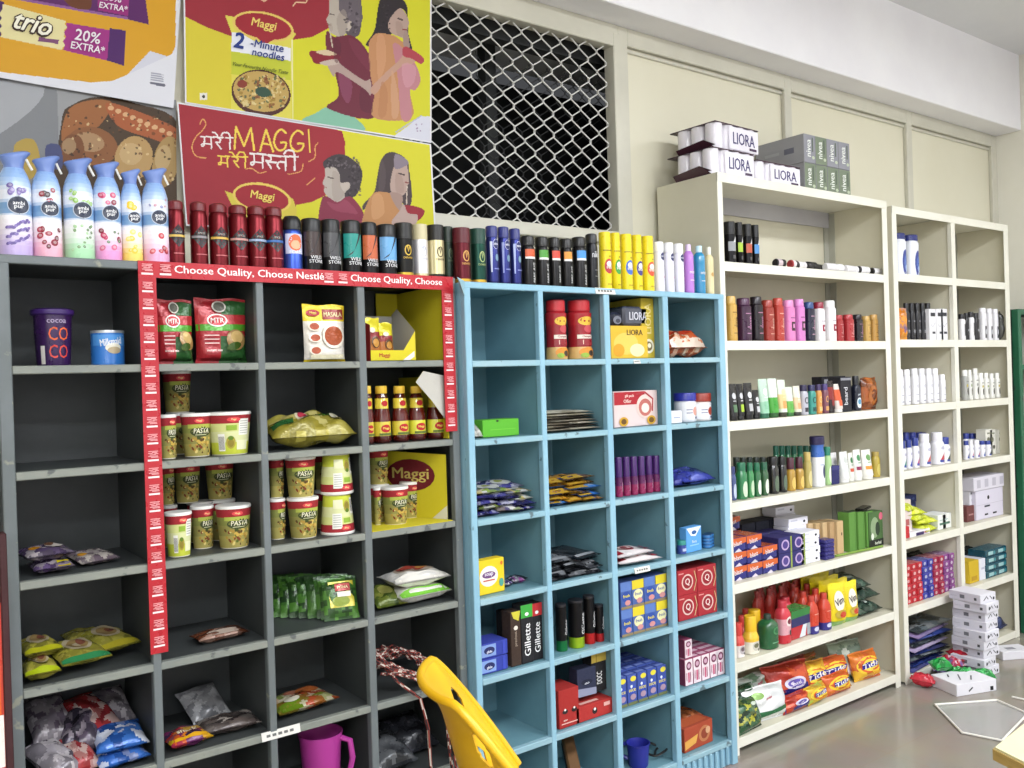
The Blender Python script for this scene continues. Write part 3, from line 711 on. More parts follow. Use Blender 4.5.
# chocolate bar poster
s = Sheet([(-50, -40), (183, -40), (173.5, 108), (-50, 69)]); W = 'e0e0e8'; s.fill(s.x > -999, W)
s.poly([(-60, -60), (176, -60), (175.5, 46), (172, 54), (166, 57), (150, 51), (127, 75), (112, 81), (92, 82.5), (0, 72), (-60, 64)], 'd9a01f')
s.poly([(150, 51), (167, 56.5), (129, 74)], 'd3d3e0')
s.poly([(-20, -12), (18, 0), (128, 19.5), (149, 24.5), (143, -20), (140, -45), (-20, -45)], '5c2163'); s.poly([(14, -3), (128, 17), (128, 19.5), (16, 0)], '8f5a98'); s.poly([(96, -30), (131, -30), (128, 16), (98, 10)], '9c2a7c')
s.poly([(60, -10), (88, -6), (90, 9), (70, 6)], '6b3a1e', True)
s.poly([(-8, -2), (4, 2), (1, 37), (-8, 34)], '45205c'); z = [(3, 4), (66, 21)] + [(66-q*.1+(2 if i % 2 else -1), 21+q) for i, q in enumerate(range(3, 30, 3))] + [(62, 50), (0, 37)] + [((-1 if i % 2 else 2), 34-q) for i, q in enumerate(range(0, 28, 4))]
s.poly(z, 'e6dba2'); s.poly([(66, 22.5), (110, 30), (107, 60.5), (63, 50), (65, 45), (63, 41), (66, 37), (64, 32), (67, 28)], 'a12d82')
s.poly([(110, 28), (125.8, 30.5), (124.3, 66), (107, 60.5)], '4d1d63'); s.poly([(39, 37), (59, 40), (58, 44), (38, 41)], '7c4a72')
for k in range(4): s.line([(151, 73+k*2.2), (163, 75+k*2.2)], 1.1, 'a5a5b2')
s.line([(151, 83), (164, 85.5)], 2.6, '6c6c7c')
s.build('wall_poster', YW-.030, 'yellow poster with purple chocolate bars marked 20% extra', 1, [('trio', 33, 24.5, 17, -.25, '3a2418', .25, 52, 2.1), ('trio', 33, 24.5, 17, -.25, 'f5f1de', .25, 52, .7),
    ('20%', 87.5, 37, 11, -.2, 'f3e9f2', 0, 34), ('EXTRA*', 87.5, 48, 7.2, -.18, 'f3e9f2', 0, 35), ('20%', 112, -2, 8, -.17, 'f3e9f2', 0, 30), ('EXTRA*', 113, 7.5, 6, -.17, 'f3e9f2', 0, 30)])
# savoury snack poster
s = Sheet([(-50, 62), (176, 100), (177, 222), (-50, 222)]); s.fill(s.x > -999, '9b9c9e'); s.poly([(-60, 60), (57, 90), (62, 230), (-60, 230)], '84868a'); s.poly([(-60, 90), (40, 84), (20, 120), (-60, 160)], 'a9abb0', True)
s.poly([(62, 230), (61, 125), (74, 104), (100, 97), (135, 103), (180, 128), (180, 230)], '4a3826', True)
s.poly([(62, 128), (70, 108), (92, 100), (112, 103), (100, 125), (78, 140), (63, 142)], '9c6338', True); s.poly([(106, 103), (140, 112), (178, 130), (178, 146), (150, 138), (118, 126)], 'a85c34', True)
for k in range(9): s.ell(111+k*7.3, 108+k*3.2, 3, 2.4, 'd7a97c')
for cx, cy, a, bq, c in ((92, 146, 26, 19, '8c5a35'), (134, 158, 19, 22, 'b89560'), (166, 162, 13, 26, 'a98a55'), (72, 150, 12, 16, '7a4c2c')): s.ell(cx, cy, a, bq, c, .2); s.ell(cx-3, cy-4, a*.6, bq*.5, mixc(c, 'e0c79a', .3), .2)
s.specks(150, (64, 104, 176, 185), ['3a2a1a', '2b2018', 'd9bd8a', '6a3f20'], .7, 1.9, 4); s.poly([(14, 146), (34, 140), (40, 170), (20, 180)], 'b59a4a', True); s.poly([(46, 146), (60, 146), (62, 168), (48, 165)], '4a4f78', True)
s.build('wall_poster', YW-.018, 'creased brown poster of crusted snacks under the chocolate bar poster', 1.5)
def maggi_people(s, org, P):
    for pts, col, sm in P: s.poly(pts, col, sm, 1, org)
# upper noodle poster
s = Sheet([(183, -40), (431.5, -40), (431.5, 143), (185, 103)]); s.fill(s.x > -999, 'd8d52a'); s.fill(s.x < 245, 'd8c836'); s.fill((s.x > 286) & (s.y > 70) & (s.x < 330), 'd5cf30')
s.poly([(180, -45), (331, -45), (329, 0), (331, 27), (312, 37), (292, 40), (260, 40), (229, 35.5), (206, 27), (180, 14)], '9c2a36', False)
s.line([(258, -3), (264, 1.5), (270, -3)], 1.3, 'e9c8a0'); s.line([(293, 6), (296, 2), (306, 2.5), (309, -4)], 1.3, 'e9c8a0')
s.poly([(225, 15), (234, 17), (292, 31), (296, 34), (291, 42), (292, 120), (231, 110), (232, 34)], 'dfd456'); s.line([(292, 40), (293, 120)], 1, 'eeeab0')
s.ell(263, 26.5, 31, 14.5, 'e6c766', .2); s.ell(263, 26.5, 28.5, 12.3, 'a02430', .2); s.poly([(257, 38), (273, 40), (265, 45)], 'a02430')
s.poly([(232, 32), (240, 33), (254, 41), (291, 48), (291, 61), (231, 51)], 'e8e9f3'); s.poly([(231, 51), (291, 61), (291, 80), (231, 74)], 'c3c836')
s.ell(261, 93, 30, 23, '4d241d', .2); s.ell(261, 91.5, 28, 20, 'c0a05a', .2)
s.specks(170, (238, 76, 286, 108), ['9a7a30', 'd9c388', '7a3d22', '405a3a', '2f4a40', 'e2cf96'], .8, 2.2, 9); s.ell(263, 92, 8, 5, '33503f', .2); s.ell(242, 84, 5, 4, '8a3a2a')
s.poly([(200, 93), (207, 93), (207, 100), (200, 100)], 'e6e3da'); s.ell(203.5, 96.5, 1.6, 1.6, '333322')
s.poly([(304, 122), (316, 113), (328, 107), (346, 111), (364, 131)], '86bda4', True)
O6 = (290, 0, 6.79)
maggi_people(s, O6, [([(262, -250), (350, -290), (450, -230), (490, 80), (487, 150), (465, 240), (395, 245), (360, 130), (350, 0)], '5a5058', True), ([(268, -170), (350, -190), (365, 60), (395, 130), (418, 150), (412, 195), (370, 235), (345, 252), (275, 220), (262, 170), (248, 130), (268, 70)], 'bcb0a4', True),
    ([(380, 120), (330, 40), (370, -200), (450, -150), (488, 100), (470, 180), (430, 150)], '6a6068', True), ([(250, 210), (300, 248), (400, 238), (470, 275), (545, 385), (548, 500), (575, 800), (255, 735), (330, 650), (300, 480), (248, 335)], '70283a', True),
    ([(330, 480), (420, 560), (400, 700), (350, 640)], '85405a', True), ([(262, 440), (320, 400), (350, 440), (500, 545), (545, 540), (548, 645), (500, 600), (330, 490), (300, 520), (270, 480)], 'b59c94', True),
    ([(142, 345), (335, 372), (300, 425), (180, 432), (150, 400)], '8a2230', True), ([(175, 352), (250, 338), (320, 370), (240, 374)], 'd8c0a0', True), ([(200, 425), (310, 400), (330, 430), (260, 445)], 'c9b6aa', True)])
s.line([(272, 215), (290, 320)], 1.2, 'c9bba8', O6); s.line([(272, 95), (300, 100)], 1.1, '5a4a4a', O6); s.line([(258, 165), (280, 172)], 1.2, '8a5a56', O6)
maggi_people(s, O6, [([(620, -20), (580, 180), (555, 240), (515, 300), (545, 310), (600, 250), (690, 230), (700, 120), (760, 60), (798, 120), (805, 230), (832, 340), (808, 330), (770, 250), (800, 70), (745, -20)], '2f272c', True),
    ([(560, 250), (600, 225), (680, 235), (720, 250), (770, 290), (800, 330), (820, 430), (884, 540), (850, 612), (812, 622), (825, 800), (570, 800), (572, 640), (545, 500), (535, 310)], 'c48d62', True),
    ([(700, 300), (770, 330), (850, 430), (884, 540), (850, 612), (812, 622), (825, 800), (755, 800), (730, 520)], 'c1848c', True), ([(690, 110), (750, 55), (800, 120), (806, 170), (795, 205), (782, 258), (735, 245), (690, 225), (665, 175)], 'b89d92', True),
    ([(775, 210), (800, 215), (812, 320), (790, 350), (770, 300)], 'a58c84', True), ([(545, 610), (600, 540), (740, 410), (770, 380), (850, 395), (830, 435), (760, 450), (640, 560), (580, 640)], 'c49a86', True),
    ([(765, 330), (800, 320), (905, 392), (890, 435), (830, 400), (770, 380)], 'b34450', True)])
def curls(s, org, box, cols, n_, seed, r0=.8, r1=1.9):
    s.specks(n_, (org[0]+box[0]/org[2], org[1]+box[1]/org[2], org[0]+box[2]/org[2], org[1]+box[3]/org[2]), cols, r0, r1, seed)
for pts, c_ in (([(320, 120), (365, 60), (395, 140), (380, 220), (345, 245), (325, 200)], 'a0938a'), ([(262, 165), (285, 160), (290, 205), (275, 212)], 'a89a90'), ([(395, 150), (416, 150), (410, 195), (388, 190)], 'cdbfb2'), ([(400, 260), (470, 290), (540, 400), (540, 480), (480, 420), (420, 330)], '7d3448'), ([(300, 260), (350, 300), (330, 420), (300, 400)], '5d2032'), ([(480, 600), (540, 650), (560, 760), (480, 740)], '5a2032')): s.poly(pts, c_, True, .6, O6)
for pts, c_ in (([(720, 150), (760, 160), (770, 240), (730, 235)], 'a58a80'), ([(590, 260), (640, 250), (650, 420), (600, 540)], 'd69f78'), ([(620, 560), (660, 620), (650, 780), (600, 780)], 'b57c54'), ([(690, 480), (730, 620), (735, 780), (690, 780)], 'd4a584'), ([(760, 440), (850, 450), (840, 560), (780, 590)], 'd29aa6')): s.poly(pts, c_, True, .6, O6)
curls(s, O6, (370, 20, 470, 230), ['4a4048', '776c74', '3d343b'], 34, 5); curls(s, O6, (600, 20, 680, 210), ['241d22', '40363c'], 30, 6, .6, 1.3)
s.line([(735, 125), (765, 135)], 1.6, '4a3a3a', O6); s.line([(770, 200), (790, 200)], 1.5, '8d4a48', O6)
s.poly([(394, 136), (408, 126), (420, 116), (436, 117), (436, 150)], 'd9d9e6'); s.line([(396, 132), (421, 116)], 1.2, 'b4b6cc'); s.specks(7, (414, 124, 422, 132), ['a08aa8'], .6, 1, 2)
s.border(1.6, 'e9e8ee')
s.build('wall_poster', YW-.030, 'yellow noodle poster with a large packet, hung above its matching lower poster', 1, [('Maggi', 263.5, 25.5, 10.5, -.22, 'ecd070', 0, 40), ('2', 239, 41, 15, -.2, '243a86', 0, 13, .9), ('-Minute', 267, 46, 7.5, -.19, '243a86', 0, 44),
    ('noodles', 268, 55, 7.2, -.19, '243a86', 0, 45), ('Your Favourite Noodle Taste', 260, 68.5, 3.6, -.16, '5d6a20', .3, 56)])
# lower noodle poster
s = Sheet([(177, 102), (431, 144), (436, 234), (186, 226)]); s.fill(s.x > -999, 'dad42e')
s.poly([(170, 95), (342, 131), (345, 142), (345, 156), (340, 178), (326, 195), (312, 202), (296, 205), (292, 240), (170, 240)], '9f2833', False)
s.poly([(225, 191), (234, 194), (262, 184), (293, 199), (297, 210), (292, 240), (228, 240), (232, 206)], 'd9c64a'); s.ell(262, 198, 29.5, 15, 'e9cc60', .17); s.ell(262, 198, 27, 12.6, 'a2222e', .17)
def strokes(paths, w, col):
    for p in paths: s.line(list(smooth_open(p)), w, col)
def smooth_open(p, k=6):
    p = [p[0]]+list(p)+[p[-1]]; out = []
    for i in range(1, len(p)-2):
        a, b_, c, d = [np.array(q, float) for q in p[i-1:i+3]]
        for t in np.linspace(0, 1, k): out.append(tuple(.5*(2*b_+(c-a)*t+(2*a-5*b_+4*c-d)*t*t+(3*b_-a-3*c+d)*t**3)))
    return out
YE, WH = 'f0cf52', 'eee6e4'
s.line([(234.5, 149), (236, 127), (244, 146), (251, 128), (254, 150)], 2, YE); s.line([(260, 151), (266, 129.5), (273, 151.5)], 2, YE); s.line([(262, 143.5), (271, 145)], 1.8, YE)
strokes([[(286, 133), (281, 129.5), (276, 134), (274, 143), (278, 150), (284, 149), (286, 143), (281, 142.5)], [(303, 134), (298, 130.5), (292, 136), (290.5, 145), (295, 151), (301, 150), (303.5, 144), (298, 143.5)]], 2, YE); s.line([(308.5, 130), (310, 152)], 2, YE)
def glyph(g, ox, oy, w, h, sl, col, lw=1.5):
    T = lambda q: (ox+q[0]*w, oy-q[1]*h+q[0]*w*sl)
    for p in g: s.line([T(q) for q in smooth_open(p)] if len(p) > 2 else [T(q) for q in p], lw, col)
G_ma = [[(0, 1), (1.1, 1)], [(.9, 1), (.9, 0)], [(.28, 1), (.28, .3), (.12, .18), (.05, .32), (.3, .38), (.9, .36)]]
G_e = [[(.6, 1.02), (.45, 1.3), (.15, 1.42)]]
G_ra = [[(0, 1), (.8, 1)], [(.3, 1), (.55, .8), (.45, .55), (.18, .6), (.3, .4), (.62, 0)]]
G_ii = [[(-.1, 1), (.5, 1)], [(.25, 0), (.25, 1.05), (.1, 1.42), (-.3, 1.42), (-.5, 1.15)]]
G_sa = [[(0, 1), (.8, 1)], [(.3, 1), (.5, .8), (.4, .55), (.15, .6), (.28, .4), (.5, .05)], [(.35, .5), (.85, .5)]]
G_ta = [[(-.05, 1), (.95, 1)], [(.75, 1), (.75, 0)], [(.75, .55), (.35, .58), (.15, .35), (.3, .08)]]
for g, ox, oy in ((G_ma, 201, 148), (G_e, 211, 148.3), (G_ra, 214, 148.6), (G_ii, 227, 149.2)): glyph(g, ox, oy, 11.5, 11.5, .04, WH)
for g, ox, oy in ((G_ma, 218, 166.5), (G_e, 228, 166.8), (G_ra, 232, 167), (G_ii, 242.5, 167.4)): glyph(g, ox, oy, 10.5, 10.5, .04, YE)
for g, ox, oy in ((G_ma, 250, 167), (G_sa, 264, 168.5), (G_ta, 275, 169.5), (G_ii, 291, 170)): glyph(g, ox, oy, 14, 13.5, .06, WH, 1.8)
strokes([[(200, 124), (203, 119), (206, 124), (202, 131), (196, 137), (192, 147), (196, 156), (206, 158)], [(246, 169), (252, 168.5), (259, 173), (266, 171.5)], [(318, 143), (315, 147), (315, 157), (309, 161.5)], [(303, 164), (301, 171), (291, 174), (288, 174)], [(307, 185), (315, 178)]], 1, 'e2a25e')
O7 = (290, 110, 6.79)
maggi_people(s, O7, [([(228, 350), (300, 305), (380, 308), (470, 375), (492, 450), (460, 565), (400, 600), (345, 560), (330, 450), (300, 395), (238, 395)], '433a3e', True), ([(240, 395), (300, 388), (335, 430), (345, 490), (400, 490), (408, 525), (372, 565), (372, 600), (320, 630), (255, 588), (232, 550), (236, 520), (222, 495), (238, 450)], 'bcb0a6', True),
    ([(222, 590), (320, 625), (380, 590), (430, 600), (500, 700), (515, 830), (215, 830)], '8a3048', True), ([(690, 285), (790, 335), (815, 450), (828, 560), (815, 650), (770, 640), (720, 560), (690, 575), (600, 560), (545, 620), (500, 680), (498, 640), (570, 560), (590, 470), (620, 335)], '4a3d40', True),
    ([(712, 370), (780, 340), (805, 430), (808, 495), (795, 515), (785, 560), (750, 585), (700, 570), (680, 510)], 'bba196', True), ([(715, 300), (790, 335), (800, 370), (715, 400)], '8c7f8c', True), ([(560, 572), (620, 555), (690, 570), (745, 620), (755, 700), (720, 830), (500, 830), (508, 680)], 'c18b5a', True),
    ([(680, 560), (760, 580), (750, 680), (710, 640)], 'a88c82', True), ([(765, 650), (830, 650), (912, 682), (880, 745), (830, 740), (760, 700)], '9a2834', True), ([(740, 690), (770, 640), (800, 700), (865, 715), (840, 790), (720, 830), (690, 760)], 'bfa59c', True)])
for pts, c_ in (([(290, 420), (335, 440), (345, 520), (370, 570), (320, 620), (290, 580)], 'a89a90'), ([(345, 500), (400, 495), (400, 525), (365, 550)], 'cbbdb2'), ([(250, 620), (320, 640), (380, 610), (460, 700), (400, 700), (300, 680)], 'a24a62')): s.poly(pts, c_, True, .6, O7)
for pts, c_ in (([(720, 430), (760, 450), (775, 555), (720, 550)], 'a88c82'), ([(560, 590), (620, 575), (640, 700), (560, 740)], 'd6a273'), ([(620, 340), (650, 420), (640, 540), (600, 530)], '5d4f52')): s.poly(pts, c_, True, .6, O7)
curls(s, O7, (250, 320, 470, 400), ['2f272b', '5c5257', '6d6268'], 46, 7); curls(s, O7, (400, 380, 480, 580), ['2f272b', '584e54'], 34, 8)
s.line([(258, 455), (295, 465)], 1.2, '5a4a48', O7); s.line([(228, 522), (248, 525)], 1.1, '94605c', O7); s.line([(740, 430), (775, 440)], 1.5, '4a3a3a', O7); s.line([(785, 490), (803, 495)], 1.3, '8d4a48', O7); s.line([(795, 520), (790, 640)], 1.1, 'd0bfae', O7)
s.border(1.7, 'e9e8ec')
s.build('wall_poster', YW-.036, 'red and yellow noodle slogan poster, lower one of two beside the grille', 1, [('Maggi', 262, 197, 10, -.16, 'f0d46a', 0, 39)])
# ------------------------------------------------------------------ goods on top of the grey and blue units
ZT, ZTB = 1.702, 1.688
TOP = 'cans along the top of the grey and blue units'
LAV, PINK, GRN = ['6a5a9a', '8b7ab8', '7463a6'], ['c23a66', 'd86a90', '8a2440'], ['6f9a5a', 'a8cf9a', '5d7f52']
for i, (L, R, T, tint, motif, what) in enumerate((
    (-3, 32, 149, 'c4b0e0', [('stem', LAV, 3), ('blob', LAV, 8, .16, (.56, .66))], 'lavender sprigs on a lilac base'),
    (31.5, 61.5, 154, 'eeb0c4', [('blob', ['8e2036', 'a8334a', '6b1a2c'], 9, .2, (.1, .3)), ('blob', ['8e2036', '3a2a30', 'a8334a'], 6, .18, (.55, .66))], 'dark red berries on a pink base'),
    (63, 94, 156, 'a9dcae', [('blob', GRN, 16, .1, (.08, .34)), ('blob', ['a9cf7a', '8fbf5a'], 8, .16, (.54, .66))], 'small green leaves on a mint base'),
    (92.5, 121, 160, 'e79ad0', [('blob', PINK, 6, .2, (.12, .32)), ('blob', ['5f7f5a'], 4, .11, (.12, .3)), ('blob', PINK, 5, .18, (.56, .66))], 'pink roses on a magenta base'),
    (120.5, 142, 168, 'efd768', [('blob', ['f0c93a', 'eedd7a'], 7, .24, (.1, .34)), ('blob', ['f0c320'], 4, .3, (.55, .62))], 'yellow blossom, the smallest of the fresheners'),
    (141.5, 168.5, 166.5, 'efb0d4', [('blob', ['c23a44', 'a82a38', 'd8606a'], 6, .2, (.12, .34)), ('blob', ['c890a0', '8a8fc0'], 5, .1, (.56, .68))], 'cut red fruit, beside the dark red cans'))):
    standing(lambda r, h: freshener(r, h, tint, motif, i), L, R, T, ZT, D+.055, 'blue topped air freshener can with '+what, 'air freshener', 'air fresheners on the grey unit', 0, 1.0)
def old_spice(band, dia='1c1a1e'):
    def art(d, r, h):
        d.rect(-r*1.3, h*.41, r*1.3, h*.475, dia, n=10); d.poly([(0, h*.62), (r*1.15, h*.445), (0, h*.27), (-r*1.15, h*.445)], dia); d.rect(-r*1.2, h*.425, r*1.2, h*.46, band, n=10)
        d.text('SPICE', 0, h*.50, h*.028, 'b9b4ac', maxw=r); d.rect(-r*.6, h*.165, r*.7, h*.18, 'c46a6e', n=8)
    return lambda r, h: aerosol('body_spray_can', r, h, '68101a', '6a121b', .15, .93, .45, art, bands=((0, .04, '4c0c14'),))
for i, (L, R, T, b, w) in enumerate(((168.6, 183.6, 199.5, 'cfae54', 'gold band, next to the air fresheners'), (191, 206.7, 201, '8a8488', 'silver band, second of its row'), (210, 227, 202.5, 'd3ab4a', 'gold band, third of its row'),
    (229.5, 246.7, 204, 'c08a84', 'rose band, fourth of its row'), (248, 265, 205, '93a5c4', 'pale blue band, fifth of its row'), (265.5, 282, 206, '2f62a8', 'blue band, last before the orange can'))):
    standing(old_spice(b), L, R, T, ZT, D+.05, 'dark red body spray can with '+w, 'spray can', 'dark red body sprays', 0, 1.14)
def foam(d, r, h):
    d.rect(-r*1.1, h*.3, r*1.1, h*.66, 'c9cde8', n=10); d.ell(0, h*.5, r*.75, h*.15, 'e0693a'); d.ell(0, h*.46, r*.5, h*.08, 'f0b08a'); d.text('FOAM', 0, h*.33, h*.06, 'eef0fa', maxw=r*1.3)
standing(lambda r, h: aerosol('shaving_foam_can', r, h, '3d58b8', '17171a', .26, .98, .8, foam), 282.6, 301.3, 215, ZT, D+.05, 'blue and orange shaving foam can with a black cap', 'spray can', TOP)
def wild(c1, txt, tc='e8e8ea'):
    def art(d, r, h):
        d.rect(-r*1.2, h*.28, r*1.2, h*.73, c1, n=10)
        d.poly([(r*.45, h*.73), (r*.75, h*.73), (-r*.3, h*.36), (-r*.9, h*.3), (-r*.1, h*.42)], '1b1b1e')
        d.text(txt[0], r*.1, h*.26, h*.062, tc, maxw=r*1.5, bold=.05); d.text(txt[1], r*.1, h*.185, h*.062, tc, maxw=r*1.6, bold=.05)
    return lambda r, h: aerosol('deodorant_can', r, h, '1d1c1e', '18181a', .26, .97, .3, art, neck=False)
for L, R, T, c, t, w in ((301.5, 321, 217, '3a2a28', ('WILD', 'STONE'), 'brown and black deodorant can with white lettering beside the foam can'), (321, 340, 218, '47474a', ('WILD', 'STONE'), 'charcoal grey deodorant can with white lettering'), (341, 360.5, 219, '1f8f86', ('WILD', 'STONE'), 'teal and black deodorant can with white lettering'),
    (360.5, 377, 221, 'c4623a', ('WILD', 'STONE'), 'orange and black deodorant can with white lettering'), (377, 396, 223, '6aa6d8', ('WILD', 'STONE'), 'sky blue and black deodorant can with white lettering')):
    standing(wild(c, t), L, R, T, ZT, D+.05, w, 'spray can', TOP)
def crest(col, line=True):
    def art(d, r, h):
        d.ring(0, h*.48, r*.42, h*.1, r*.12, col); d.line([(-r*.1, h*.56), (0, h*.45), (r*.2, h*.55)], r*.12, col)
        if line: d.text('DENVER', 0, h*.34, h*.035, col, maxw=r*1.1)
    return art
for L, R, T, bd, cp, bs, cc, w in ((395, 412.5, 222, '1c1b1a', '1a1918', 'c9a93c', 'd6b33c', 'black deodorant can with gold crest and gold foot'), (412.5, 427.6, 223.5, 'e6e4ea', 'c9bf9a', 'cfc6a0', 'b9bcc8', 'white deodorant can with beige cap'), (427.8, 444, 224, 'd2c79a', '1f1d1c', '2a2826', '4a3a22', 'pale gold deodorant can with black cap'),
    (443, 453, 226, '26332b', '2a352d', '1d241f', '5d6a50', 'shaded dark green deodorant can at the end of the grey unit')):
    standing(lambda r, h: aerosol('deodorant_can', r, h, bd, cp, .3, .98, .1, crest(cc), base=bs, neck=False), L, R, T, ZT, D+.05, w, 'spray can', TOP)
for L, R, T, bd, cc, w in ((453.3, 470, 227, '5b1622', 'd8a85a', 'maroon deodorant can with gold crest above the bent blue corner'), (470.5, 485.5, 228, '143f34', 'a9b878', 'deep green deodorant can with gold crest beside the maroon one')):
    standing(lambda r, h: aerosol('deodorant_can', r, h, bd, bd, .28, 1.0, .05, crest(cc), base='c9a03a', neck=False), L, R, T, ZTB, DB+.06, w, 'spray can', TOP)
def nivea(c2):
    def art(d, r, h):
        d.ring(r*.15, h*.68, r*.55, h*.085, r*.06, 'c9cbe6'); d.ell(r*.15, h*.68, r*.48, h*.07, '1f2560'); d.text('NIVEA', r*.15, h*.68, h*.035, 'e6e8f6', maxw=r*.8)
        d.poly([(-r*.9, h*.72), (-r*.5, h*.72), (-r*.6, h*.2), (-r*.8, h*.2)], c2); d.ell(r*.2, h*.45, r*.3, h*.06, '6f8fa8'); d.rect(-r*.3, h*.25, r*.7, h*.27, '7f86c0')
    return lambda r, h: aerosol('deodorant_can', r, h, '2c3272', '2e3377', .2, .93, .3, art, bands=((0, .05, '1d2258'),))
for i, (L, R, T, c, w) in enumerate(((486, 498, 225, 'c9cfe0', 'with a silver streak, the tallest of three'), (498, 509.5, 226, '8a94c8', 'with a round badge, middle of three'), (509.5, 520.7, 227.8, 'aebbe6', 'with a light blue panel, next to the black cans'))):
    standing(nivea(c), L, R, T, ZTB, DB+.055, 'navy blue deodorant can '+w, 'spray can', TOP)
def park(c):
    def art(d, r, h):
        d.rect(-r*.95, h*.57, r*.95, h*.72, c, n=8); d.rect(-r*.95, h*.53, r*.95, h*.57, 'e9e9ea', n=8); d.text('PARK AVE', r*.35, h*.26, r*.42, 'd8d8d8', PI/2, h*.42)
    return lambda r, h: aerosol('deodorant_can', r, h, '1d1c1d', '1a191a', .2, .97, .35, art)
for i, (L, R, T, c, w) in enumerate(((520.7, 534.6, 235, 'cc5a34', 'brick orange'), (535, 548.3, 236, '4f9a3c', 'green'), (548.3, 560, 236.8, 'd84a3c', 'red'), (560, 572, 238, 'e2963a', 'amber'), (572, 586, 236, '4a93d8', 'blue'))):
    standing(park(c), L, R, T, ZTB, DB+.05, 'slim black deodorant can with a %s band and upright white print' % w, 'spray can', TOP)
standing(lambda r, h: aerosol('deodorant_can', r, h, '1f1f22', '202023', .18, .95, .4, lambda d, r, h: (d.text('nike', r*.1, h*.62, h*.11, 'cfcfd2', maxw=r*1.4), d.rect(-r*.2, h*.33, r*.6, h*.345, '77777a'), d.rect(-r*.2, h*.22, r*.6, h*.235, '77777a'))), 586, 597.6, 233, ZTB, DB+.055, 'plain black deodorant can with white four letter name', 'spray can', TOP)
def yellow(c):
    def art(d, r, h):
        d.ell(0, h*.40, r*.85, h*.13, c); d.ell(0, h*.44, r*.5, h*.05, 'f3efe0'); d.text('fresh', 0, h*.38, h*.05, 'f5f2ea', maxw=r*1.1); d.rect(-r, h*.665, r, h*.68, '8a7a1a', n=8); d.rect(-r*.4, h*.08, r*.4, h*.1, 'b59a1c'); d.ell(r*.1, h*.57, r*.15, h*.015, '8a7a20')
    return lambda r, h: aerosol('room_spray_can', r, h, 'ead31f', 'e8d21e', .33, .97, .15, art, neck=False, fn='gloss', capfn='gloss')
for i, (L, R, T, c, w) in enumerate(((599.3, 611, 231.3, 'b8303a', 'crimson'), (611, 620.3, 232.2, '3a9a3c', 'green'), (620.5, 632, 233.3, '3a6ac4', 'blue'), (632, 642, 234.3, '3f3a86', 'violet'), (641.8, 653.6, 235.3, 'd8502e', 'orange red'))):
    standing(yellow(c), L, R, T, ZTB, DB+.05, 'bright yellow room spray can with a %s badge' % w, 'spray can', TOP)
def whitecan(d, r, h):
    d.ell(r*.2, h*.70, r*.6, h*.075, '23255c'); d.text('NIVEA', r*.2, h*.70, h*.03, 'eceef8', maxw=r); d.ell(r*.45, h*.3, r*.22, h*.025, 'd8a8c4'); d.rect(-r*.5, h*.45, r*.5, h*.455, 'b9bccc')
for i, (L, R, T, w) in enumerate(((653.6, 664, 241, 'beside the yellow cans'), (664, 673.8, 242, 'between its two twins'), (673.8, 683.6, 243, 'beside the purple bottle'))):
    standing(lambda r, h: aerosol('deodorant_can', r, h, 'e4e2ee', 'f0eff4', .2, .96, .3, whitecan, fn='gloss'), L, R, T, ZTB, DB+.05, 'white deodorant can with a dark blue round badge, '+w, 'spray can', TOP)
for L, R, T, c, cp, w in ((683.6, 693.6, 244, 'b97ad0', 'd9c3e6', 'purple'), (693.6, 705, 245.4, '1f86b4', 'bcdcea', 'blue')):
    standing(lambda r, h: bottle('mist_bottle', 2*r, 2*r, h, c, cp, .13, .55, 2, lambda d, R, b, H: (d.rect(-R*.5, H*.3, R*.5, H*.32, mixc(c, 'ffffff', .5)), d.text('mist', 0, H*.5, H*.07, mixc(c, 'ffffff', .7), maxw=R*1.2)), fn='glassy'), L, R, T, ZTB, DB+.05, '%s see through body mist bottle with pale cap' % w, 'bottle', TOP)
standing(lambda r, h: bottle('mist_bottle', 2*r, 2*r, h, 'e0cfa0', 'e9e6da', .16, .5, 2, lambda d, R, b, H: d.ell(0, H*.5, R*.4, H*.05, 'b9904a'), fn='glassy'), 704.5, 713.6, 246.7, ZTB, DB+.05, 'cream body mist bottle at the end against the ivory unit', 'bottle', TOP)
# ------------------------------------------------------------------ strips, tags and cards on the grey unit
def emblem(d, u, v, k, rot=0):
    d.rect(u-.46*k, v-.46*k, u+.46*k, v-.3*k, 'f0dfe0', n=2)
    for q in ((-.4, .42, .36), (-.1, .34, .25), (-.42, -.05, .2), (.1, .42, .14), (-.3, .2, .06), (-.42, .38, -.06), (-.2, .42, -.16)): d.rect(u+q[0]*k, v+q[2]*k, u+q[1]*k, v+(q[2]+.075)*k, 'e49a9e', n=1)
def vstrip(x0, x1, z0, z1, name='printed_strip'):
    mb = MB(); mb.box(x0, x1, D-.004, D-.0005, z0, z1, 'b3202c', 'gloss'); d = Dec(mb, flat_front(D-.004)); w = x1-x0; n_ = int((z1-z0)/.0385)
    for k in range(n_): d.e = .0004; emblem(d, (x0+x1)/2, z1-.022-k*(z1-z0-.01)/n_, w*.68)
    return mb.build(name, grey_unit)
vstrip(.5375, .5765, .80, 1.664); vstrip(1.354, 1.392, 1.262, 1.664)
mb = MB(); mb.box(.5375, 1.392, D-.005, D-.0005, 1.664, 1.702, 'b8222e', 'gloss'); d = Dec(mb, flat_front(D-.005)); zt = 1.683
for x in (.557, .597): emblem(d, x, zt, .028)
for k, (a, bq, t) in enumerate(((174, 323, 'Choose Quality, Choose Nestl\u00e9'), (350, 441, 'Choose Quality, Choose'))):
    xa, xb = wx(a, D, zt), wx(bq, D, zt); d.e = .0004; d.text(t, (xa+xb)/2, zt, .0235, 'f4eaea', maxw=xb-xa, bold=.03, fit=True)
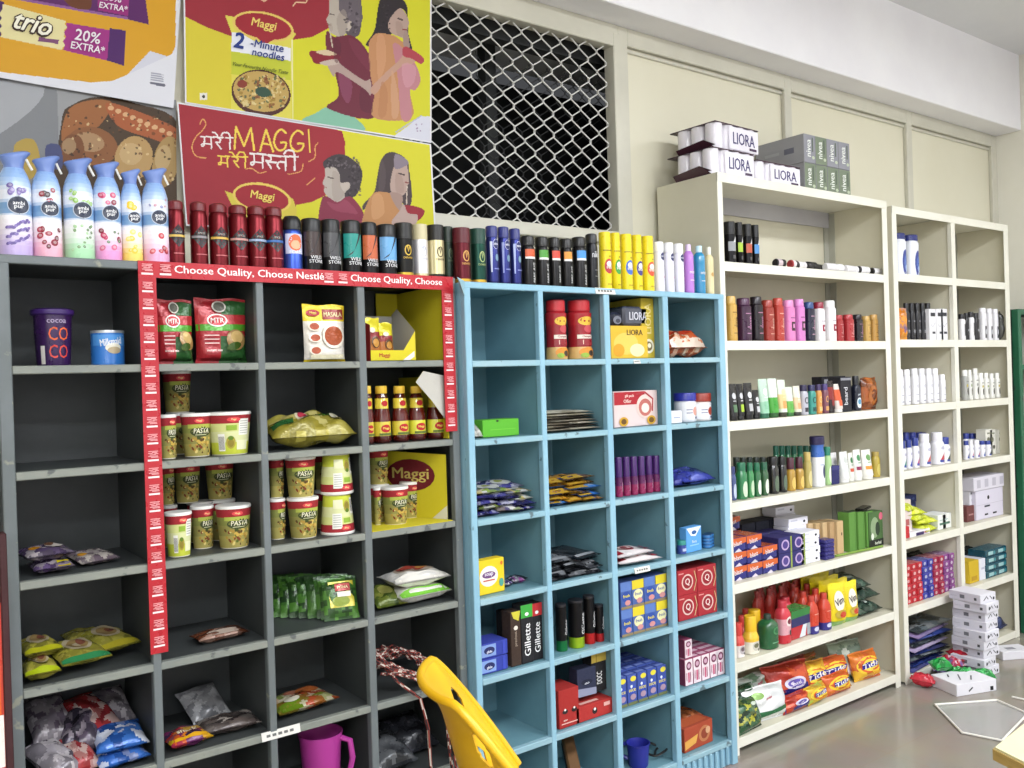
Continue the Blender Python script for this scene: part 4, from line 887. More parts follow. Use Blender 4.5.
for px in (328, 342): d.e = .0004; emblem(d, wx(px, D, zt), zt, .028)
mb.build('printed_strip', grey_unit)
YL = 'd2c424'
def card(name, label, pieces, cat='card'):
    mb = MB()
    for q in pieces: mb.box(*q, YL, 'paper')
    return mb
c = MB(); c.box(1.372, 1.3735, D+.012, D+.29, 1.467, 1.680, YL, 'paper'); c.box(1.30, 1.372, D+.286, D+.29, 1.467, 1.680, YL, 'paper'); o = c.build('display_card'); tag(o, 'yellow card lining the side of the top pigeonhole holding the sachet box', 'card')
c = MB(); c.box(1.372, 1.3735, D+.012, D+.29, 1.241, 1.42, YL, 'paper')
c.add([(1.371, D+.012, 1.285), (1.371, D+.016, 1.42), (1.285, D-.004, 1.435), (1.255, D-.012, 1.405), (1.31, D-.006, 1.35)], [(0, 4, 3, 2, 1)], 'b9b6ae', 'paper'); c.add([(1.371, D+.0135, 1.285), (1.371, D+.0175, 1.42), (1.285, D-.0025, 1.435), (1.255, D-.0105, 1.405), (1.31, D-.0045, 1.35)], [(0, 1, 2, 3, 4)], YL, 'paper')
o = c.build('display_card'); tag(o, 'curled card with pale back hanging over the sauce bottles', 'card')
c = MB(); c.box(1.116, 1.372, D+.004, D+.29, 1.0065, 1.008, YL, 'paper'); A_, B_ = np.array((1.272, D+.285)), np.array((1.3715, D+.03)); ed = (B_-A_); nm_ = np.array((ed[1], -ed[0])); nm_ /= np.hypot(*nm_)*1.0; nm_ = nm_ if nm_[1] < 0 else -nm_
P3 = lambda u, v, e=0: (*(A_+ed*u+nm_*e), 1.008+v*.2)
c.add([P3(0, 0), P3(1, 0), P3(1, .93), P3(.15, .97)], [(0, 1, 2, 3)], YL, 'paper'); c.add([P3(.80, 0, .001), P3(1, 0, .001), P3(1, .2, .001)], [(0, 1, 2)], 'd6d2c0', 'paper')
d = Dec(c, lambda u, v, e: P3(u, v, e+.0006), 'paper'); d.ell(.52, .62, .33, .235, '701420'); d.text('Maggi', .52, .62, .21, 'd8c46a', maxw=.5)
o = c.build('display_card'); tag(o, 'yellow display card with a maroon circle standing behind the noodle cups', 'card')
def ptag(x, y, z, w, h, label, rz=0):
    mb = MB().box(-w/2, w/2, -.0015, 0, 0, h, 'dcdad4', 'paper'); d = Dec(mb, flat_front(-.0015), 'paper'); r = random.Random(int(x*99))
    for k in range(5): d.rect(-w*.38+k*w*.15, h*.35, -w*.28+k*w*.15, h*.65, '6a6a68', n=1)
    o = mb.build('price_tag'); put(o, x, y, z, rz, -.25); return tag(o, label, 'price tag')
ptag(wx(281, D, .54), D-.003, .531, .1, .021, 'torn white price tag on the grey shelf edge over the pink mug')
ptag(wx(605, DB, 1.675), DB-.003, 1.668, .085, .02, 'white price tag under the yellow room sprays')
ptag(wx(642, DB, .765), DB-.003, .757, .07, .018, 'white price tag under the white and red packets')
ptag(wx(637, DB, 1.45), DB-.0005, 1.444, .03, .014, 'tiny white tag on the blue shelf edge under the carton')
# ------------------------------------------------------------------ goods in the grey unit
z = GZ[1]+.001
def coco(d, r, h): pass
u = empty('cocoa_tub'); x, r = span_round(33, 72, z, z) if False else span_round(32, 74, D+.10, z+.05)
prof = [(r*.8, 0), (r*.82, .003), (r*.9, .075), (r*.94, .118)]; mb = MB().lathe(prof, '33184a', 'gloss', seg=28); d = Dec(mb, round_front(prof)); d.text('CO', r*.15, .072, .03, 'e2622e', maxw=r*1.05, bold=.0); d.text('CO', r*.15, .032, .03, 'd8453a', maxw=r*1.05, bold=.0); d.rect(-r*.85, .004, -r*.6, .045, 'd9d5cc'); d.text('cocoa', r*.05, .1, .008, 'b9a8c8'); mb.build('tub_body', u)
MB().lathe([(r*1.0, .114), (r*1.06, .117), (r*1.06, .126), (r*.9, .129)], '3b1f63', 'plastic', seg=28).build('lid', u); put(u, x, D+.10, z); tag(u, 'purple cocoa tub with orange lettering in the first pigeonhole', 'tub')
u = empty('milk_tin'); x, r = span_round(90.6, 124.4, D+.09, z+.04); prof = [(r, 0), (r*1.02, .003), (r, .006), (r, .074)]; mb = MB().lathe(prof, '2f74c4', 'gloss', seg=26); d = Dec(mb, round_front([(r, 0), (r, .08)])); d.rect(-r*1.2, .045, r*1.2, .07, '4f93d8', n=10); d.ell(r*.15, .04, r*.5, .011, 'e6e3d2'); d.ell(r*.2, .034, r*.42, .008, 'b9a888'); d.text('Milkmaid', 0, .054, .016, 'f2f2f4', .15, r*1.3); mb.build('tin_body', u)
MB().lathe([(r*1.02, .074), (r*1.03, .077), (r*1.02, .08), (r*.94, .08), (r*.93, .077)], 'c9cdd2', 'metal', seg=26).build('lid', u); put(u, x, D+.09, z); tag(u, 'small blue condensed milk tin beside the purple tub', 'tin')
def mtr(w, h):
    def art(d, w, h):
        d.rect(-w*.5, h*.50, w*.5, h*.60, '4f9a2a', n=10); d.rect(-w*.5, h*.60, w*.5, h*.74, 'b03034', n=10); d.ell(-w*.1, h*.66, w*.2, h*.1, 'ece4de'); d.ell(-w*.1, h*.66, w*.17, h*.08, 'b82630'); d.text('MTR', -w*.1, h*.66, h*.075, 'f2eae4', maxw=w*.26)
        d.ell(-w*.05, h*.87, w*.14, h*.09, 'c9c2b8'); d.ell(-w*.05, h*.87, w*.11, h*.07, '5a5a50'); d.ell(w*.25, h*.36, w*.2, h*.16, '9a7a48', .5); d.ell(w*.27, h*.4, w*.13, h*.1, 'd0b070', .5); d.ell(w*.2, h*.26, w*.16, h*.06, '3f5a22', .3)
        for k in range(3): d.rect(-w*.38, h*(.42-k*.06), -w*.1, h*(.435-k*.06), 'e8c8c4', n=3)
        d.text('instant mix', -w*.2, h*.2, h*.035, 'f0dcd4', maxw=w*.36)
    return pouch('ready_mix_pouch', w, h, .045, lambda u, v: '2b5a2a' if (v < .42 and u > .45) or .74 < v < .97 and u > .5 else 'a3242c', art, seedv=3, stand=True, crimp=.045)
for L, R, T, rz, w in ((155.5, 192.5, 300, .05, 'partly behind the red strip'), (198, 248.5, 299, -.05, 'beside its twin')):
    boxed(mtr, L, R, T, z, D+.09, 'red and green ready mix pouch '+w, 'pouch', 'ready mix pouches', rz)
def masala(w, h):
    def art(d, w, h):
        d.rect(-w*.05, h*.74, w*.46, h*.92, '8a2a22'); d.text('MASALA', w*.2, h*.83, h*.08, 'e9d8a0', maxw=w*.44); d.ell(-w*.28, h*.85, w*.16, h*.06, 'a3202a'); d.text('Maggi', -w*.28, h*.85, h*.05, 'f0dc70', maxw=w*.26)
        d.ell(w*.18, h*.45, w*.28, h*.22, 'e6dfd0'); d.ell(w*.18, h*.45, w*.23, h*.17, 'a34a20')
        for q in (.62, .42, .2): d.ell(-w*.28, h*q, w*.15, h*.085, 'efe6d4'); d.ell(-w*.28, h*(q-.005), w*.11, h*.06, 'b0563a')
        d.rect(-w*.4, h*.05, w*.4, h*.12, 'f0e8c8')
    return pouch('spice_pouch', w, h, .03, bandfn((.04, 'e0c428'), (.3, 'e8e2d8'), (.7, 'e6dfd4'), (1, 'dfc526')), art, seedv=8, crimp=.04, lump=.1, stand=True)
boxed(masala, 303, 344, 305, z, D+.06, 'yellow and white spice pouch with a picture of a red curry bowl', 'pouch', None, -.06)
u = empty('display_box'); xa, xb = wx(371, D+.05, z), wx(416, D+.05, z); w = xb-xa
mb = MB(); Y = 'd8c926'
for q in ((0, w, 0, .002, 0, .03), (0, w, .13, .132, 0, .12), (0, w, 0, .132, 0, .002)): mb.box(*q, Y, 'paper')
for X_, pts_, c_, ci in ((0, [(0, 0), (.132, 0), (.132, .13), (.09, .125), (0, .10)], 'b32a2a', 'b9b6ae'), (w, [(0, 0), (.132, 0), (.132, .14), (.10, .155), (0, .085)], 'dccb30', 'b9b6ae')):
    sg = -1 if X_ == 0 else 1
    mb.add([(X_+sg*.0004, *q) for q in pts_], [(0, 4, 3, 2, 1) if X_ == 0 else (0, 1, 2, 3, 4)], c_, 'paper'); mb.add([(X_-sg*.0004, *q) for q in pts_], [(0, 1, 2, 3, 4) if X_ == 0 else (0, 4, 3, 2, 1)], ci, 'paper')
mb.add([(w, 0, .085), (w*.72, -.002, .03), (w, 0, .03)], [(0, 1, 2)], 'dccb30', 'paper')
mb.box(.002, w-.002, .128, .130, .002, .135, 'a5a29a', 'paper'); pass; d = Dec(mb, lambda u_, v, e: (u_, -e, v), 'paper'); d.poly([(w*.55, .002), (w*.7, .002), (w*.97, .028), (w*.97, .012), (w*.86, .002)], 'e9e4da'); d.text('Maggi', w*.3, .015, .014, 'b3282a')
mb.build('box', u)
def sach(w, h, sd): return pouch('sachet', w, h, .016, bandfn((.12, 'd2be30'), (.5, 'b06a2c'), (.7, '8a2a2a'), (1, 'd8cb2c')), lambda d, w, h: (d.ell(w*.05, h*.42, w*.3, h*.14, '5a3a1c'), d.ell(w*.05, h*.40, w*.22, h*.1, 'c28a3a'), d.ell(-w*.15, h*.7, w*.2, h*.06, 'e9e0d0')), seedv=sd, nu=10, nv=12)
put(u, xa, D+.05, z); tag(u, 'open yellow and red counter box of seasoning sachets', 'display box')
for i, (dx, dy, hh, rr) in enumerate(((.022, .03, .12, .1), (.026, .06, .118, -.05), (.03, .09, .115, .05), (.066, .035, .105, .16), (.07, .065, .11, -.1), (.075, .095, .105, .08))):
    o = sach(.048, hh, i); put(o, xa+dx+.005, D+.05+dy, z+.003, rr, -.08); tag(o, 'yellow seasoning sachet in the counter box, %s from the %s' % (ORD[i % 3], 'red side' if i < 3 else 'torn side'), 'sachet', 'sachets in the counter box')
# noodle cups
z = GZ[2]+.001; zc = GZ[3]+.001
cup_kind = {}
def cup(L, R, T, Bz, dy, label, kind=0, up=False, hh=None, grp='noodle cups', rz=0):
    x, r = span_round(L, R, D+dy, Bz+.08); h = hh or wz(T, x, D+dy-r)-Bz
    r *= .97; o = noodle_cup(r, h, kind, up); put(o, bay(x, r, D+dy-r, Bz), D+dy, Bz, rz); return tag(o, label, 'noodle cup', grp)
CH = .1065
for L, R, dy, zz, lab, kd, up, rz in (
    (157, 177, .065, z, 'noodle cup peeking out behind the red strip on the second shelf', 0, 0, .4), (179.5, 213, .075, z, 'noodle cup showing the pasta picture, front of the second shelf', 0, 0, 0), (209.5, 257, .065, z, 'lime noodle cup turned to show its barcode, beside the divider', 1, 0, 0), (165, 196, .20, z, 'noodle cup at the back of the second shelf, under another', 0, 0, .3),
    (161, 192, .20, z+CH, 'shaded noodle cup stacked on another behind the red strip', 0, 0, .1),
    (163.5, 192.7, .055, zc, 'lime noodle cup beside the red strip, third shelf front', 1, 0, .2), (189.5, 214.5, .12, zc, 'noodle cup between two cups, third shelf', 0, 0, .25), (214.5, 252, .075, zc, 'noodle cup standing apart by the divider on the third shelf', 0, 0, 0),
    (160, 178, .20, zc, 'noodle cup at the back behind the strip, third shelf', 0, 0, 0), (186, 216, .215, zc, 'noodle cup in the back, third shelf, under the middle stacked cup', 0, 0, .1), (213, 243, .21, zc, 'noodle cup in the back, third shelf, under the stacked cup by the divider', 0, 0, .1),
    (157, 175, .20, zc+CH, 'stacked noodle cup mostly hidden by the red strip', 0, 0, .5), (172.5, 201, .21, zc+CH, 'stacked noodle cup in the back, middle of the third shelf', 0, 0, .1), (204, 234.5, .21, zc+CH, 'stacked noodle cup in the back by the divider, third shelf', 0, 0, 0),
    (268, 286, .10, zc, 'noodle cup cut off by the divider, beside the green noodle cups', 0, 0, .6), (286, 319.5, .075, zc, 'noodle cup with pasta picture under another, third bay', 0, 0, 0), (314, 336, .17, zc, 'noodle cup in shadow between two piles', 0, 0, .3), (327, 363, .065, zc, 'upside down lime noodle cup, lower of two', 1, 1, 0),
    (268, 284, .11, zc+CH, 'shaded stacked noodle cup beside the divider, third bay', 0, 0, .6), (284, 316.5, .075, zc+CH, 'stacked noodle cup with pasta picture, third bay', 0, 0, -.1), (313, 332, .17, zc+CH, 'stacked noodle cup in shadow, third bay', 0, 0, .2), (327, 362, .065, zc+CH, 'upside down lime noodle cup, upper of two', 1, 1, .1),
    (373, 381, .10, zc, 'noodle cup half behind the divider, fourth bay', 0, 0, .5), (380.5, 409, .085, zc, 'noodle cup in front of the yellow display card', 0, 0, 0), (399, 419, .155, zc, 'noodle cup set back against the yellow display card', 0, 0, .2), (367, 390, .16, zc+.0, 'noodle cup at the back by the divider, fourth bay', 0, 0, .2), (366, 389, .16, zc+CH, 'stacked noodle cup in the dark corner, fourth bay', 0, 0, .2)):
    cup(L, R, 0, zz, dy, lab, kd, bool(up), CH-.001 if True else None, rz=rz)
# noodle bag, sauce bottles
xa, xb = wx(271, D+.06, z), wx(355, D+.06, z)
o = pouch('noodle_bag', xb-xa, .12, .072, mottle(['8f8430', 'a3973a', '7d7428', 'b5aa50', '8a8034', 'c0b670'], 9, 7, 3), lambda d, w, h: (d.poly([(-w*.48, h*.2), (-w*.22, h*.3), (-w*.2, h*.46), (-w*.48, h*.42)], '2b5a2e'), d.ell(-w*.08, h*.5, w*.09, h*.14, 'd8d0b0'), d.text('noodle', w*.12, h*.5, h*.26, '3d6a22', .15, w*.3, .2), d.ell(-w*.08, h*.48, w*.06, h*.09, 'b03a4a'), d.ell(w*.33, h*.42, w*.08, h*.14, 'd6d0b4')), seedv=5, lump=.3, nu=26, nv=18, crimp=.03)
put(o, bay((xa+xb)/2, (xb-xa)/2, D+.05, z), D+.035, z+.034, 0, -PI/2+.28); rest(o, z); tag(o, 'plump yellow family bag of noodles lying across the pigeonhole', 'bag')
for i, (L, R, T, lo, w) in enumerate(((362, 373.5, 387, 'c9b83a', 'partly hidden by the divider'), (373.5, 390, 386.5, 'd2bf40', 'second of five'), (391.7, 408, 386, 'cdbb3a', 'in the middle of five'), (408.3, 425, 385.5, 'd0cf3c', 'with a lime label'), (426.5, 443.5, 396, 'd0cf3c', 'under the curled card'))):
    standing(lambda r, h: sauce_bottle(r, h, lo), L, R, 386, z, D+.06, 'red sauce bottle with yellow cap, '+w, 'bottle', 'sauce bottles')
# small packets
def snack(w, h, t, cols, sd, art=None, name='snack_packet', fn='foil', lump=.22): return pouch(name, w, h, t, mottle(cols, 6, 8, sd), art, fn, seedv=sd, lump=lump, nu=22, nv=28)
def pk(L, R, z, dy, dep, t, cols, sd, label, cat='packet', grp=None, rz=0, tilt=0, art=None, name='snack_packet', base=D, ry=0, lift=0, fn='foil'):
    xa, xb = wx(L, base+dy, z), wx(R, base+dy, z); o = snack(xb-xa, dep, t, cols, sd, art, name, fn)
    put(o, bay((xa+xb)/2, (xb-xa)/2*1.05, base+dy, z), base+dy, z, rz, -PI/2+tilt, ry); settle(o, z+lift, C2X if base != D and base != DB else C1X if L > 725 and base == D else None); return tag(o, label, cat, grp)
PUR = ['4a3a5c', '5d4a70', '8a7a8c', '3a2d48', '6d6470', 'b0a6a8']
zc = GZ[3]+.001
blo = lambda d, w, h: (d.ell(-w*.25, h*.4, w*.14, h*.14, 'c98a20'), d.ell(w*.2, h*.5, w*.2, h*.2, 'c8c0b8'), d.ell(w*.1, h*.55, w*.1, h*.1, '6a4a38'))
pk(34, 76, zc, .03, .11, .022, PUR, 21, 'purple biscuit packet lying lowest in the empty looking pigeonhole', grp='biscuit packets', art=lambda d, w, h: d.rect(w*.1, h*.05, w*.4, h*.3, 'c9b81c'))
pk(28, 78, zc, .045, .12, .026, PUR, 22, 'purple biscuit packet with an orange flower, on top of its twin', grp='biscuit packets', art=blo, lift=.024, rz=.1)
pk(80, 123, zc, .07, .10, .022, ['8c8484', '5a4c58', 'a09890', '6d6068', 'b5ada5'], 23, 'silvery purple biscuit packet lying apart towards the red strip', grp='biscuit packets', art=lambda d, w, h: d.ell(-w*.3, h*.4, w*.12, h*.12, 'c08a30'), rz=.25, tilt=.12)
zc = GZ[4]+.001; NOO = ['8a8634', 'a39c3e', '7a7630', '979040', '6f6c2a', 'b0a650']
nood = lambda c: (lambda d, w, h: (d.rect(-w*.48, .004, w*.48, h*.12, c, n=10), d.ell(0, h*.5, w*.3, h*.28, 'b7aa8c'), d.ell(.0, h*.48, w*.22, h*.2, '9a8152'), d.ell(w*.08, h*.5, w*.1, h*.1, '7a4a3a')))
pk(25.5, 62, zc, .02, .13, .035, NOO, 31, 'yellow green noodle packet at the front corner by the side post', grp='flat noodle packets', art=nood('a9b81c'))
pk(26, 66, zc, .07, .13, .032, NOO, 32, 'yellow green noodle packet on top of the one by the side post', grp='flat noodle packets', art=nood('a9a820'), lift=.034, rz=.08)
pk(62, 114, zc, .03, .15, .034, NOO, 33, 'noodle packet with a green front seam, centre of the pile', grp='flat noodle packets', art=nood('2f7a4a'), lift=.012, rz=.12, tilt=.08)
pk(100, 146, zc, .08, .15, .034, NOO, 34, 'noodle packet on the divider side of the pile', grp='flat noodle packets', art=nood('a0962a'), lift=.016, rz=.25, tilt=.1)
pk(70, 112, zc, .15, .12, .03, NOO, 35, 'noodle packet at the back of the pile', grp='flat noodle packets', lift=.02)
# heap of mixed bags at the bottom
zc = GZ[5]+.001; HEAP = [['8a8488', '6d686e', 'a8a2a6', '5a4f5c'], ['3a3440', '5d5262', '2b2730', '8a8088'], ['a33438', '7a2a2e', 'c9b8b0', '8f2f30'], ['2f5aa8', '3f72c0', 'd8dce8', '244a8c'], ['6f6a70', '9a949a', '4c4650', 'b8b2b4']]
for i, (L, R, dy, dep, t, c, rz, tilt, lift, w) in enumerate(((100, 152, .02, .12, .03, 3, .08, .05, .0, 'blue and white bag, lowest at the front by the divider'), (98, 150, .035, .13, .035, 3, -.05, .12, .028, 'blue topped bag lying over the front one'), (30, 70, .03, .14, .05, 4, .5, .35, .0, 'grey bag with a purple end near the side post'), (72, 104, .04, .13, .05, 2, .2, .3, .0, 'red bag in the middle of the heap'),
    (60, 100, .09, .15, .05, 1, -.2, .4, .03, 'dark plum bag behind the red one'), (85, 130, .13, .15, .05, 2, .35, .45, .04, 'white bag with a red stripe towards the back'), (35, 80, .14, .15, .05, 0, .1, .5, .05, 'pale grey bag at the back of the heap'), (28, 60, .15, .14, .05, 1, -.3, .5, .02, 'dark bag in the back corner by the post'), (105, 145, .17, .12, .04, 0, .1, .5, .05, 'grey white bag against the back by the divider'))):
    pk(L, R, zc, dy, dep, t, HEAP[c], 40+i, w+', bottom of the first column', 'bag', 'heap of bags in the lowest pigeonhole', rz, tilt, lift=lift, name='snack_bag')
zc = GZ[4]+.001
pk(199, 251, zc, .06, .07, .022, ['5a3222', '6d3d28', '4a2a1c', 'a8897a'], 61, 'brown wafer packet lying alone on the shelf', art=lambda d, w, h: d.rect(-w*.3, h*.1, w*.3, h*.35, 'b9a89a', n=8), rz=.06)
zc = GZ[5]+.001
pk(172, 215, zc, .025, .10, .03, ['b02c2a', 'd87a22', '5a2a5c', 'c9a020', '3a2a48'], 62, 'red and orange snack packet at the shelf front', art=lambda d, w, h: (d.rect(-w*.4, .01, w*.4, h*.18, 'd8a020', n=8), d.text('snack', 0, h*.4, h*.16, 'f0e0c0')), rz=.1)
pk(212, 268, zc, .045, .10, .03, ['3a3030', '8a827c', '2a2424', '5a504c', 'a39a92'], 63, 'black and silver patterned snack packet beside the red one', rz=-.08)
pk(192, 236, zc, .17, .11, .035, ['8a8a8c', 'a5a5a6', '6d6d70'], 64, 'crumpled grey packet leaning at the back', tilt=.7, rz=.3)
zc = GZ[4]+.001; GP = ['2a4a20', '3d6a28', '1f3a1a', '4a7a2c']
for i in range(9):
    k = i/8; L, R = lerp(337, 268, k), lerp(368, 292, k); dy = .045+.020*i
    art = (lambda d, w, h: (d.rect(-w*.32, h*.28, w*.4, h*.9, 'c4b73a', n=8), d.ell(0, h*.42, w*.26, h*.13, '8a9a3a'), d.rect(-w*.15, h*.66, w*.3, h*.84, 'a8302a', n=4), d.text('POHA', w*.08, h*.75, h*.07, 'f0e2b0', maxw=w*.42), d.rect(-w*.1, h*.52, w*.3, h*.64, 'e2ddc8', n=4))) if i < 2 else (lambda d, w, h: d.rect(-w*.1, h*.3, w*.4, h*.85, '8a9a34', n=6))
    xa, xb = wx(L, D+dy, zc), wx(R, D+dy, zc); o = pouch('instant_mix_packet', .095, .112, .02, mottle(GP, 6, 8, i), art, seedv=70+i, nu=10, nv=14)
    put(o, (xa+xb)/2, D+dy, zc+.002, -.25, -.38); settle(o, zc); tag(o, 'green instant mix packet, %s from the shelf front in a leaning row' % ORD[i], 'packet', 'leaning green packets')
zc = GZ[5]+.001
pk(279, 342, zc, .05, .13, .032, ['a34a2a', '6f7a2a', 'b0a890', '8a3a22', '5a6a24'], 81, 'red and green snack packet lying on the dusty shelf', art=lambda d, w, h: (d.rect(-w*.45, .004, -w*.1, h*.25, '5f7a1c', n=6), d.ell(-w*.2, h*.3, w*.13, h*.1, 'd9d4c0'), d.ell(w*.2, h*.6, w*.2, h*.16, '96522a')), rz=.12)
zc = GZ[4]+.001
pk(378, 408, zc, .05, .11, .035, ['4a5a24', '5f6a2a', '38481c', '7a8038'], 82, 'dark green instant noodle packet beside the divider', tilt=.35, art=lambda d, w, h: d.ell(0, h*.5, w*.25, h*.2, '8a8a48'))
bag = lambda c: (lambda d, w, h: (d.rect(-w*.48, .004, w*.48, h*.2, c, n=10), d.ell(0, h*.5, w*.38, h*.27, 'c9b9a6'), d.ell(-w*.05, h*.52, w*.28, h*.2, 'a8483a'), d.ell(w*.15, h*.5, w*.12, h*.1, 'c88a4a')))
pk(408, 458.5, zc, .03, .13, .045, ['e2e0da', 'd4d2c8', 'ecebe6'], 83, 'white flour packet with a lime green front edge, lower of two', art=bag('7ac043'), rz=.03)
pk(405, 458, zc, .035, .13, .042, ['e6e3dc', 'dad6cc', 'eeece8'], 84, 'white packet with a red food picture, on top of its twin', art=bag('eeeae0'), lift=.043, rz=-.05)
# rope coil hanging out of its pigeonhole
zc = GZ[5]+.001; rc = lambda i, k: (('7d3028', '2b1d20', '8a3a30', 'c9beb2')[(i+k) % 4])
rnd = random.Random(3); pts = []
for i in range(170):
    a = i*.32; t = i/170; pts.append((1.242+(.078+.02*math.sin(i*.7))*math.cos(a)-.02*t, D+.10+(.055+.02*math.cos(i*.9))*math.sin(a)-.03*t, zc+.012+.075*abs(math.sin(a*.5+.4))*rnd.uniform(.7, 1.1)+.02*t))
pts += [(1.175, D+.02, zc+.05), (1.19, D-.005, zc+.03), (1.235, D-.015, zc-.01), (1.255, D-.02, zc-.10), (1.26, D-.02, zc-.25), (1.255, D-.02, zc-.45)]
cr_ = []
P = [Vector(p) for p in pts]
for i in range(len(P)-1):
    for t in (0, .34, .67): cr_.append(P[i].lerp(P[i+1], t))
o = MB().tube(cr_, .0044, rc, 'rope', seg=6).build('rope'); tag(o, 'red white and black braided rope coiled in the pigeonhole and hanging down', 'rope')
l2 = [(1.30, D+.06, zc+.03), (1.31, D+.01, zc+.02), (1.315, D-.012, zc-.02), (1.32, D-.018, zc-.15), (1.335, D-.018, zc-.3), (1.34, D-.018, zc-.48)]
def dens(p, k=14): return [tuple(v) for v in smooth_open(p, k)]
o = MB().tube(dens(l2), .0046, rc, 'rope').build('rope'); tag(o, 'second braided rope strand hanging in front of the lowest pigeonhole', 'rope')
l3 = [(1.15, D+.05, zc+.06), (1.20, D+.0, zc+.055), (1.27, D-.018, zc+.01), (1.31, D-.03, zc-.08), (1.33, D-.034, zc-.2), (1.335, D-.034, zc-.46)]
o = MB().tube(dens(l3), .0046, rc, 'rope').build('rope'); tag(o, 'braided rope strand arching out of the coil beside the yellow chair', 'rope')
# pink mug and dark things in the lowest row
zc = GZ[6]+.001; u = empty('plastic_mug'); x, r = span_round(298, 343, D+.10, zc+.13)
mb = MB(); mb.lathe([(r*.74, 0), (r*.78, .004), (r*.93, .14), (r*.98, .15), (r*1.0, .158), (r*.95, .158), (r*.9, .14), (r*.72, .01)], 'b43d98', 'plastic', seg=30, top=False); mb.add([(r*.72*math.cos(2*PI*k/20), r*.72*math.sin(2*PI*k/20), .01) for k in range(20)], [tuple(range(20))], '9a3484', 'plastic'); mb.build('mug_body', u)
MB().tube([(r*.9, 0, .14), (r*1.35, -.01, .135), (r*1.45, -.012, .09), (r*1.25, -.01, .04), (r*.82, 0, .035)], .008, 'b43d98', 'plastic', seg=8).build('handle', u); put(u, x, D+.10, zc, -.6); tag(u, 'pink plastic mug in the lowest pigeonhole', 'mug')
for i, (L, R, dy, dep, t, c, tl, w) in enumerate(((375, 420, .05, .16, .06, ['4a4c50', '35373a', '5d5f62', '2a2b2e'], .3, 'dark grey bag under the hanging rope'), (405, 450, .12, .15, .06, ['2a2b30', '3c3d44', '1d1e22'], .45, 'black bag deep under the hanging rope'), (378, 400, .10, .1, .03, ['b05a24', '8a3f1c', 'c97a3a'], .8, 'orange packet among dark bags under the rope'))):
    pk(L, R, zc, dy, dep, t, c, 90+i, w, 'bag', None, .1, tl, name='bag')
# ------------------------------------------------------------------ goods in the blue pigeonholes
def bz(i): return BZ[i]+.001
z = bz(1)
def drink(d, R, b, H):
    d.ell(0, b+H*.78, R*.8, H*.09, 'd9b23a'); d.ell(R*.2, b+H*.62, R*.5, H*.08, 'c04a52'); d.rect(-R*.9, b+H*.42, R*.9, b+H*.5, 'e6d8cc', n=8); d.text('Champion', 0, b+H*.46, H*.055, '7a1a22', maxw=R*1.5); d.rect(-R*.9, b+H*.28, R*.9, b+H*.42, '8f1f28', n=8); d.text('1', -R*.4, b+H*.35, H*.09, 'eed9c8')
    d.ell(0, b+H*.14, R*.8, H*.1, 'd98a2a'); d.ell(R*.3, b+H*.12, R*.3, H*.06, '3a2a22'); d.ell(-R*.3, b+H*.08, R*.35, H*.05, '8fae3a')
for L, R, w in ((545.5, 566.5, 'beside the divider'), (567, 591.5, 'beside its twin')):
    standing(lambda r, h: bottle('drink_powder_bottle', 2*r, 2*r, h, '96202a', 'b8262e', .18, .86, 2, drink, .06, waist=.1, bands=((0, .26, 'd8b070'), (.8, 1, 'a3242c')), fn='wrap'), L, R, 299.5, z, DB+.07, 'film wrapped red drink powder bottle with red cap, '+w, 'bottle', 'wrapped drink powder bottles')
liora = lambda c, s=.5: (lambda d, w, h: d.text('LIORA', w*.1, h*s, h*.26, c, maxw=w*.66))
boxed(lambda w, h: carton('carton', w, .16, h, 'd8b034', lambda d, w, h: (d.ell(-w*.1, h*.45, w*.33, h*.34, 'e0c05a'), d.ell(w*.2, h*.25, w*.2, h*.2, 'e9dda8'), d.ell(-w*.3, h*.25, w*.15, h*.2, 'd89a2a'), d.text('LIORA', w*.14, h*.8, h*.17, '4a3a28', maxw=w*.56))), 611, 647.8, 326, z, DB+.035, 'yellow tissue carton with dark lettering, lowest in its pigeonhole', 'carton')
zt = z+.1105
boxed(lambda w, h: carton('tissue_pack', w, .12, h, '4d4f5c', lambda d, w, h: d.text('LIORA', w*.08, h*.5, h*.42, 'c9c9d4', maxw=w*.7), fn='wrap', bev=.008), 623.7, 648, 306.5, zt, DB+.05, 'dark grey film wrapped tissue pack lying on the yellow carton', 'tissue pack')
boxed(lambda w, h: carton('tissue_pack', w, .12, h, '2a2c3c', lambda d, w, h: (d.ell(0, h*.4, w*.36, h*.3, '6d7080'), d.ell(w*.05, h*.35, w*.2, h*.16, '3a3c4c')), fn='wrap', bev=.01), 611.5, 623, 312, zt, DB+.06, 'black film wrapped roll pack beside the dark grey tissue pack', 'tissue pack')
boxed(lambda w, h: carton('carton', w, .16, h, 'bfa832', lambda d, w, h: (d.text('LIORA', 0, h*.66, w*.5, 'e0d08a', PI/2, h*.5), d.ell(0, h*.2, w*.42, h*.12, 'e8e2c8'), d.ell(0, h*.2, w*.28, h*.08, '7a6a48'), d.ell(w*.05, h*.21, w*.14, h*.04, 'e8e2c8'))), 648.5, 661, 298.5, z, DB+.05, 'tall olive yellow carton with upright lettering by the divider', 'carton')
OR = ['b5522a', 'c8683a', 'd9a07a', '9a4422', 'e0c4a8', 'a85a34']
for L, R, sd, w in ((670, 694, 5, 'beside the divider'), (690, 716, 9, 'beside the ivory shelf side')):
    pk(L, R, z, .06, .13, .085, OR, sd, 'puffy orange see through packet, '+w, 'packet', 'orange puffy packets', art=lambda d, w, h: (d.rect(-w*.4, h*.02, w*.4, h*.16, 'd6c2b0', n=6), d.ell(0, h*.4, w*.3, h*.1, 'b03a22')), base=DB, fn='wrap', tilt=.3)
z = bz(2)
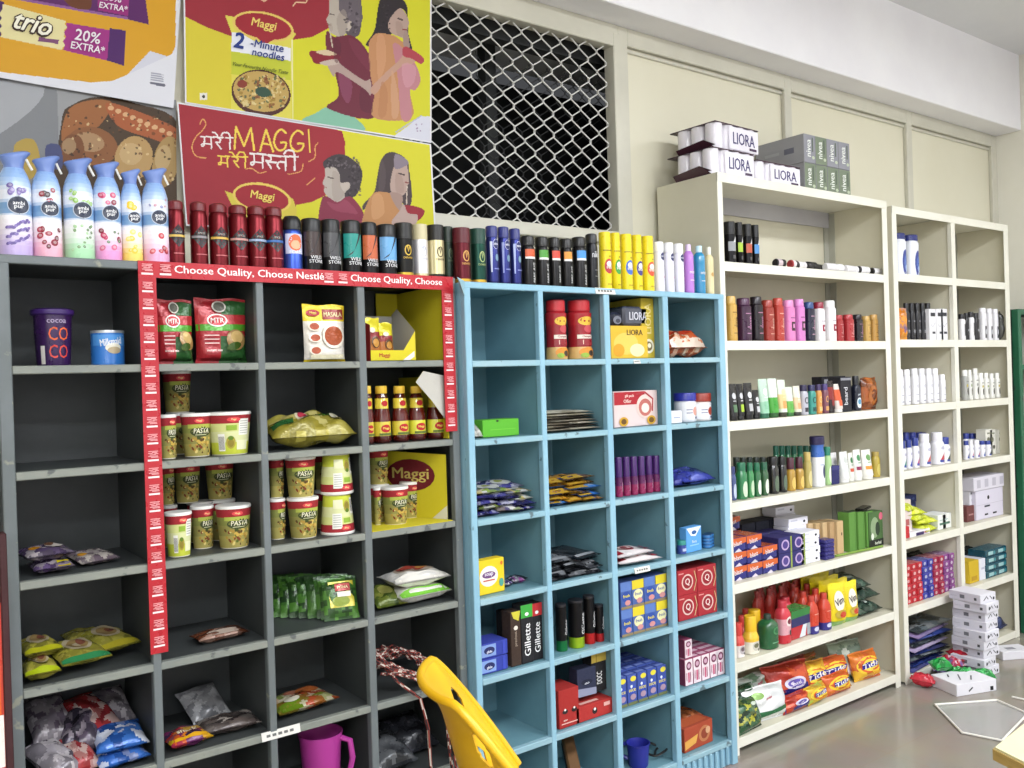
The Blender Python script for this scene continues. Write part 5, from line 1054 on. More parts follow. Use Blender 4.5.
boxed(lambda w, h: carton('soap_carton', w, .07, h, '5aae2c', lambda d, w, h: (d.ell(-w*.1, h*.92, w*.04, h*.06, '1f3a14'), d.rect(-w*.3, h*.4, w*.4, h*.44, '6fbe3c'))), 482.8, 519, 419.5, z, DB+.05, 'lime green long carton lying at the front of its pigeonhole', 'carton')
pk(474, 484, z, .05, .09, .03, ['8a8a84', 'b5b5ae', '6a5a4c', 'c9c9c4'], 11, 'crumpled silver wrapper beside the lime carton', base=DB, tilt=.5)
for i in range(7):
    pk(546+i*1.5, 604+(i % 3)*2, z, .03+.006*i, .16, .010, [['c9c4b0', 'b8b29a', 'd8d4c4', '8a7f6c'], ['5a4f40', '3a342a', 'b0a890', '6d6250']][i % 3 == 1], 20+i, 'flat %s paper sachet, %s up from the shelf in its stack' % (('beige', 'brown')[i % 3 == 1], ORD[i]), 'sachet', 'stack of flat paper sachets', base=DB, lift=.0085*i, rz=.06*math.sin(i*2), fn='paper')
def gift(d, w, h):
    d.rect(-w*.49, h*.62, w*.2, h*.98, 'a8222e', n=6); d.text('gift pack', -w*.15, h*.86, h*.1, 'f0d8d0', maxw=w*.5); d.text('Offer', -w*.2, h*.72, h*.1, 'f0d8d0', maxw=w*.4)
    d.ell(w*.2, h*.55, w*.2, h*.34, 'e0c8c0'); d.ell(w*.2, h*.52, w*.15, h*.25, 'b86a62'); d.ell(w*.2, h*.5, w*.09, h*.14, 'e8d6cc'); d.line([(w*.0, h*.9), (w*.2, h*.95), (w*.38, h*.75), (w*.36, h*.4)], w*.03, 'a8343c')
    for u_ in (-.3, .33): d.ell(w*u_, h*.15, w*.1, h*.13, 'c99a2a'); d.ell(w*u_, h*.15, w*.06, h*.08, '6a4a1a')
boxed(lambda w, h: carton('gift_carton', w, .06, h, 'd8c4c2', gift), 613, 658.5, 391, z, DB+.04, 'red and white cosmetics carton with a swirl picture and two gold coins', 'carton', None, .04)
def lab1(c): return lambda d, r, h: (d.rect(-r*1.1, h*.1, r*1.1, h*.9, 'e2e2e6', n=10), d.ell(r*.3, h*.5, r*.35, h*.22, c), d.rect(-r*.7, h*.55, -r*.1, h*.6, '8a8aa0', n=3), d.rect(-r*.7, h*.4, -r*.1, h*.45, '8a8aa0', n=3), d.rect(r*.2, h*.14, r*.8, h*.24, '3a3a6a', n=3))
standing(lambda r, h: jar('cream_jar', r, h, 'dcdce2', '2a2f94', .27, lab1('d89a8a')), 674.5, 695.5, 393, z, DB+.075, 'white jar with a dark blue lid', 'jar')
standing(lambda r, h: jar('cream_jar', r, h, 'dcd6d2', '943426', .3, lab1('b0442e')), 695, 716.5, 393, z, DB+.075, 'white jar with a rust red lid', 'jar')
boxed(lambda w, h: carton('small_carton', w, .04, h, 'e4e4ea', lambda d, w, h: d.rect(-w*.3, h*.4, w*.3, h*.5, 'a0a8c0')), 671.5, 682, 411, z, DB+.03, 'small white carton in front of the blue lidded jar', 'carton')
z = bz(3)
def pile(L, R, z, dy, rows, dep, t, colss, sd, what, cat, grp, base=DB, art=None, name='sachet', spread=.012, rows_dx=6):
    """loose heap of flat packets: rows = how many lie side by side in every layer, from the shelf up"""
    r = random.Random(sd); layer = ['bottom layer', 'second layer', 'third layer', 'fourth layer', 'top layer']
    for j, n_ in enumerate(rows):
        for i in range(n_):
            w = (R-L)/n_; a = L+w*i+r.uniform(-2, 2); pkw = w*1.12
            pk(max(L, a), min(R+2, a+pkw), z, dy+spread*j*r.uniform(.2, 1.4), dep, t*.75, colss[(i+j) % len(colss)], sd*50+j*9+i, '%s, %s of heap, %s from the grey unit' % (what, layer[j], ORD[i]) if n_ > 1 else '%s, %s of the heap' % (what, layer[j]), cat, grp, r.uniform(-.25, .25), r.uniform(.0, .15), art, name, base, lift=t*.8*j+t*.3*(i % 2))
pile(478, 540, z, .03, [3, 3, 3, 2, 2], .11, .018, [['2c2a66', '3a3880', '8a8ab0', '1f1d48'], ['d8d8d6', '3a3a7a', '8aa04a', 'c9b87a'], ['26244e', '4a4890', 'b8b8cc']], 3, 'dark violet and white sachet', 'sachet', 'heap of violet sachets', art=lambda d, w, h: (d.ell(w*.05, h*.45, w*.3, h*.25, 'dfe0dc'), d.ell(0, h*.5, w*.12, h*.12, 'a8b04a')))
pile(549, 608, z, .03, [3, 3, 2, 2, 2], .12, .019, [['2a62ac', '3f7cc8', '1f4a88', '9ab0c8'], ['c08a2a', '8a6420', '5a4018', 'd8a84a'], ['b8862c', '2a5a9c', '6d4e1c']], 4, 'blue and gold packet', 'packet', 'heap of blue and gold packets', art=lambda d, w, h: d.rect(-w*.48, .003, w*.1, h*.3, 'c9a23a', n=6))
for i in range(6):
    L = 615+7.55*i
    standing(lambda r, h: bottle('nail_polish_bottle', 2*r, 2*r, h, '5a1f52', '452064', .5, .92, 2, lambda d, R, b, H: d.text('lotion', R*.3, b+H*.5, R*.7, 'd8a8c0', PI/2, H*.8), .05, bands=((0, .5, '8a2050'),), capfn='gloss'), L, L+7.4, 457.5-.35*i, z, DB+.05, 'purple bottle with a magenta foot, %s in its row from the divider' % ORD[i], 'bottle', 'purple bottles')
pk(674, 703, z, .05, .12, .04, ['262a70', '333a8c', '1d2058', '4a52a8'], 33, 'dark blue packet lying by the divider', base=DB, tilt=.3)
pk(690, 721, z, .04, .13, .045, ['2a2f80', '3a429c', '20245f', '5560b0'], 34, 'dark blue packet lying by the ivory shelf side', base=DB, tilt=.2)
z = bz(4)
boxed(lambda w, h: carton('soap_carton', w, .035, h, 'e2c51e', lambda d, w, h: (d.ell(-w*.12, h*.52, w*.36, h*.3, 'efe8dc'), d.ell(-w*.12, h*.56, w*.26, h*.1, '6d4a7a'), d.text('soap', -w*.12, h*.56, h*.12, 'efe8f2'), d.rect(-w*.35, h*.38, w*.1, h*.42, 'c0564a', n=4), d.ell(w*.36, h*.28, w*.09, h*.12, '4a9a8a'), d.ell(w*.38, h*.85, w*.05, h*.06, 'd8702a'))), 478.5, 505, 559.5, z, DB+.04, 'bright yellow soap carton with a white oval, tilted at the shelf front', 'carton', None, .06)
for i, (L, R, c) in enumerate(((506, 517, ['4a3a78', 'd8d8dc', '2a2a3c']), (514, 525, ['8a4a8a', 'e0e0e4', '3a3a58']), (521, 531, ['2a2c38', '4a4c58', '1c1d24']), (527, 537, ['20222c', '3c3e4a', '6d6f7c']))):
    pk(L, R, z, .07+.01*i, .06, .014, c, 40+i, '%s small dark sachet in the row beside the yellow carton' % ORD[i], 'sachet', 'small dark sachets', base=DB, rz=.3*(-1)**i)
pile(551, 604, z, .025, [3, 3, 3, 2, 2], .15, .014, [['1c1d20', '2c2e33', '5a5d63', '141517'], ['25262b', '8a8d92', '1a1b1e'], ['2a2c30', '3f4248', '15161a']], 6, 'black and silver refill packet', 'packet', 'heap of black packets', art=lambda d, w, h: d.rect(-w*.4, h*.1, w*.4, h*.2, 'a0a3a8', n=6))
sw = lambda d, w, h: (d.ell(w*.02, h*.5, w*.2, h*.3, 'a32a34'), d.ell(w*.02, h*.5, w*.14, h*.2, 'e6dad6'), d.ell(w*.02, h*.5, w*.08, h*.11, 'a32a34'), d.poly([(-w*.48, h*.1), (-w*.3, h*.1), (-w*.36, h*.9), (-w*.48, h*.9)], '9a2a36'), d.poly([(w*.3, h*.1), (w*.48, h*.1), (w*.48, h*.5), (w*.36, h*.4)], '9a2a36'))
pk(622, 661, z, .01, .13, .022, ['e2dcdc', 'd8d0d0'], 51, 'white and red wipes packet, lower of two, edging over the shelf', base=DB, art=sw, rz=-.1, fn='wrap')
pk(619, 656, z, .02, .13, .022, ['e6e0e0', 'dcd4d4'], 52, 'white and red wipes packet, upper of two', base=DB, art=sw, rz=.06, lift=.022, fn='wrap')
def bluebox(d, w, h): d.poly([(-w*.48, h*.98), (w*.48, h*.98), (w*.1, h*.62), (-w*.2, h*.66)], 'e6ecf4'); d.ell(0, h*.78, w*.16, h*.08, '2a5a9a'); d.text('floss', 0, h*.42, h*.12, 'c9e0f4', maxw=w*.6); d.rect(-w*.3, h*.25, w*.3, h*.3, '8fc4ec')
boxed(lambda w, h: carton('small_carton', w, .03, h, '5a9edc', bluebox), 685.5, 702.5, 527, z, DB+.04, 'light blue hanging carton with a white flap shape', 'carton', None, .1)
for L, R, dy, w in ((677, 686, .05, 'in front'), (680, 689, .09, 'behind')):
    standing(lambda r, h: bottle('small_bottle', 2*r, 2*r, h, '3a4a90', '2a8a80', .3, .95, 2, lambda d, R, b, H: d.rect(-R*.6, b+H*.3, R*.6, b+H*.6, 'b8c0e0', n=5)), L, R, 541, z, DB+dy, 'small blue bottle with teal cap, %s of its twin' % w, 'bottle', 'small blue bottles')
for k in range(8):
    c, l = k // 4, k % 4
    o = MB().lathe([(.017, 0), (.018, .002), (.018, .010), (.017, .0115)], ['2a5f9a', '3a78b4', '1f4a7c'], 'plastic').build('balm_tin'); put(o, bay(wx(707+8*c, DB+.06, z), .018, DB+.06, z), DB+.06+.01*c, z+l*.0120)
    tag(o, 'flat blue balm tin, %s up in the stack %s' % (ORD[l], ('beside the light blue carton', 'by the ivory shelf side')[c]), 'tin', 'stacked balm tins')
z = bz(5)
razor = lambda d, w, h: (d.rect(-w*.48, h*.1, w*.05, h*.9, '7f9ad0', n=3), d.ell(-w*.2, h*.5, w*.2, h*.25, '20265c'), d.text('glide', -w*.2, h*.4, h*.22, 'e8eaf4', maxw=w*.36), d.rect(w*.3, h*.05, w*.4, h*.95, '3a48b4', n=2))
h1 = .043
for k, w in enumerate(('lower of two', 'upper of two')):
    boxed(lambda w, h: carton('razor_carton', w, .08, h1, '2e3c9c', razor), 481.5, 508, 660, z+k*(h1+.001), DB+.03+.004*k, 'blue razor blade carton lying flat, '+w, 'carton', 'blue razor cartons')
def gil(c, tx='Gillette', body=None):
    def art(d, w, h):
        d.rect(-w*.5, h*.78, w*.5, h, c, n=4); d.ell(0, h*.84, w*.16, h*.03, 'f0f0f0'); d.text(tx, 0, h*.40, w*.52, 'eeeeee', PI/2, h*.56)
    return art
boxed(lambda w, h: carton('gel_carton', w, .045, h, '38261c', lambda d, w, h: (d.poly([(-w*.4, h), (w*.5, h), (w*.3, h*.82), (-w*.2, h*.88)], 'c9c03a'), d.ell(0, h*.7, w*.2, h*.04, 'e0d8cc'), d.text('precious', 0, h*.5, w*.3, 'a8998a', PI/2, h*.3))), 511, 521, 612, z, DB+.03, 'dark brown tall carton with a yellow corner', 'carton')
boxed(lambda w, h: carton('gel_carton', w, .045, h, '17151a', gil('3aa03c')), 521.4, 533, 605, z, DB+.03, 'black gel carton with green top and white upright name', 'carton')
boxed(lambda w, h: carton('gel_carton', w, .045, h, '17151a', gil('b82a2e')), 534, 544.6, 603, z, DB+.035, 'black gel carton with red top and white upright name', 'carton')
boxed(lambda w, h: carton('gel_carton', w, .045, h, '1e1a1a'), 505, 512, 612, z, DB+.10, 'dark carton half hidden behind the brown one', 'carton')
def gilc(c): return lambda r, h: aerosol('shaving_gel_can', r, h, '1a191c', '232227', .06, .98, .1, lambda d, r, h: (d.text('Gillette', r*.35, h*.5, r*.62, 'ececec', PI/2, h*.5)), bands=((0, .22, c),), neck=False)
for L, R, T, c, dy, w in ((556, 566.6, 604.5, '1f7a44', .06, 'deep green foot'), (568.5, 583.6, 600.5, 'a3c42c', .06, 'lime foot'), (583.5, 594.5, 596, 'c4282a', .06, 'red foot'), (594.5, 603.5, 605, 'b02428', .055, 'red foot, the shortest, by the divider')):
    standing(gilc(c), L, R, T, z, DB+dy, 'black shaving gel can with a '+w, 'spray can', 'black shaving gel cans')
def odonil(alt):
    c, t = (('3f5aa0', '5a78b8') if alt == 0 else ('4a66a8', 'd8c42a'))
    return lambda d, w, h: (d.rect(-w*.5, h*.66, w*.5, h, t, n=2), d.ell(0, h*.45, w*.4, h*.2, '2a4a9c' if alt == 0 else 'e0dca8'), d.text('fresh', 0, h*.48, h*.12, 'e8d83a' if alt == 0 else '2a4a9c', maxw=w*.7), d.ell(w*.1, h*.22, w*.25, h*.1, 'c98a8a'), d.rect(-w*.5, 0, w*.5, h*.1, '8a7a5a', n=2))
def oddb(alt): return lambda w, h: carton('freshener_carton', w, .05, h, '405a9c' if alt == 0 else '4a62a0', odonil(alt), topart=lambda d, w, dd: d.rect(-w*.4, dd*.1, w*.4, dd*.9, '4f6cb4'))
sx_ = [(621.5, 632.5), (633, 644.5), (645, 656.5), (657, 668.5)]
for j in range(2):
    for i, (L, R) in enumerate(sx_):
        xa, xb = wx(L, DB+.03, z+.05), wx(R, DB+.03, z+.05)
        o = oddb(i % 2)(xb-xa, .0885); put(o, bay((xa+xb)/2, (xb-xa)/2, DB+.03, z), DB+.03, z+.0895*j); tag(o, 'blue and yellow freshener carton, %s of its four, %s layer' % (ORD[i], ('lower', 'upper')[j]), 'carton', 'freshener cartons two layers high')
def redsq(d, w, h): d.ell(0, h*.5, w*.3, h*.32, 'd8b8b0'); d.ell(0, h*.5, w*.24, h*.26, '8f1d28'); d.text('Q', 0, h*.5, h*.3, 'ead8d4'); d.rect(-w*.46, h*.85, -w*.2, h*.9, 'd88a88', n=2); d.line([(w*.32, h*.1), (w*.46, h*.5), (w*.36, h*.9)], w*.04, 'c9a87a')
for j in range(2):
    for i, (L, R) in enumerate(((678.5, 697.5), (698, 717))):
        xa, xb = wx(L, DB+.03, z+.05), wx(R, DB+.03, z+.05)
        o = carton('soap_multipack', xb-xa, .12, .0865, 'a3222c', redsq); put(o, bay((xa+xb)/2, (xb-xa)/2, DB+.03, z), DB+.03, z+.0875*j); tag(o, 'crimson square carton with a round emblem, %s, %s' % (('lower', 'upper')[j], ('beside the divider', 'beside the ivory unit')[i]), 'carton', 'four crimson cartons')
z = bz(6)
def redc(d, w, h):
    for u_ in (-.2, .25): d.ell(w*u_, h*.42, w*.14, h*.06, '2a1a1a'); d.ell(w*u_, h*.47, w*.05, h*.03, 'e8e0dc')
    d.rect(-w*.4, h*.1, w*.4, h*.13, 'e0b0a8', n=3); d.text('spice', -w*.2, h*.2, h*.06, 'f0d8d0')
boxed(lambda w, h: carton('aftershave_carton', w, .09, h, 'a32420', redc), 559, 579, 689, z, DB+.025, 'upright red aftershave carton with two dark badges', 'carton')
boxed(lambda w, h: carton('aftershave_carton', w, .07, h, 'ad2a26', lambda d, w, h: (d.ell(0, h*.5, w*.07, h*.22, '2a1a1a'), d.ell(0, h*.6, w*.03, h*.1, 'e8e0dc'), d.rect(w*.25, h*.6, w*.42, h*.85, 'e0a8a0', n=2)), topart=lambda d, w, dd: d.rect(-w*.3, dd*.2, w*.2, dd*.4, 'e0b0a8')), 580, 616, 702, z, DB+.025, 'red aftershave carton lying flat with a pale end stamp', 'carton')
zt = z+.069
boxed(lambda w, h: carton('perfume_carton', w, .045, h, '252a44', lambda d, w, h: (d.poly([(-w*.5, h*.3), (w*.5, h*.24), (w*.5, 0), (-w*.5, 0)], '8a8fa8'), d.ell(.0, h*.5, w*.3, h*.1, '141830'), d.text('villain', .0, h*.46, h*.07, 'e4e6ee', .15, w*.8))), 578, 595.5, 668.5, zt, DB+.045, 'dark navy carton standing on the red one', 'carton', None, -.08)
boxed(lambda w, h: carton('perfume_carton', w, .045, h, '151417', lambda d, w, h: (d.rect(-w*.5, h*.78, w*.5, h, 'c9ae4a', n=3), d.rect(-w*.2, h*.78, -w*.14, h, '9a7f2a', n=2), d.text('DOCC', 0, h*.36, w*.36, 'dcdcdc', PI/2, h*.32))), 596, 610.5, 652.5, zt, DB+.05, 'black carton with a gold top standing on the red one', 'carton')
boxed(lambda w, h: carton('perfume_carton', w, .035, h, '0f1014'), 590, 597, 656, zt, DB+.085, 'plain black carton between the navy and gold topped ones', 'carton')
for j in range(4):
    for i in range(5):
        x = 1.998+.0468*i
        o = carton('freshener_carton', .043, .045, .098, '3a4f9c', lambda d, w, h: (d.ell(w*.12, h*.86, w*.3, h*.09, 'e0d03a'), d.ell(0, h*.5, w*.36, h*.14, '2f48b0'), d.text('nice', 0, h*.5, h*.13, 'e8d83a', maxw=w*.7), d.ell(-w*.1, h*.62, w*.12, h*.05, 'd8e0f0'), d.ell(w*.05, h*.26, w*.3, h*.1, 'a88a9c'), d.rect(-w*.5, 0, w*.5, h*.1, '6a7048', n=2)), topart=lambda d, w, dd: (d.rect(-w*.4, dd*.15, w*.4, dd*.45, '6f80c0'), d.rect(-w*.4, dd*.6, w*.2, dd*.8, '27367c'))) if (i, j) == (0, 0) else dup(proto)
        if (i, j) == (0, 0): proto = o
        put(o, x, DB+.03+.05*j, z+.0005); tag(o, 'small blue freshener carton with yellow spot, %s row back, %s from the red cartons' % (ORD[j], ORD[i]), 'carton', 'block of small freshener cartons')
standing(lambda r, h: bottle('small_bottle', 2*r, 2*r, h, '4a5a2a', '7a8a2a', .25, .7, 2), 620, 629, 658, z, DB+.24, 'small green topped bottle in the dark corner behind the blue cartons', 'bottle')
def paste(d, w, h): d.ell(0, h*.74, w*.32, h*.16, '6d2a4a'); d.ell(0, h*.74, w*.2, h*.09, 'c9a0b4'); d.rect(-w*.15, h*.12, w*.05, h*.5, 'c05a7a', n=2); d.rect(w*.12, h*.12, w*.2, h*.5, '8a3a5a', n=2); d.rect(-w*.36, h*.2, -w*.28, h*.5, 'b07a90', n=2)
for i in range(5):
    px = 685+8.3*i; xa, xb = wx(px, DB+.03, z+.05), wx(px+8.0, DB+.03, z+.05)
    o = carton('toothpaste_carton', xb-xa, .19, .092, {'all': '8f3a5c', 'front': 'e6d4da', 'left': '7d2f50', 'top': 'a04a6a'}, paste, topart=lambda d, w, dd: [d.rect(-w*.4, dd*(.05+.2*q), w*.4, dd*(.15+.2*q), 'd8b0c0') for q in range(4)]); put(o, bay((xa+xb)/2, (xb-xa)/2, DB+.05, z), DB+.03, z); tag(o, 'pink and white toothpaste carton end on, %s from the divider' % ORD[i], 'carton', 'row of toothpaste cartons')
boxed(lambda w, h: carton('toothpaste_carton', w, .06, .065, {'all': '7d2f50', 'front': 'dcc8d0'}, paste), 685, 692.5, 660, z+.093, DB+.035, 'pink toothpaste carton lying on top of the row', 'carton')
z = bz(7)
u = empty('shoe_brush'); MB().box(-.02, .02, 0, .15, .03, .048, '6a4a2a', 'matte', bev=.006).build('wooden_back', u); MB().box(-.017, .017, .006, .144, 0, .03, '2a1f18', 'rope').build('bristles', u)
put(u, wx(574, DB+.06, z+.1), DB+.06, z+.03, -.5, .55); tag(u, 'wooden backed brush leaning in the lowest pigeonhole', 'brush')
def mug(r, h, c):
    u = empty('plastic_mug'); mb = MB(); mb.lathe([(r*.78, 0), (r*.82, .003), (r*.95, h*.93), (r*1.03, h*.95), (r*1.03, h), (r*.96, h), (r*.9, h*.9), (r*.76, .008)], c, 'plastic', seg=28, top=False); mb.add([(r*.76*math.cos(2*PI*k/20), r*.76*math.sin(2*PI*k/20), .008) for k in range(20)], [tuple(range(20))], c, 'plastic'); mb.build('mug_body', u)
    MB().tube([(r*.95, 0, h*.9), (r*1.5, 0, h*.85), (r*1.55, 0, h*.4), (r*.88, 0, h*.25)], .007, c, 'plastic').build('handle', u); return u
standing(lambda r, h: mug(r, h, '262c8e'), 626.5, 650, 746, z, DB+.07, 'dark blue plastic mug at the front of the lowest row', 'mug', None, 2.2, 1)
standing(lambda r, h: mug(r, h, '2a2f8a'), 636, 654, 742, z, DB+.20, 'dark blue plastic mug set behind the front one', 'mug', None, .2, 1)
o = MB().tube(dens([(.0, 0, .004), (.03, .02, .01), (.05, -.01, .02), (.02, -.03, .022), (-.02, -.02, .012), (-.03, .02, .02), (.01, .04, .03), (.045, .02, .012)], 8), .004, '1f1d1c', 'plastic').build('cable'); put(o, wx(655, DB+.08, z), DB+.08, z+.004); tag(o, 'coil of black cable on the shelf beside the blue mug', 'cable')
boxed(lambda w, h: carton('biscuit_carton', w, .13, h, 'a34226', lambda d, w, h: (d.poly([(-w*.48, h*.1), (-w*.1, h*.25), (-w*.02, h*.6), (-w*.48, h*.45)], 'd8a04a'), d.ell(w*.2, h*.5, w*.2, h*.34, 'b8744a'), d.ell(w*.2, h*.5, w*.12, h*.22, '8a3a22'), d.ell(w*.32, h*.6, w*.08, h*.15, 'd0a07a')), topart=lambda d, w, dd: d.rect(-w*.4, dd*.1, w*.4, dd*.5, 'b8562e')), 683.5, 713.5, 724, z, DB+.035, 'orange red biscuit carton in the lowest row by the ivory unit', 'carton', None, .05)
pk(686, 704, z, .09, .1, .03, ['8a4a2a', 'a8623a', '6d3a20'], 77, 'brown packet on top of the orange red carton', base=DB, lift=.06)
# ------------------------------------------------------------------ goods on and in the wide ivory unit
z = C1Z[0]+.001
def roll_pack(w, h, d_):
    u = empty('paper_roll_pack'); n_ = 4; rr = w/n_/2*.98
    mb = MB()
    for k in range(n_):
        for q in range(int(d_/(2*rr))): mb.lathe([(rr*.96, 0), (rr, .006), (rr, h-.006), (rr*.96, h)], 'e6e2ea', 'wrap', seg=16, pos=(-w/2+rr+2*rr*k, rr+2*rr*q, 0))
    mb.build('rolls', u)
    b_ = MB(); b_.box(-w/2, w/2, -.001, d_, h, h+.004, '4a3040', 'wrap', bev=.002); d = Dec(b_, flat_front(-.0035), 'wrap')
    b_.box(-w*.2, w*.48, -.003, .004, .006, h-.004, 'e4e0ea', 'wrap', bev=.003); d.text('LIORA', w*.13, h*.52, h*.46, '4a4472', maxw=w*.5); d.rect(w*.25, h*.14, w*.42, h*.24, '4a3a52', n=2)
    b_.build('film_wrap', u)
    f = MB(); f.add([(-w/2, 0, .0), (-w/2, d_*.8, .0), (-w/2-.03, d_*.75, .018), (-w/2-.035, .03, .03), (-w/2, d_*.8, .012), (-w/2, 0, .012)], [(0, 1, 2, 3), (3, 2, 4, 5)], '4a2a38', 'wrap'); f.build('torn_film', u); return u
for L, R, T, dy, zz, rz, w in ((711, 757, 122, .05, z+.105, .04, 'upper pack of two toilet roll packs with torn dark film'), (712, 755, 149, .03, z, 0, 'lower pack of two toilet roll packs on the ivory unit')):
    xa, xb = wx(L, D+dy, zz), wx(R, D+dy, zz); o = roll_pack(xb-xa, .098, .22); put(o, (xa+xb)/2+(.02 if rz else 0), D+dy, zz, rz); tag(o, w, 'toilet paper', 'toilet roll packs')
xa, xb = wx(757, D+.04, z), wx(801, D+.04, z); o = roll_pack(xb-xa, .085, .16); put(o, (xa+xb)/2, D+.04, z); tag(o, 'single low toilet roll pack between the stacked packs and grey cartons', 'toilet paper', 'toilet roll packs')
for j in range(2):
    for i in range(4):
        xa, xb = wx(804.5+11.5*i, D+.04, z+.1), wx(815.7+11.5*i, D+.04, z+.1); g = j == 0 or i in (1,)
        o = carton('lotion_carton', xb-xa, .24, .116, {'all': '8e8e90', 'front': '75806c' if g else '8a8a92', 'top': '9a9a9c', 'left': '97979a'}, lambda d, w, h: (d.text('nivea', -w*.1, h*.52, w*.4, 'dfe2dc', PI/2, h*.6), d.ell(w*.3, h*.2, w*.12, h*.06, 'b8c0a8'), d.rect(w*.2, h*.4, w*.3, h*.9, '5a6458', n=2)), left=lambda d, w, h: (d.rect(w*.1, h*.4, w*.3, h*.6, '6a6a78', n=3), d.rect(-w*.3, h*.45, w*.0, h*.55, 'a5a5a8', n=3)))
        put(o, (xa+xb)/2, D+.04, z+.117*j); tag(o, 'silver grey upright carton, %s from the toilet rolls, %s of two layers' % (ORD[i], ('lower', 'upper')[j]), 'carton', 'silver grey cartons on the ivory unit')
o = pouch('film_scrap', .10, .07, .02, mottle(['3a3034', 'e0dce4', '5a5058'], 4, 4, 3), seedv=4, fn='wrap', nu=8, nv=8); put(o, wx(764, D+.12, z+.1), D+.14, z+.087, .4, -PI/2+.5); rest(o, z+.09); tag(o, 'crumpled black and clear wrapper on the single roll pack', 'wrapper')
xa = wx(803, D+.05, z)
z = C1Z[1]+.001
def axe(c):
    def art(d, r, h):
        d.rect(-r*1.1, h*.3, r*1.1, h*.52, c, n=8); d.poly([(-r*.2, h*.5), (r*.6, h*.52), (r*.4, h*.66)], 'd4d4d8'); d.rect(-r*.3, h*.12, r*.3, h*.2, '55555a')
    return lambda r, h: aerosol('body_spray_can', r, h, '161518', '151417', .3, .98, .1, art, neck=False)
for L, R, T, c, w in ((723.7, 735.3, 221, '9a9ca2', 'silver grey'), (735.2, 742.6, 222, 'a8c83a', 'lime'), (742.6, 751.7, 223.5, 'c0563a', 'copper red'), (751.5, 759, 224.5, '4a8fd0', 'sky blue')):
    standing(axe(c), L, R, T, z, D+.055, 'black body spray can with a %s label on the top ivory shelf' % c if False else 'black body spray can with a %s label on the ivory shelf' % w, 'spray can', 'black body sprays on the ivory unit')
def rollon(L, R, dy, c1, c2, c3, label, rz):
    xa, xb = wx(L, D+dy, z), wx(R, D+dy, z); l = max(.03, (xb-xa)); u = empty('roll_on_bottle'); r = .017
    MB().lathe([(r*.8, 0), (r, .005), (r, l*.55), (r*.8, l*.62)], [c1, c2, c1], 'plastic', seg=16).build('bottle_body', u); MB().lathe([(r*.95, l*.6), (r*1.0, l*.9), (r*.7, l)], c3, 'plastic', seg=16).build('cap', u)
    put(u, xa, D+dy, z+r, rz, 0, PI/2); return tag(u, label, 'roll-on', 'roll-ons lying on the ivory shelf')
rollon(775, 784, .035, '1d1a1c', 'c8b8bc', '1d1a1c', 'small black and white roll-on lying beyond the body sprays', 0)
rollon(790, 797, .03, 'a83a3c', 'e4dede', '2a2224', 'red and white roll-on lying on the top ivory shelf', .1); rollon(796, 804, .05, '1d1a1c', 'e4e0e0', 'e4e0e0', 'black roll-on with white cap lying next to the red one', -.1)
for i, (L, R) in enumerate(((806, 815), (812, 824))): rollon(L, R, .035+.03*i, '1c1a1a', '2a2829', '1c1a1a', 'all black roll-on lying flat, %s of two' % ORD[i], .1*i)
for i, (L, R, dy) in enumerate(((825, 841, .03), (835, 852, .06), (845, 859, .035))): rollon(L, R, dy, 'e8e6ea', 'e2dfe4', 'f0eef2', 'long white roll-on lying flat, %s of three along the shelf' % ORD[i], .06*(i-1))
rollon(858, 868, .03, '1f1c1d', 'e6e4e8', 'e6e4e8', 'white capped roll-on with black band beyond the long white ones', 0); rollon(871, 884, .04, '1c1a1b', 'e2e0e2', 'e8e6ea', 'roll-on lying by the far post of the ivory shelf', .05)
z = C1Z[2]+.001
def hair(c, txt='1f1618', pale='e8d8c8', foot=None):
    def art(d, R, b, H):
        d.text('dove', R*.2, b+H*.5, R*.62, pale, PI/2, H*.45); d.rect(-R*.4, b+H*.75, R*.6, b+H*.77, pale, n=4); d.rect(-R*.2, b+H*.2, R*.5, b+H*.22, pale, n=4)
    return art
def sq(d, R, b, H): d.rect(-R*.2, b+H*.3, R*.5, b+H*.56, '3a1626', n=4); d.rect(0, b+H*.38, R*.3, b+H*.5, 'd890c0', n=3); d.rect(-R*.4, b+H*.66, R*.6, b+H*.69, '8a4a80', n=4)
def wsq(d, R, b, H): d.rect(-R*.1, b+H*.3, R*.6, b+H*.5, '8f1f3c', n=4); d.rect(R*.1, b+H*.36, R*.4, b+H*.44, 'e8e0e4', n=3); d.rect(-R*.4, b+H*.6, R*.6, b+H*.62, '9a8a98', n=4)
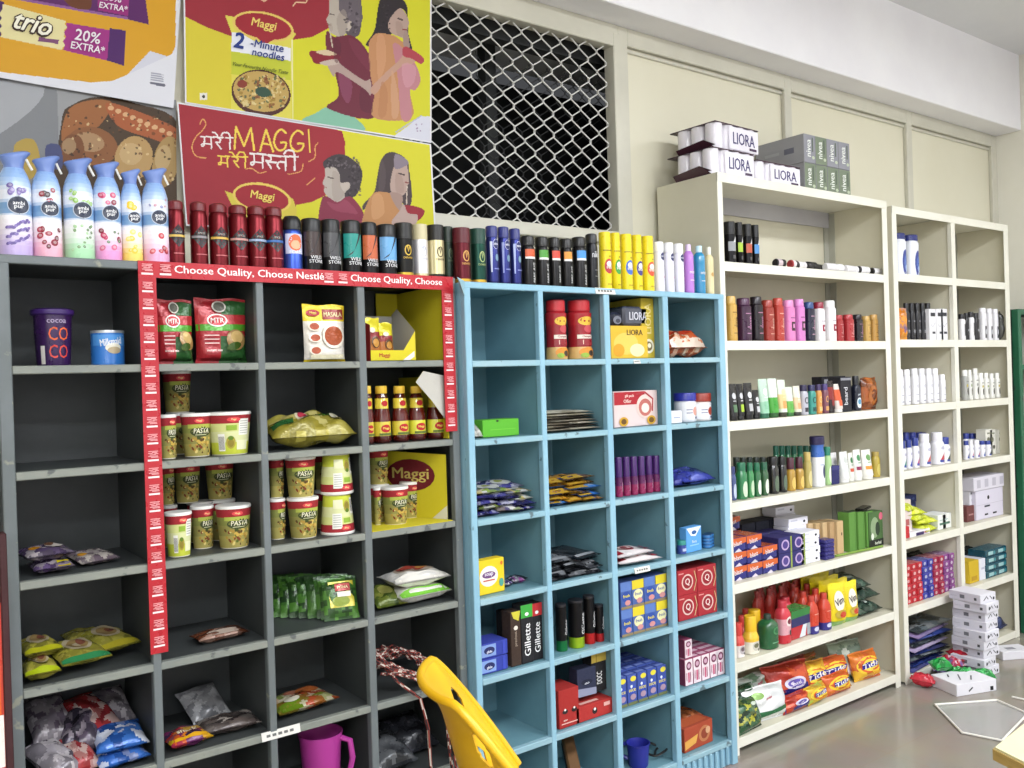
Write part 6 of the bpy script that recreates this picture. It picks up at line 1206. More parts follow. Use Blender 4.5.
rows = [(726, 736, 296, 'c9a050', 'd2ac60', hair(0, pale='6a4420'), 'golden brown shampoo bottle at the near end', 'c'), (737, 750, 298, '3a1a38', '4a2246', hair(0, pale='c08ab0'), 'dark plum shampoo bottle beside the golden one', 'c'), (750.5, 762, 296.5, '1d151d', '201821', hair(0, pale='b87a9a'), 'black shampoo bottle with pink print, the tallest dark one', 'c'),
    (762, 773, 300, '98352c', 'a03a30', hair(0, pale='e0b0a0'), 'brick red shampoo bottle, near one of two', 'c'), (773, 783, 298, 'b03a30', 'b84438', hair(0, pale='e8b8a8'), 'brighter red shampoo bottle, far one of two', 'c'), (783, 794, 300, 'd880b8', 'de8cc0', sq, 'rose pink shampoo bottle, flat topped', 'c'),
    (794, 804, 299, 'cf7fc2', 'd88acb', sq, 'mauve pink shampoo bottle beside the navy one', 'c'), (804, 814, 302, '1f2038', '2a4a80', hair(0, pale='d0a0b8'), 'navy shampoo bottle with blue cap', 'c'), (814, 824, 302, 'eae6ea', '8f2038', wsq, 'white shampoo bottle with a dark red cap', 'c'), (824.3, 835, 300.5, 'ece9ec', 'f2f0f2', wsq, 'white shampoo bottle with a white cap', 'c'),
    (834.3, 842.6, 315, 'a0282e', 'a83036', hair(0, pale='d8a0a0'), 'short red shampoo bottle beside the white bottle', 'c'), (842.6, 853, 314.5, 'a82a30', 'b0343a', hair(0, pale='e0a8a8'), 'short red shampoo bottle beside the short black one', 'c'), (853, 862, 314.5, '201820', '241c24', hair(0, pale='b080a0'), 'short black shampoo bottle', 'c'), (862, 870, 316, 'c09a54', 'c8a25c', hair(0, pale='5a3a1c'), 'short golden shampoo bottle, near one of two', 'c'), (869.5, 877.5, 314.5, 'b58a48', 'bf9654', hair(0, pale='4a2c14'), 'short golden shampoo bottle at the far end of the row', 'c')]
for L, R, T, c, cp, art, w, _ in rows:
    standing(lambda r, h: bottle('shampoo_bottle', 2.08*r, 1.75*r, h, c, cp, .16, .92, 3, art, .04, capfn='gloss'), L, R, T, z, D+.045, w, 'bottle', 'hair care bottles')
for L, R, c in ((739, 747, '2a1428'), (752, 760, '1a1218'), (786, 795, 'c878ac'), (815, 823, 'd8d4d8')):
    standing(lambda r, h: bottle('shampoo_bottle', 2.08*r, 1.75*r, h, c, c, .16, .92, 3, None, .04), L+7, R+7, 304, z, D+.16, '%s shampoo bottle standing in the second row back' % {'2a1428': 'plum', '1a1218': 'black', 'c878ac': 'pink', 'd8d4d8': 'white'}[c], 'bottle', 'second row of hair care bottles')
z = C1Z[3]+.001
def tb(w1, w2): return lambda d, R, z0, H: (d.ell(0, z0+H*.62, R*.5, H*.1, w1), d.rect(-R*.5, z0+H*.12, R*.5, z0+H*.35, w2, n=4), d.rect(-R*.4, z0+H*.45, R*.4, z0+H*.48, w1, n=3))
for L, R, T, c, cp, art, bd, w in ((727.5, 736.3, 384, '1f1d1f', '141314', tb('c8c8cc', '5a7a5a'), (), 'black face wash tube with grey green label, nearest the blue unit'), (736, 743, 384, '1d1b1d', '141314', tb('d0d0d4', 'a8c83a'), (), 'black face wash tube with lime label'), (743, 752, 383, '1f1d1f', '141314', tb('d8d8dc', 'b8b8bc'), (), 'black face wash tube with white label, tall'), (752, 759, 390, '1b191b', '121112', tb('d4d4d8', 'c8c8cc'), (), 'short black face wash tube before the green ones'),
    (758, 767.5, 379, 'bcd8c4', '2f6a50', tb('e8f0ea', '8ac0a0'), ((0, .3, '9accae'),), 'tall pale mint face wash tube'), (767.3, 777, 378.5, 'd8e4d8', '2a5a2a', tb('e8f0e4', '3f9a3a'), ((0, .45, '4aa03c'),), 'tall white and leaf green face wash tube'), (777, 785.5, 380, 'dce4d4', '3a3a2a', tb('e8d8a8', 'd8a060'), ((.1, .55, 'e4c890'),), 'tall white and peach face wash tube'),
    (785, 792.6, 387, 'd4e0d0', '2f6a30', tb('e4ece0', '5aa848'), ((0, .5, '6ab050'),), 'short white and green face wash tube'), (792.6, 800, 386, 'e2dccc', '3a3a34', tb('f0e8d8', 'd8a878'), ((.1, .6, 'e8c8a0'),), 'short white and peach face wash tube')):
    standing(lambda r, h: facetube('face_wash_tube', 2.08*r, h, c, cp, art, bd), L, R, T, z, D+.045, w, 'tube', 'face wash tubes')
mini = lambda c, t: (lambda d, R, b, H: (d.ell(0, b+H*.6, R*.6, H*.14, t), d.ell(0, b+H*.6, R*.35, H*.09, c), d.rect(-R*.6, b+H*.12, R*.6, b+H*.3, t, n=4)))
for L, R, T, c, cp, t, w in ((799.6, 807.5, 385, 'b8b8c4', '2a2448', '3a3440', 'grey and black jar bottle'), (807.5, 815.5, 385, '3f9488', '2a2a58', '1f4a48', 'teal bottle with navy cap'), (815.5, 821.5, 384.5, 'd8944a', '3a2a5a', 'e8c080', 'orange bottle with violet cap'), (821.3, 828, 384, '7a4a5a', '4a3a78', 'd8a060', 'violet and orange slim bottle')):
    standing(lambda r, h: bottle('lotion_bottle', 2.08*r, 1.8*r, h, c, cp, .2, .85, 2.5, mini(c, t)), L, R, T, z, D+.045, 'small '+w+' among the toiletries', 'bottle', 'small toiletry bottles')
for L, R, T, c, t, cp, w in ((827, 833.5, 381, '2a1d20', '8a2a2a', '201618', 'black and dark red tube'), (833.3, 841, 384, 'dcd2cc', 'd8603a', 'e8e4e0', 'white and orange red tube')):
    standing(lambda r, h: facetube('cream_tube', 2.08*r, h, c, cp, tb(t, t), ((.3, .8, t),)), L, R, T, z, D+.045, w+' beside the big black carton', 'tube', 'cream tubes')
boxed(lambda w, h: carton('grooming_carton', w, .06, h, '201f27', lambda d, w, h: (d.rect(-w*.5, h*.9, w*.5, h*.97, '8a8a92', n=3), d.text('beard', -w*.05, h*.45, w*.34, 'd8d8de', PI/2, h*.5))), 841, 851.5, 377, z, D+.03, 'big black carton with white upright letters', 'carton')
boxed(lambda w, h: carton('grooming_carton', w, .05, h, '1b1a22', lambda d, w, h: [d.rect(-w*.4+w*.27*k, h*.8, -w*.25+w*.27*k, h*.92, 'a0a0a8', n=2) for k in range(3)]), 822, 846, 376.5, z, D+.13, 'wide black carton standing behind the tubes', 'carton')
standing(lambda r, h: bottle('lotion_bottle', 2.08*r, 1.7*r, h, '1d2030', '16171f', .25, .7, 3, lambda d, R, b, H: (d.ell(0, b+H*.3, R*.7, H*.2, 'd8e0e8'), d.ell(0, b+H*.34, R*.4, H*.1, '4a8ab0'), d.text('gel', 0, b+H*.62, H*.1, 'd0d4dc'))), 851.5, 860, 376, z, D+.05, 'dark bottle with a pale blue oval by the brown pack', 'bottle')
o = pouch('hair_colour_pack', .115, .14, .05, mottle(['8a4a24', 'a85a2c', '6d3418', 'b87038', '5a2a14'], 5, 6, 8), lambda d, w, h: (d.ell(0, h*.45, w*.3, h*.3, 'a8622e'), d.ell(w*.05, h*.45, w*.18, h*.18, '6a3416')), fn='wrap', seedv=6); put(o, wx(868.5, D+.06, z), D+.06, z+.001); rest(o, z); tag(o, 'brown clear wrapped pack at the far end of the toiletry shelf', 'pack')
z = C1Z[4]+.001
def oil(c, cp, lab, ex=2.4, capf=.22): return lambda r, h: bottle('hair_oil_bottle', 2.08*r, 1.9*r, h, c, cp, capf, .8, ex, lambda d, R, b, H: (d.ell(0, b+H*.35, R*.6, H*.28, lab), d.rect(-R*.3, b+H*.55, R*.3, b+H*.58, lab, n=3)), .16, fn='glassy')
for L, R, T, c, cp, lab, w in ((729.5, 735.8, 467, '3a4a80', '2a3468', 'b8c4e0', 'slim navy oil bottle at the near end'), (736, 746.5, 463, '2a7a4a', '1f6a4a', 'c8dcc0', 'bright green oil bottle, nearest of the green four'), (746.5, 753.5, 463, '3a8a50', '1f6a4a', 'b8d0b0', 'slim green oil bottle'), (753.3, 760.5, 463, '2a6a40', '1f6a4a', 'e8ece0', 'green oil bottle with a white label'), (760.3, 768, 462.5, '2f5a38', '1f5a40', 'dce4d4', 'green oil bottle next to the black ones')):
    standing(oil(c, cp, lab), L, R, T, z, D+.045, w, 'bottle', 'hair oil bottles')
for L, R, T, w in ((768, 778, 457, 'beside the green oils'), (777.8, 786.3, 457, 'beside the gold oils')):
    standing(oil('17181a', '151517', '5a6a58'), L, R, T, z, D+.05, 'black oil bottle '+w, 'bottle', 'hair oil bottles')
for L, R, T, w in ((786, 795, 458, 'near one of two'), (795, 803.5, 457.5, 'far one of two')):
    standing(oil('b08a34', '4a1f2e', 'd8b860', 2, .34), L, R, T, z, D+.05, 'golden oil bottle with maroon cap, '+w, 'bottle', 'hair oil bottles')
standing(oil('b0a058', 'c0a860', 'd0c48a', 2), 803.3, 811.5, 452.5, z, D+.05, 'tall thin golden oil bottle', 'bottle', 'hair oil bottles')
standing(lambda r, h: bottle('hair_oil_bottle', 2*r, 1.6*r, h, 'e6e8ee', '251f4a', .16, 1.1, 2.3, lambda d, R, b, H: (d.ell(R*.3, b+H*.35, R*.3, H*.16, '2a2f60'), d.rect(-R*.5, b+H*.5, R*.2, b+H*.53, 'a8b0c8', n=3)), .2, bands=((.72, 1, '3a66b4'),)), 811, 824, 436.5, z, D+.05, 'tall white bottle with blue neck and wide violet cap', 'bottle')
standing(oil('a0c488', '1f7a60', 'e4ecd8', 2.2), 823.5, 831.3, 447, z, D+.05, 'pale green bottle with sea green cap beside the tall white one', 'bottle')
for k in range(7):
    px = 773+6*k; standing(oil('2f7a50', '1a6a55', '8ac09a'), px, px+6.6, 446, z, D+.19, 'green capped oil bottle in the back row, %s from the near end' % ORD[k], 'bottle', 'back row of green capped oils')
for k in range(8):
    px = 733+6.6*k; standing(oil('1d2a22', '14201a', '3a4a3c'), px, px+7.4, 457.5, z, D+.15, 'dark oil bottle in the second row, %s from the near end' % ORD[k], 'bottle', 'second row of dark oils')
standing(lambda r, h: facetube('cream_tube', 2.08*r, h, 'e4e2e2', 'e8e6e6', tb('b0b0b8', 'd0d0d8')), 829.5, 837, 453, z, D+.09, 'white cream tube behind the navy carton', 'tube', 'cream tubes')
boxed(lambda w, h: carton('cream_carton', w, .04, h, '27285e', lambda d, w, h: d.rect(-w*.5, h*.78, w*.5, h, '3a3a74', n=2)), 832, 839.5, 466, z, D+.03, 'navy blue carton among the white tubes', 'carton')
for L, R, T, t1, t2, c, w in ((839, 847.6, 452, 'c8ccc8', 'd8dcd8', 'e4e4e2', 'plain white'), (847.5, 853, 453, '3a7a4a', 'c8563a', 'dcdcd4', 'white, green and red'), (852.5, 860.5, 450, '4a8a5a', '8a2a50', 'e4e4e0', 'white with green print and a maroon band'), (860.5, 871, 450, '6a9a5a', 'd8943a', 'e6e4dc', 'white with leaf print and an orange band')):
    standing(lambda r, h: facetube('face_cream_tube', 2.08*r, h, c, c, lambda d, R, z0, H: (d.ell(0, z0+H*.7, R*.5, H*.12, t1), d.rect(-R*.9, z0+H*.25, R*.9, z0+H*.38, t2, n=6), d.rect(-R*.4, z0+H*.5, R*.4, z0+H*.53, t1, n=3))), L, R, T, z, D+.045, w+' face cream tube', 'tube', 'face cream tubes')
standing(oil('b09a3a', 'a8924a', 'c8b860', 2, .15), 871, 879.7, 452, z, D+.05, 'yellow oil bottle at the far end by the post', 'bottle', 'hair oil bottles')
z = C1Z[5]+.001
def soapbar(w=.075, h=.052, dp=.10):
    return carton('soap_packet', w, dp, h, {'all': '2f2f78', 'front': '2c2f7a', 'top': 'b85a34', 'left': '35357e'}, lambda d, w, h: (d.poly([(-w*.5, h*.45), (w*.5, h*.6), (w*.5, h), (-w*.5, h)], 'd2622e'), d.text('blast', -w*.05, h*.62, h*.34, 'ece4e8', .1, w*.7), d.poly([(-w*.3, h*.0), (0, h*.25), (w*.2, 0)], 'd8d0e0')), fn='foil', bev=.005)
sp = None; rows_ = [('lowest', 3), ('second', 3), ('third', 2)]
x0 = wx(731.5, D+.035, z); bw = .093
for j in range(3):
    for i in range((3, 3, 2)[j]):
        for k in range(2):
            o = soapbar(bw-.003) if sp is None else dup(sp)
            sp = sp or o
            put(o, x0+bw*(i+.5)+.004*k, D+.035+.104*k-.0*j, z+.0535*j); o.name = 'soap_packet'
            tag(o, 'orange and blue soap packet, %s layer, %s from blue unit, %s row back' % (rows_[j][0], ORD[i], ORD[k]), 'soap', 'orange and blue soap packets')
for i in range(2):
    o = dup(sp); put(o, x0+.02+bw*(.5+i), D+.15, z+.1605+.0, .1*i-.05); tag(o, 'orange and blue soap packet, topmost at the back of its stack, %s of two' % ORD[i], 'soap', 'orange and blue soap packets')
def navy(d, w, h): d.ell(0, h*.5, w*.3, h*.34, 'b8a0c8'); d.ell(0, h*.5, w*.2, h*.24, '4a3a80'); d.rect(w*.38, 0, w*.5, h, '8a9a4a', n=2)
np_ = None; x1 = x0+bw*3+.006; nw = .0865
for j in range(2):
    for i in range(2):
        for k in range(2):
            o = carton('soap_carton', nw-.003, .10, .062, '2b2764', navy) if np_ is None else dup(np_)
            np_ = np_ or o; put(o, x1+nw*(i+.5), D+.035+.104*k, z+.0635*j); tag(o, 'violet soap carton with pale ring, %s layer, %s along, %s row back' % (('lower', 'upper')[j], ORD[i], ORD[k]), 'soap', 'violet soap cartons')
for i in range(3):
    o = carton('soap_carton', .085, .09, .12, '20222f'); put(o, x0+.20+.09*i, D+.19, z+.107 if False else z+.128*(i > 0) if False else z, 0); put(o, 2.93+.09*i, D+.195, z+.0); o.location.y = D+.205; o.data = o.data; tag(o, 'dark carton at the back behind the soap, %s of three' % ORD[i], 'carton', 'dark cartons at the back')
    o.scale = (1, .9, 1.35)
def whites(px, dy, n_, w_, d_, h_, what):
    x = wx(px, D+dy, z)
    for k in range(n_):
        o = carton('talc_soap_carton', w_, d_, h_-.001, 'e6e5ee', lambda d, w, h: (d.rect(-w*.4, h*.6, -w*.05, h*.8, 'c8c8d4', n=3), d.ell(w*.3, h*.45, w*.06, h*.16, '2a2a34'), d.rect(-w*.4, h*.15, w*.1, h*.2, 'd0d0dc', n=3)))
        put(o, x+.004*math.sin(k*2.1), D+dy, z+h_*k); tag(o, 'white soap carton, %s from the shelf %s' % (ORD[k], what), 'soap', 'white soap cartons')
whites(811, .035, 4, .125, .08, .032, 'in the front stack'); whites(799, .12, 5, .13, .075, .034, 'in the middle stack'); whites(787, .21, 6, .13, .07, .034, 'in the tall back stack')
WD = ['c2a478', 'b8986a', 'c8ac82', 'bb9d70', 'c6a97e', 'b4946a', 'c4a67a']
for i in range(7):
    xa, xb = wx(796+6.9*i, D+.13-.012*i, z), wx(802.7+6.9*i, D+.13-.012*i, z)
    o = carton('incense_carton', (xb-xa)*.93, .08, .137, {'all': WD[i], 'left': mixc(WD[i], 'e8d8b0', .15)}, lambda d, w, h: (d.rect(w*.2, h*.1, w*.3, h*.9, '9a7a50', n=2),) if i < 6 else (d.ell(w*.2, h*.6, w*.08, h*.05, '3a2a1a'),)); put(o, (xa+xb)/2, D+.135-.013*i, z); tag(o, 'wood coloured upright carton, %s from the white stacks' % ORD[i], 'carton', 'wood coloured cartons')
def tins(px, dy, n_, what):
    for k in range(n_):
        o = MB().box(-.032, .032, 0, .05, 0, .0155, '2f2b72', 'gloss', bev=.003).build('soap_tin'); put(o, wx(px, D+dy, z), D+dy, z+.0165*k); tag(o, 'flat violet tin, %s from the shelf %s' % (ORD[k], what), 'tin', 'flat violet tins')
tins(830.5, .02, 5, 'in the front stack'); tins(816.5, .065, 6, 'in the stack behind')
for i, (L, R) in enumerate(((849.5, 856.3), (858.3, 864.8), (866.8, 873.1))):
    boxed(lambda w, h: carton('bath_carton', w, .055, h, {'all': '5a8a3a', 'top': '3a4a2a', 'left': '659842'}, lambda d, w, h: d.rect(w*.3, h*.05, w*.36, h*.95, '4a7430', n=2)), L, R, 512.5-.6*i, z, D+.045, 'leaf green upright carton, %s of three' % ORD[i], 'carton', 'leaf green cartons', 0)
boxed(lambda w, h: carton('bath_carton', w, .05, h, '4a6a3a', lambda d, w, h: (d.ell(-w*.1, h*.55, w*.3, h*.3, '8aa07a'), d.ell(w*.1, h*.5, w*.16, h*.2, '2a3a28'), d.ell(w*.35, h*.85, w*.14, h*.11, 'd86a80'), d.rect(-w*.5, 0, w*.5, h*.2, '1c2018', n=4), d.text('herbal', w*.1, h*.1, h*.09, 'e0e4d4', maxw=w*.6), d.ell(-w*.3, h*.3, w*.1, h*.1, 'd8e0d0'))), 873.5, 887, 511, z, D+.04, 'green and black carton with a pink spot by the post', 'carton')
o = MB().box(-.06, .06, -.02, .02, 0, .012, '1a1a18', 'wrap', bev=.004).build('comb_pack'); hx = wx(863, D+.07, z+.19); put(o, hx, D+.07, z, .3); rest(o, wz(512.5, wx(861, D+.045, z), D+.045)+.002); tag(o, 'flat black pack lying on top of the green cartons', 'pack')
o = MB().tube([(-.16, 0, .006), (.16, -.02, .006)], .005, '7a9a3a', 'plastic').build('incense_stick_pack'); put(o, wx(857, D+.03, z), D+.028, z); tag(o, 'thin green rod lying before the green cartons', 'rod')
z = C1Z[6]+.001
dish = lambda c, c2: (lambda d, R, b, H: (d.ell(0, b+H*.35, R*.6, H*.2, c), d.ell(0, b+H*.38, R*.36, H*.1, c2), d.ell(R*.3, b+H*.18, R*.14, H*.06, '2a2a2a')))
for k in range(3):
    standing(lambda r, h: bottle('cleaner_bottle', 2.08*r, 1.8*r, h, 'e2dad8', 'c83a34', .36, .7, 2.6, dish('b8b0b4', '6a5a60'), .3, bands=((.62, 1, 'd0504a'),)), 733.5+4*k, 743.5+4*k, 624-7*k, z, D+.05+.085*k, 'white cleaner bottle with red neck, %s row back' % ORD[k], 'bottle', 'red necked cleaner bottles')
    standing(lambda r, h: bottle('cleaner_bottle', 2.08*r, 1.8*r, h, 'e4dfd0', 'e2b41e', .4, .8, 2.6, dish('c8c4b8', '6a6a50'), .3, bands=((.6, 1, 'e8c040'),)), 743.5+4*k, 757.5+4*k, 617-6*k, z, D+.05+.085*k, 'white cleaner bottle with yellow neck, %s row back' % ORD[k], 'bottle', 'yellow necked cleaner bottles')
standing(lambda r, h: bottle('handwash_bottle', 2.08*r, 1.8*r, h, '1f5a34', '2a3a30', .14, .4, 2.8, lambda d, R, b, H: (d.ell(R*.2, b+H*.62, R*.34, H*.14, '4a8a5a'), d.ell(R*.2, b+H*.62, R*.22, H*.09, '1f5a34'), d.rect(-R*.3, b+H*.2, R*.5, b+H*.24, '6aa07a', n=4)), .2, fn='glassy'), 759, 776.5, 616, z, D+.05, 'dark green clear handwash bottle', 'bottle')
for k in range(3):
    standing(lambda r, h: bottle('handwash_bottle', 2.08*r, 1.8*r, h, 'd8a0aa', 'b82a3a', .16, .6, 2.6, lambda d, R, b, H: (d.ell(R*.2, b+H*.62, R*.5, H*.14, 'e8dcd8'), d.ell(R*.2, b+H*.62, R*.3, H*.08, '7a2a3a'), d.ell(R*.3, b+H*.3, R*.2, H*.08, '3a2a2a')), .2, bands=((0, .2, 'c0303c'), (.7, 1, 'c83a48'))), 775.5+3*k, 789.5+3*k, 602-4*k, z, D+.05+.085*k, 'pink and red bottle, %s row back beside the green handwash' % ORD[k], 'bottle', 'pink and red bottles')
o = carton('scrub_pad_pack', .135, .07, .115, 'b82a34', lambda d, w, h: (d.rect(-w*.5, h*.75, w*.5, h, '2f7a3a', n=4), d.rect(-w*.5, h*.45, w*.5, h*.75, '2a2c60', n=4), d.poly([(-w*.1, h*.04), (w*.1, h*.45), (w*.3, h*.45), (w*.2, h*.04)], 'd8dce4'), d.rect(w*.3, h*.05, w*.48, h*.45, '9aa0a8', n=2)), topart=lambda d, w, dd: d.rect(-w*.5, 0, w*.5, dd, '3a8a44'), fn='wrap', bev=.006); put(o, wx(801, D+.035, z+.06), D+.035, z, .05); tag(o, 'green topped pack of scrub pads with a red and navy front', 'pack')
def spray(d, R, b, H): d.rect(-R, b+H*.02, R, b+H*.26, '332f7c', n=6); d.ell(0, b+H*.16, R*.5, H*.07, 'c8c8e4'); d.rect(-R*.4, b+H*.62, R*.5, b+H*.64, 'e8b0a0', n=3)
for j in range(4):
    for i in range(2):
        standing(lambda r, h: bottle('toilet_cleaner_bottle', 2.08*r, 1.8*r, h, 'c4402c', 'b8382a', .16, .5, 2.4, spray, .3, bands=((0, .27, '332f7c'),)), 805+12.5*i-8*j, 817.5+12.5*i-8*j, (597-3*i)-4.5*j, z, D+.05+.065*j, 'orange red cleaner bottle with violet foot, %s of two, %s row back' % (ORD[i], ORD[j]), 'bottle', 'orange red cleaner bottles')
for j in range(3):
    for i in range(4):
        standing(lambda r, h: bottle('toilet_cleaner_bottle', 1.8*r, 1.5*r, h, 'a8322c', '9a2a28', .16, .5, 2.4, None, .3), 752+12*i+2*j, 763+12*i+2*j, 592-2.5*i-3*j, z, D+.185+.028*j, 'dark red bottle in the crowded back, %s along, %s row' % (ORD[i], ORD[j]), 'bottle', 'dark red bottles at the back')
def vim(d, w, h): d.ell(-w*.02, h*.58, w*.3, h*.24, 'f0ead8'); d.text('Vim', -w*.02, h*.58, h*.17, '3a2a3a', .3, w*.5); d.ell(0, h*.28, w*.34, h*.1, 'b8a03a'); d.ell(w*.1, h*.26, w*.2, h*.07, 'c0442e'); d.rect(-w*.5, 0, w*.2, h*.12, '8ab86a', n=4)
for j in range(5):
    for i in range(2):
        L, R = 829+15*i-9*j, 843.5+12*i-9*j
        boxed(lambda w, h: pouch('dishwash_pouch', w, h, .045, bandfn((.1, 'b8c83a'), (.9, 'e2cc1e'), (1, 'ecd926')), vim if j == 0 else None, stand=True, seedv=j*3+i, crimp=.05, lump=.08, nu=12, nv=16, fn='gloss'), L, R, 583-2*i-3*j, z, D+.05+.052*j, 'bright yellow dishwash pouch, %s of two, %s row back' % (ORD[i], ORD[j]), 'pouch', 'rows of yellow dishwash pouches', -.1)
for i, (L, R, dy, lift) in enumerate(((851, 872, .03, 0), (866, 887, .035, 0), (850, 870, .05, .055), (865, 886, .06, .05), (854, 876, .07, .10), (868, 888, .12, .09))):
    pk(L, R-4, z, dy, .14, .042, ['2f4038', '3f5448', '1f2a26', '5a6d60', '28382f'], 200+i, 'dark green wrapped scourer bag, %s of six in the pile by the post' % ORD[i], 'bag', 'dark green scourer bags', .0, .18, lambda d, w, h: (d.ell(0, h*.5, w*.2, h*.12, 'a8b4ac'), d.rect(-w*.05, h*.3, w*.05, h*.6, 'c8d0c8', n=2)), 'scourer_bag', lift=lift, fn='wrap')
z = C1Z[7]+.001
def bigbag(L, R, T, Bdy, what, colf, art, t=.07, lean=-.5, rz=0, sd=1, lift=0, name='detergent_bag', fn='foil', grp=None, k=1.08):
    xa, xb = wx(L, D+Bdy, z+lift+.05), wx(R, D+Bdy, z+lift+.05); x = (xa+xb)/2
    h = (wz(T, x+.03, D+Bdy+.07)-z-lift)/math.cos(lean)*k
    o = pouch(name, xb-xa, h, t, colf, art, fn, seedv=sd, lump=.2, crimp=.05, nu=20, nv=26); put(o, x, D+Bdy, z+lift, rz, lean); settle(o, z+lift); return tag(o, what, 'bag', grp)
def tide(d, w, h): d.ell(0, h*.48, w*.44, h*.33, 'e8c22e'); d.ell(0, h*.48, w*.36, h*.26, 'd8622a'); d.ell(0, h*.49, w*.30, h*.21, 'ecd04a'); d.poly([(-w*.32, h*.38), (w*.32, h*.43), (w*.36, h*.62), (-w*.3, h*.58)], '2d2c86'); d.text('Tide', .0, h*.50, h*.17, 'ece8f0', .1, w*.6, .1, .02, True); d.ell(w*.1, h*.18, w*.3, h*.06, 'd89a2a')
TD = mottle(['c8502a', 'd0602c', 'b8442a', 'd87a30'], 5, 6, 2)
def surf(d, w, h): d.poly([(-w*.48, h*.02), (w*.48, h*.1), (w*.48, h*.42), (-w*.1, h*.34), (-w*.48, h*.3)], '2c2a74'); d.ell(w*.05, h*.45, w*.26, h*.16, 'd8d0e4'); d.ell(w*.05, h*.45, w*.18, h*.1, '6a5ab0'); d.text('excel', w*.05, h*.44, h*.1, 'f0ecf4', .15, w*.4)
SF = mottle(['b83a26', 'c8502e', 'a83022', 'd06a38'], 5, 6, 4)
bigbag(816, 846, 655, .105, 'large orange detergent bag with yellow rings, upper one in the middle', TD, tide, .08, -.25, -.12, 3, .012)
bigbag(826, 850, 670, .035, 'orange detergent bag with yellow rings, low at the front', TD, tide, .06, -.3, 0, 4)
bigbag(797, 826, 660, .105, 'yellow and orange detergent bag beside the violet footed one', mottle(['d8b030', 'e0c040', 'c88a2c', 'd8a02c'], 5, 6, 5), tide, .08, -.25, -.1, 5, .012)
bigbag(806, 828, 681, .03, 'low yellow detergent bag tucked at the front edge', mottle(['d8b030', 'a8b848', 'c88a2c'], 5, 6, 15), tide, .055, -.3, .1, 15)
bigbag(856, 878, 650, .05, 'yellow and orange detergent bag standing alone by the far post', mottle(['d87a2c', 'e0b030', 'c8602c'], 4, 5, 6), tide, .07, -.3, -.12, 6)
bigbag(770, 808, 662, .10, 'large orange red detergent bag with a violet foot', SF, surf, .085, -.25, -.15, 7, .012)
bigbag(783, 810, 689, .03, 'orange red detergent bag with a violet foot, lower front', SF, surf, .055, -.3, 0, 8)
bigbag(838, 864, 641, .10, 'clear bag of white and green soap cakes beside the lone detergent bag', mottle(['8a9a84', 'a8b4a4', '6a7a68', 'c8ccc4', '5a6a5c'], 5, 7, 9), lambda d, w, h: (d.ell(0, h*.25, w*.3, h*.15, 'e0dce4'), d.ell(w*.1, h*.5, w*.2, h*.16, '9ac08a'), d.ell(w*.05, h*.22, w*.16, h*.08, 'c0a8c0')), .06, -.3, -.15, 9, fn='wrap', name='soap_bag')
bigbag(750, 786, 684, .045, 'white and green detergent bag with red lettering', mottle(['dcdee0', 'e6e6e6', 'd0d8d0'], 4, 5, 10), lambda d, w, h: (d.text('patanjali', 0, h*.62, h*.08, 'b82a44', .1, w*.7), d.poly([(-w*.48, h*.1), (w*.48, h*.2), (w*.48, h*.34), (0, h*.26), (-w*.48, h*.3)], '2f6a44'), d.ell(-w*.25, h*.75, w*.14, h*.1, '8ab060')), .06, -.3, -.12, 10, .0)
bigbag(742, 772, 672, .14, 'white bag with pink lettering, behind the green lettered one', mottle(['d0d4d0', 'c0c8c0', '7a9a80'], 4, 5, 11), lambda d, w, h: d.text('neem', 0, h*.6, h*.1, 'c0506a', .1, w*.5), .07, -.35, .05, 11, .04)
DG = ['1f3a28', '2a4c34', '17281e', '4a6a4c', '345a3c', 'b8b84a']
bigbag(736, 763, 698, .02, 'dark green bag with yellow lettering at the near corner', mottle(DG, 7, 9, 12), lambda d, w, h: (d.text('herbal', 0, h*.45, h*.1, 'c8c43a', .3, w*.6), d.ell(w*.2, h*.8, w*.1, h*.06, 'c8d4c4')), .07, -.35, .1, 12)
bigbag(735, 756, 682, .10, 'dark green bag behind the yellow lettered one', mottle(DG[:5]+['a8b8a8'], 7, 9, 13), None, .07, -.3, 0, 13, .05)
bigbag(780, 806, 655, .17, 'dark red detergent bag in the shade at the back', mottle(['6a2220', '7a2a22', '8a3a2c'], 4, 5, 14), None, .07, -.2, 0, 14, .06); bigbag(850, 866, 648, .17, 'dark maroon bag in the back corner', mottle(['5a2228', '4a1c24'], 4, 5, 16), None, .05, -.2, 0, 16, .02); bigbag(795, 815, 650, .18, 'brown and yellow bag at the back under the shelf', mottle(['8a6a2c', '6a4a22', 'a8502a'], 4, 5, 17), None, .05, -.15, 0, 17, .1)
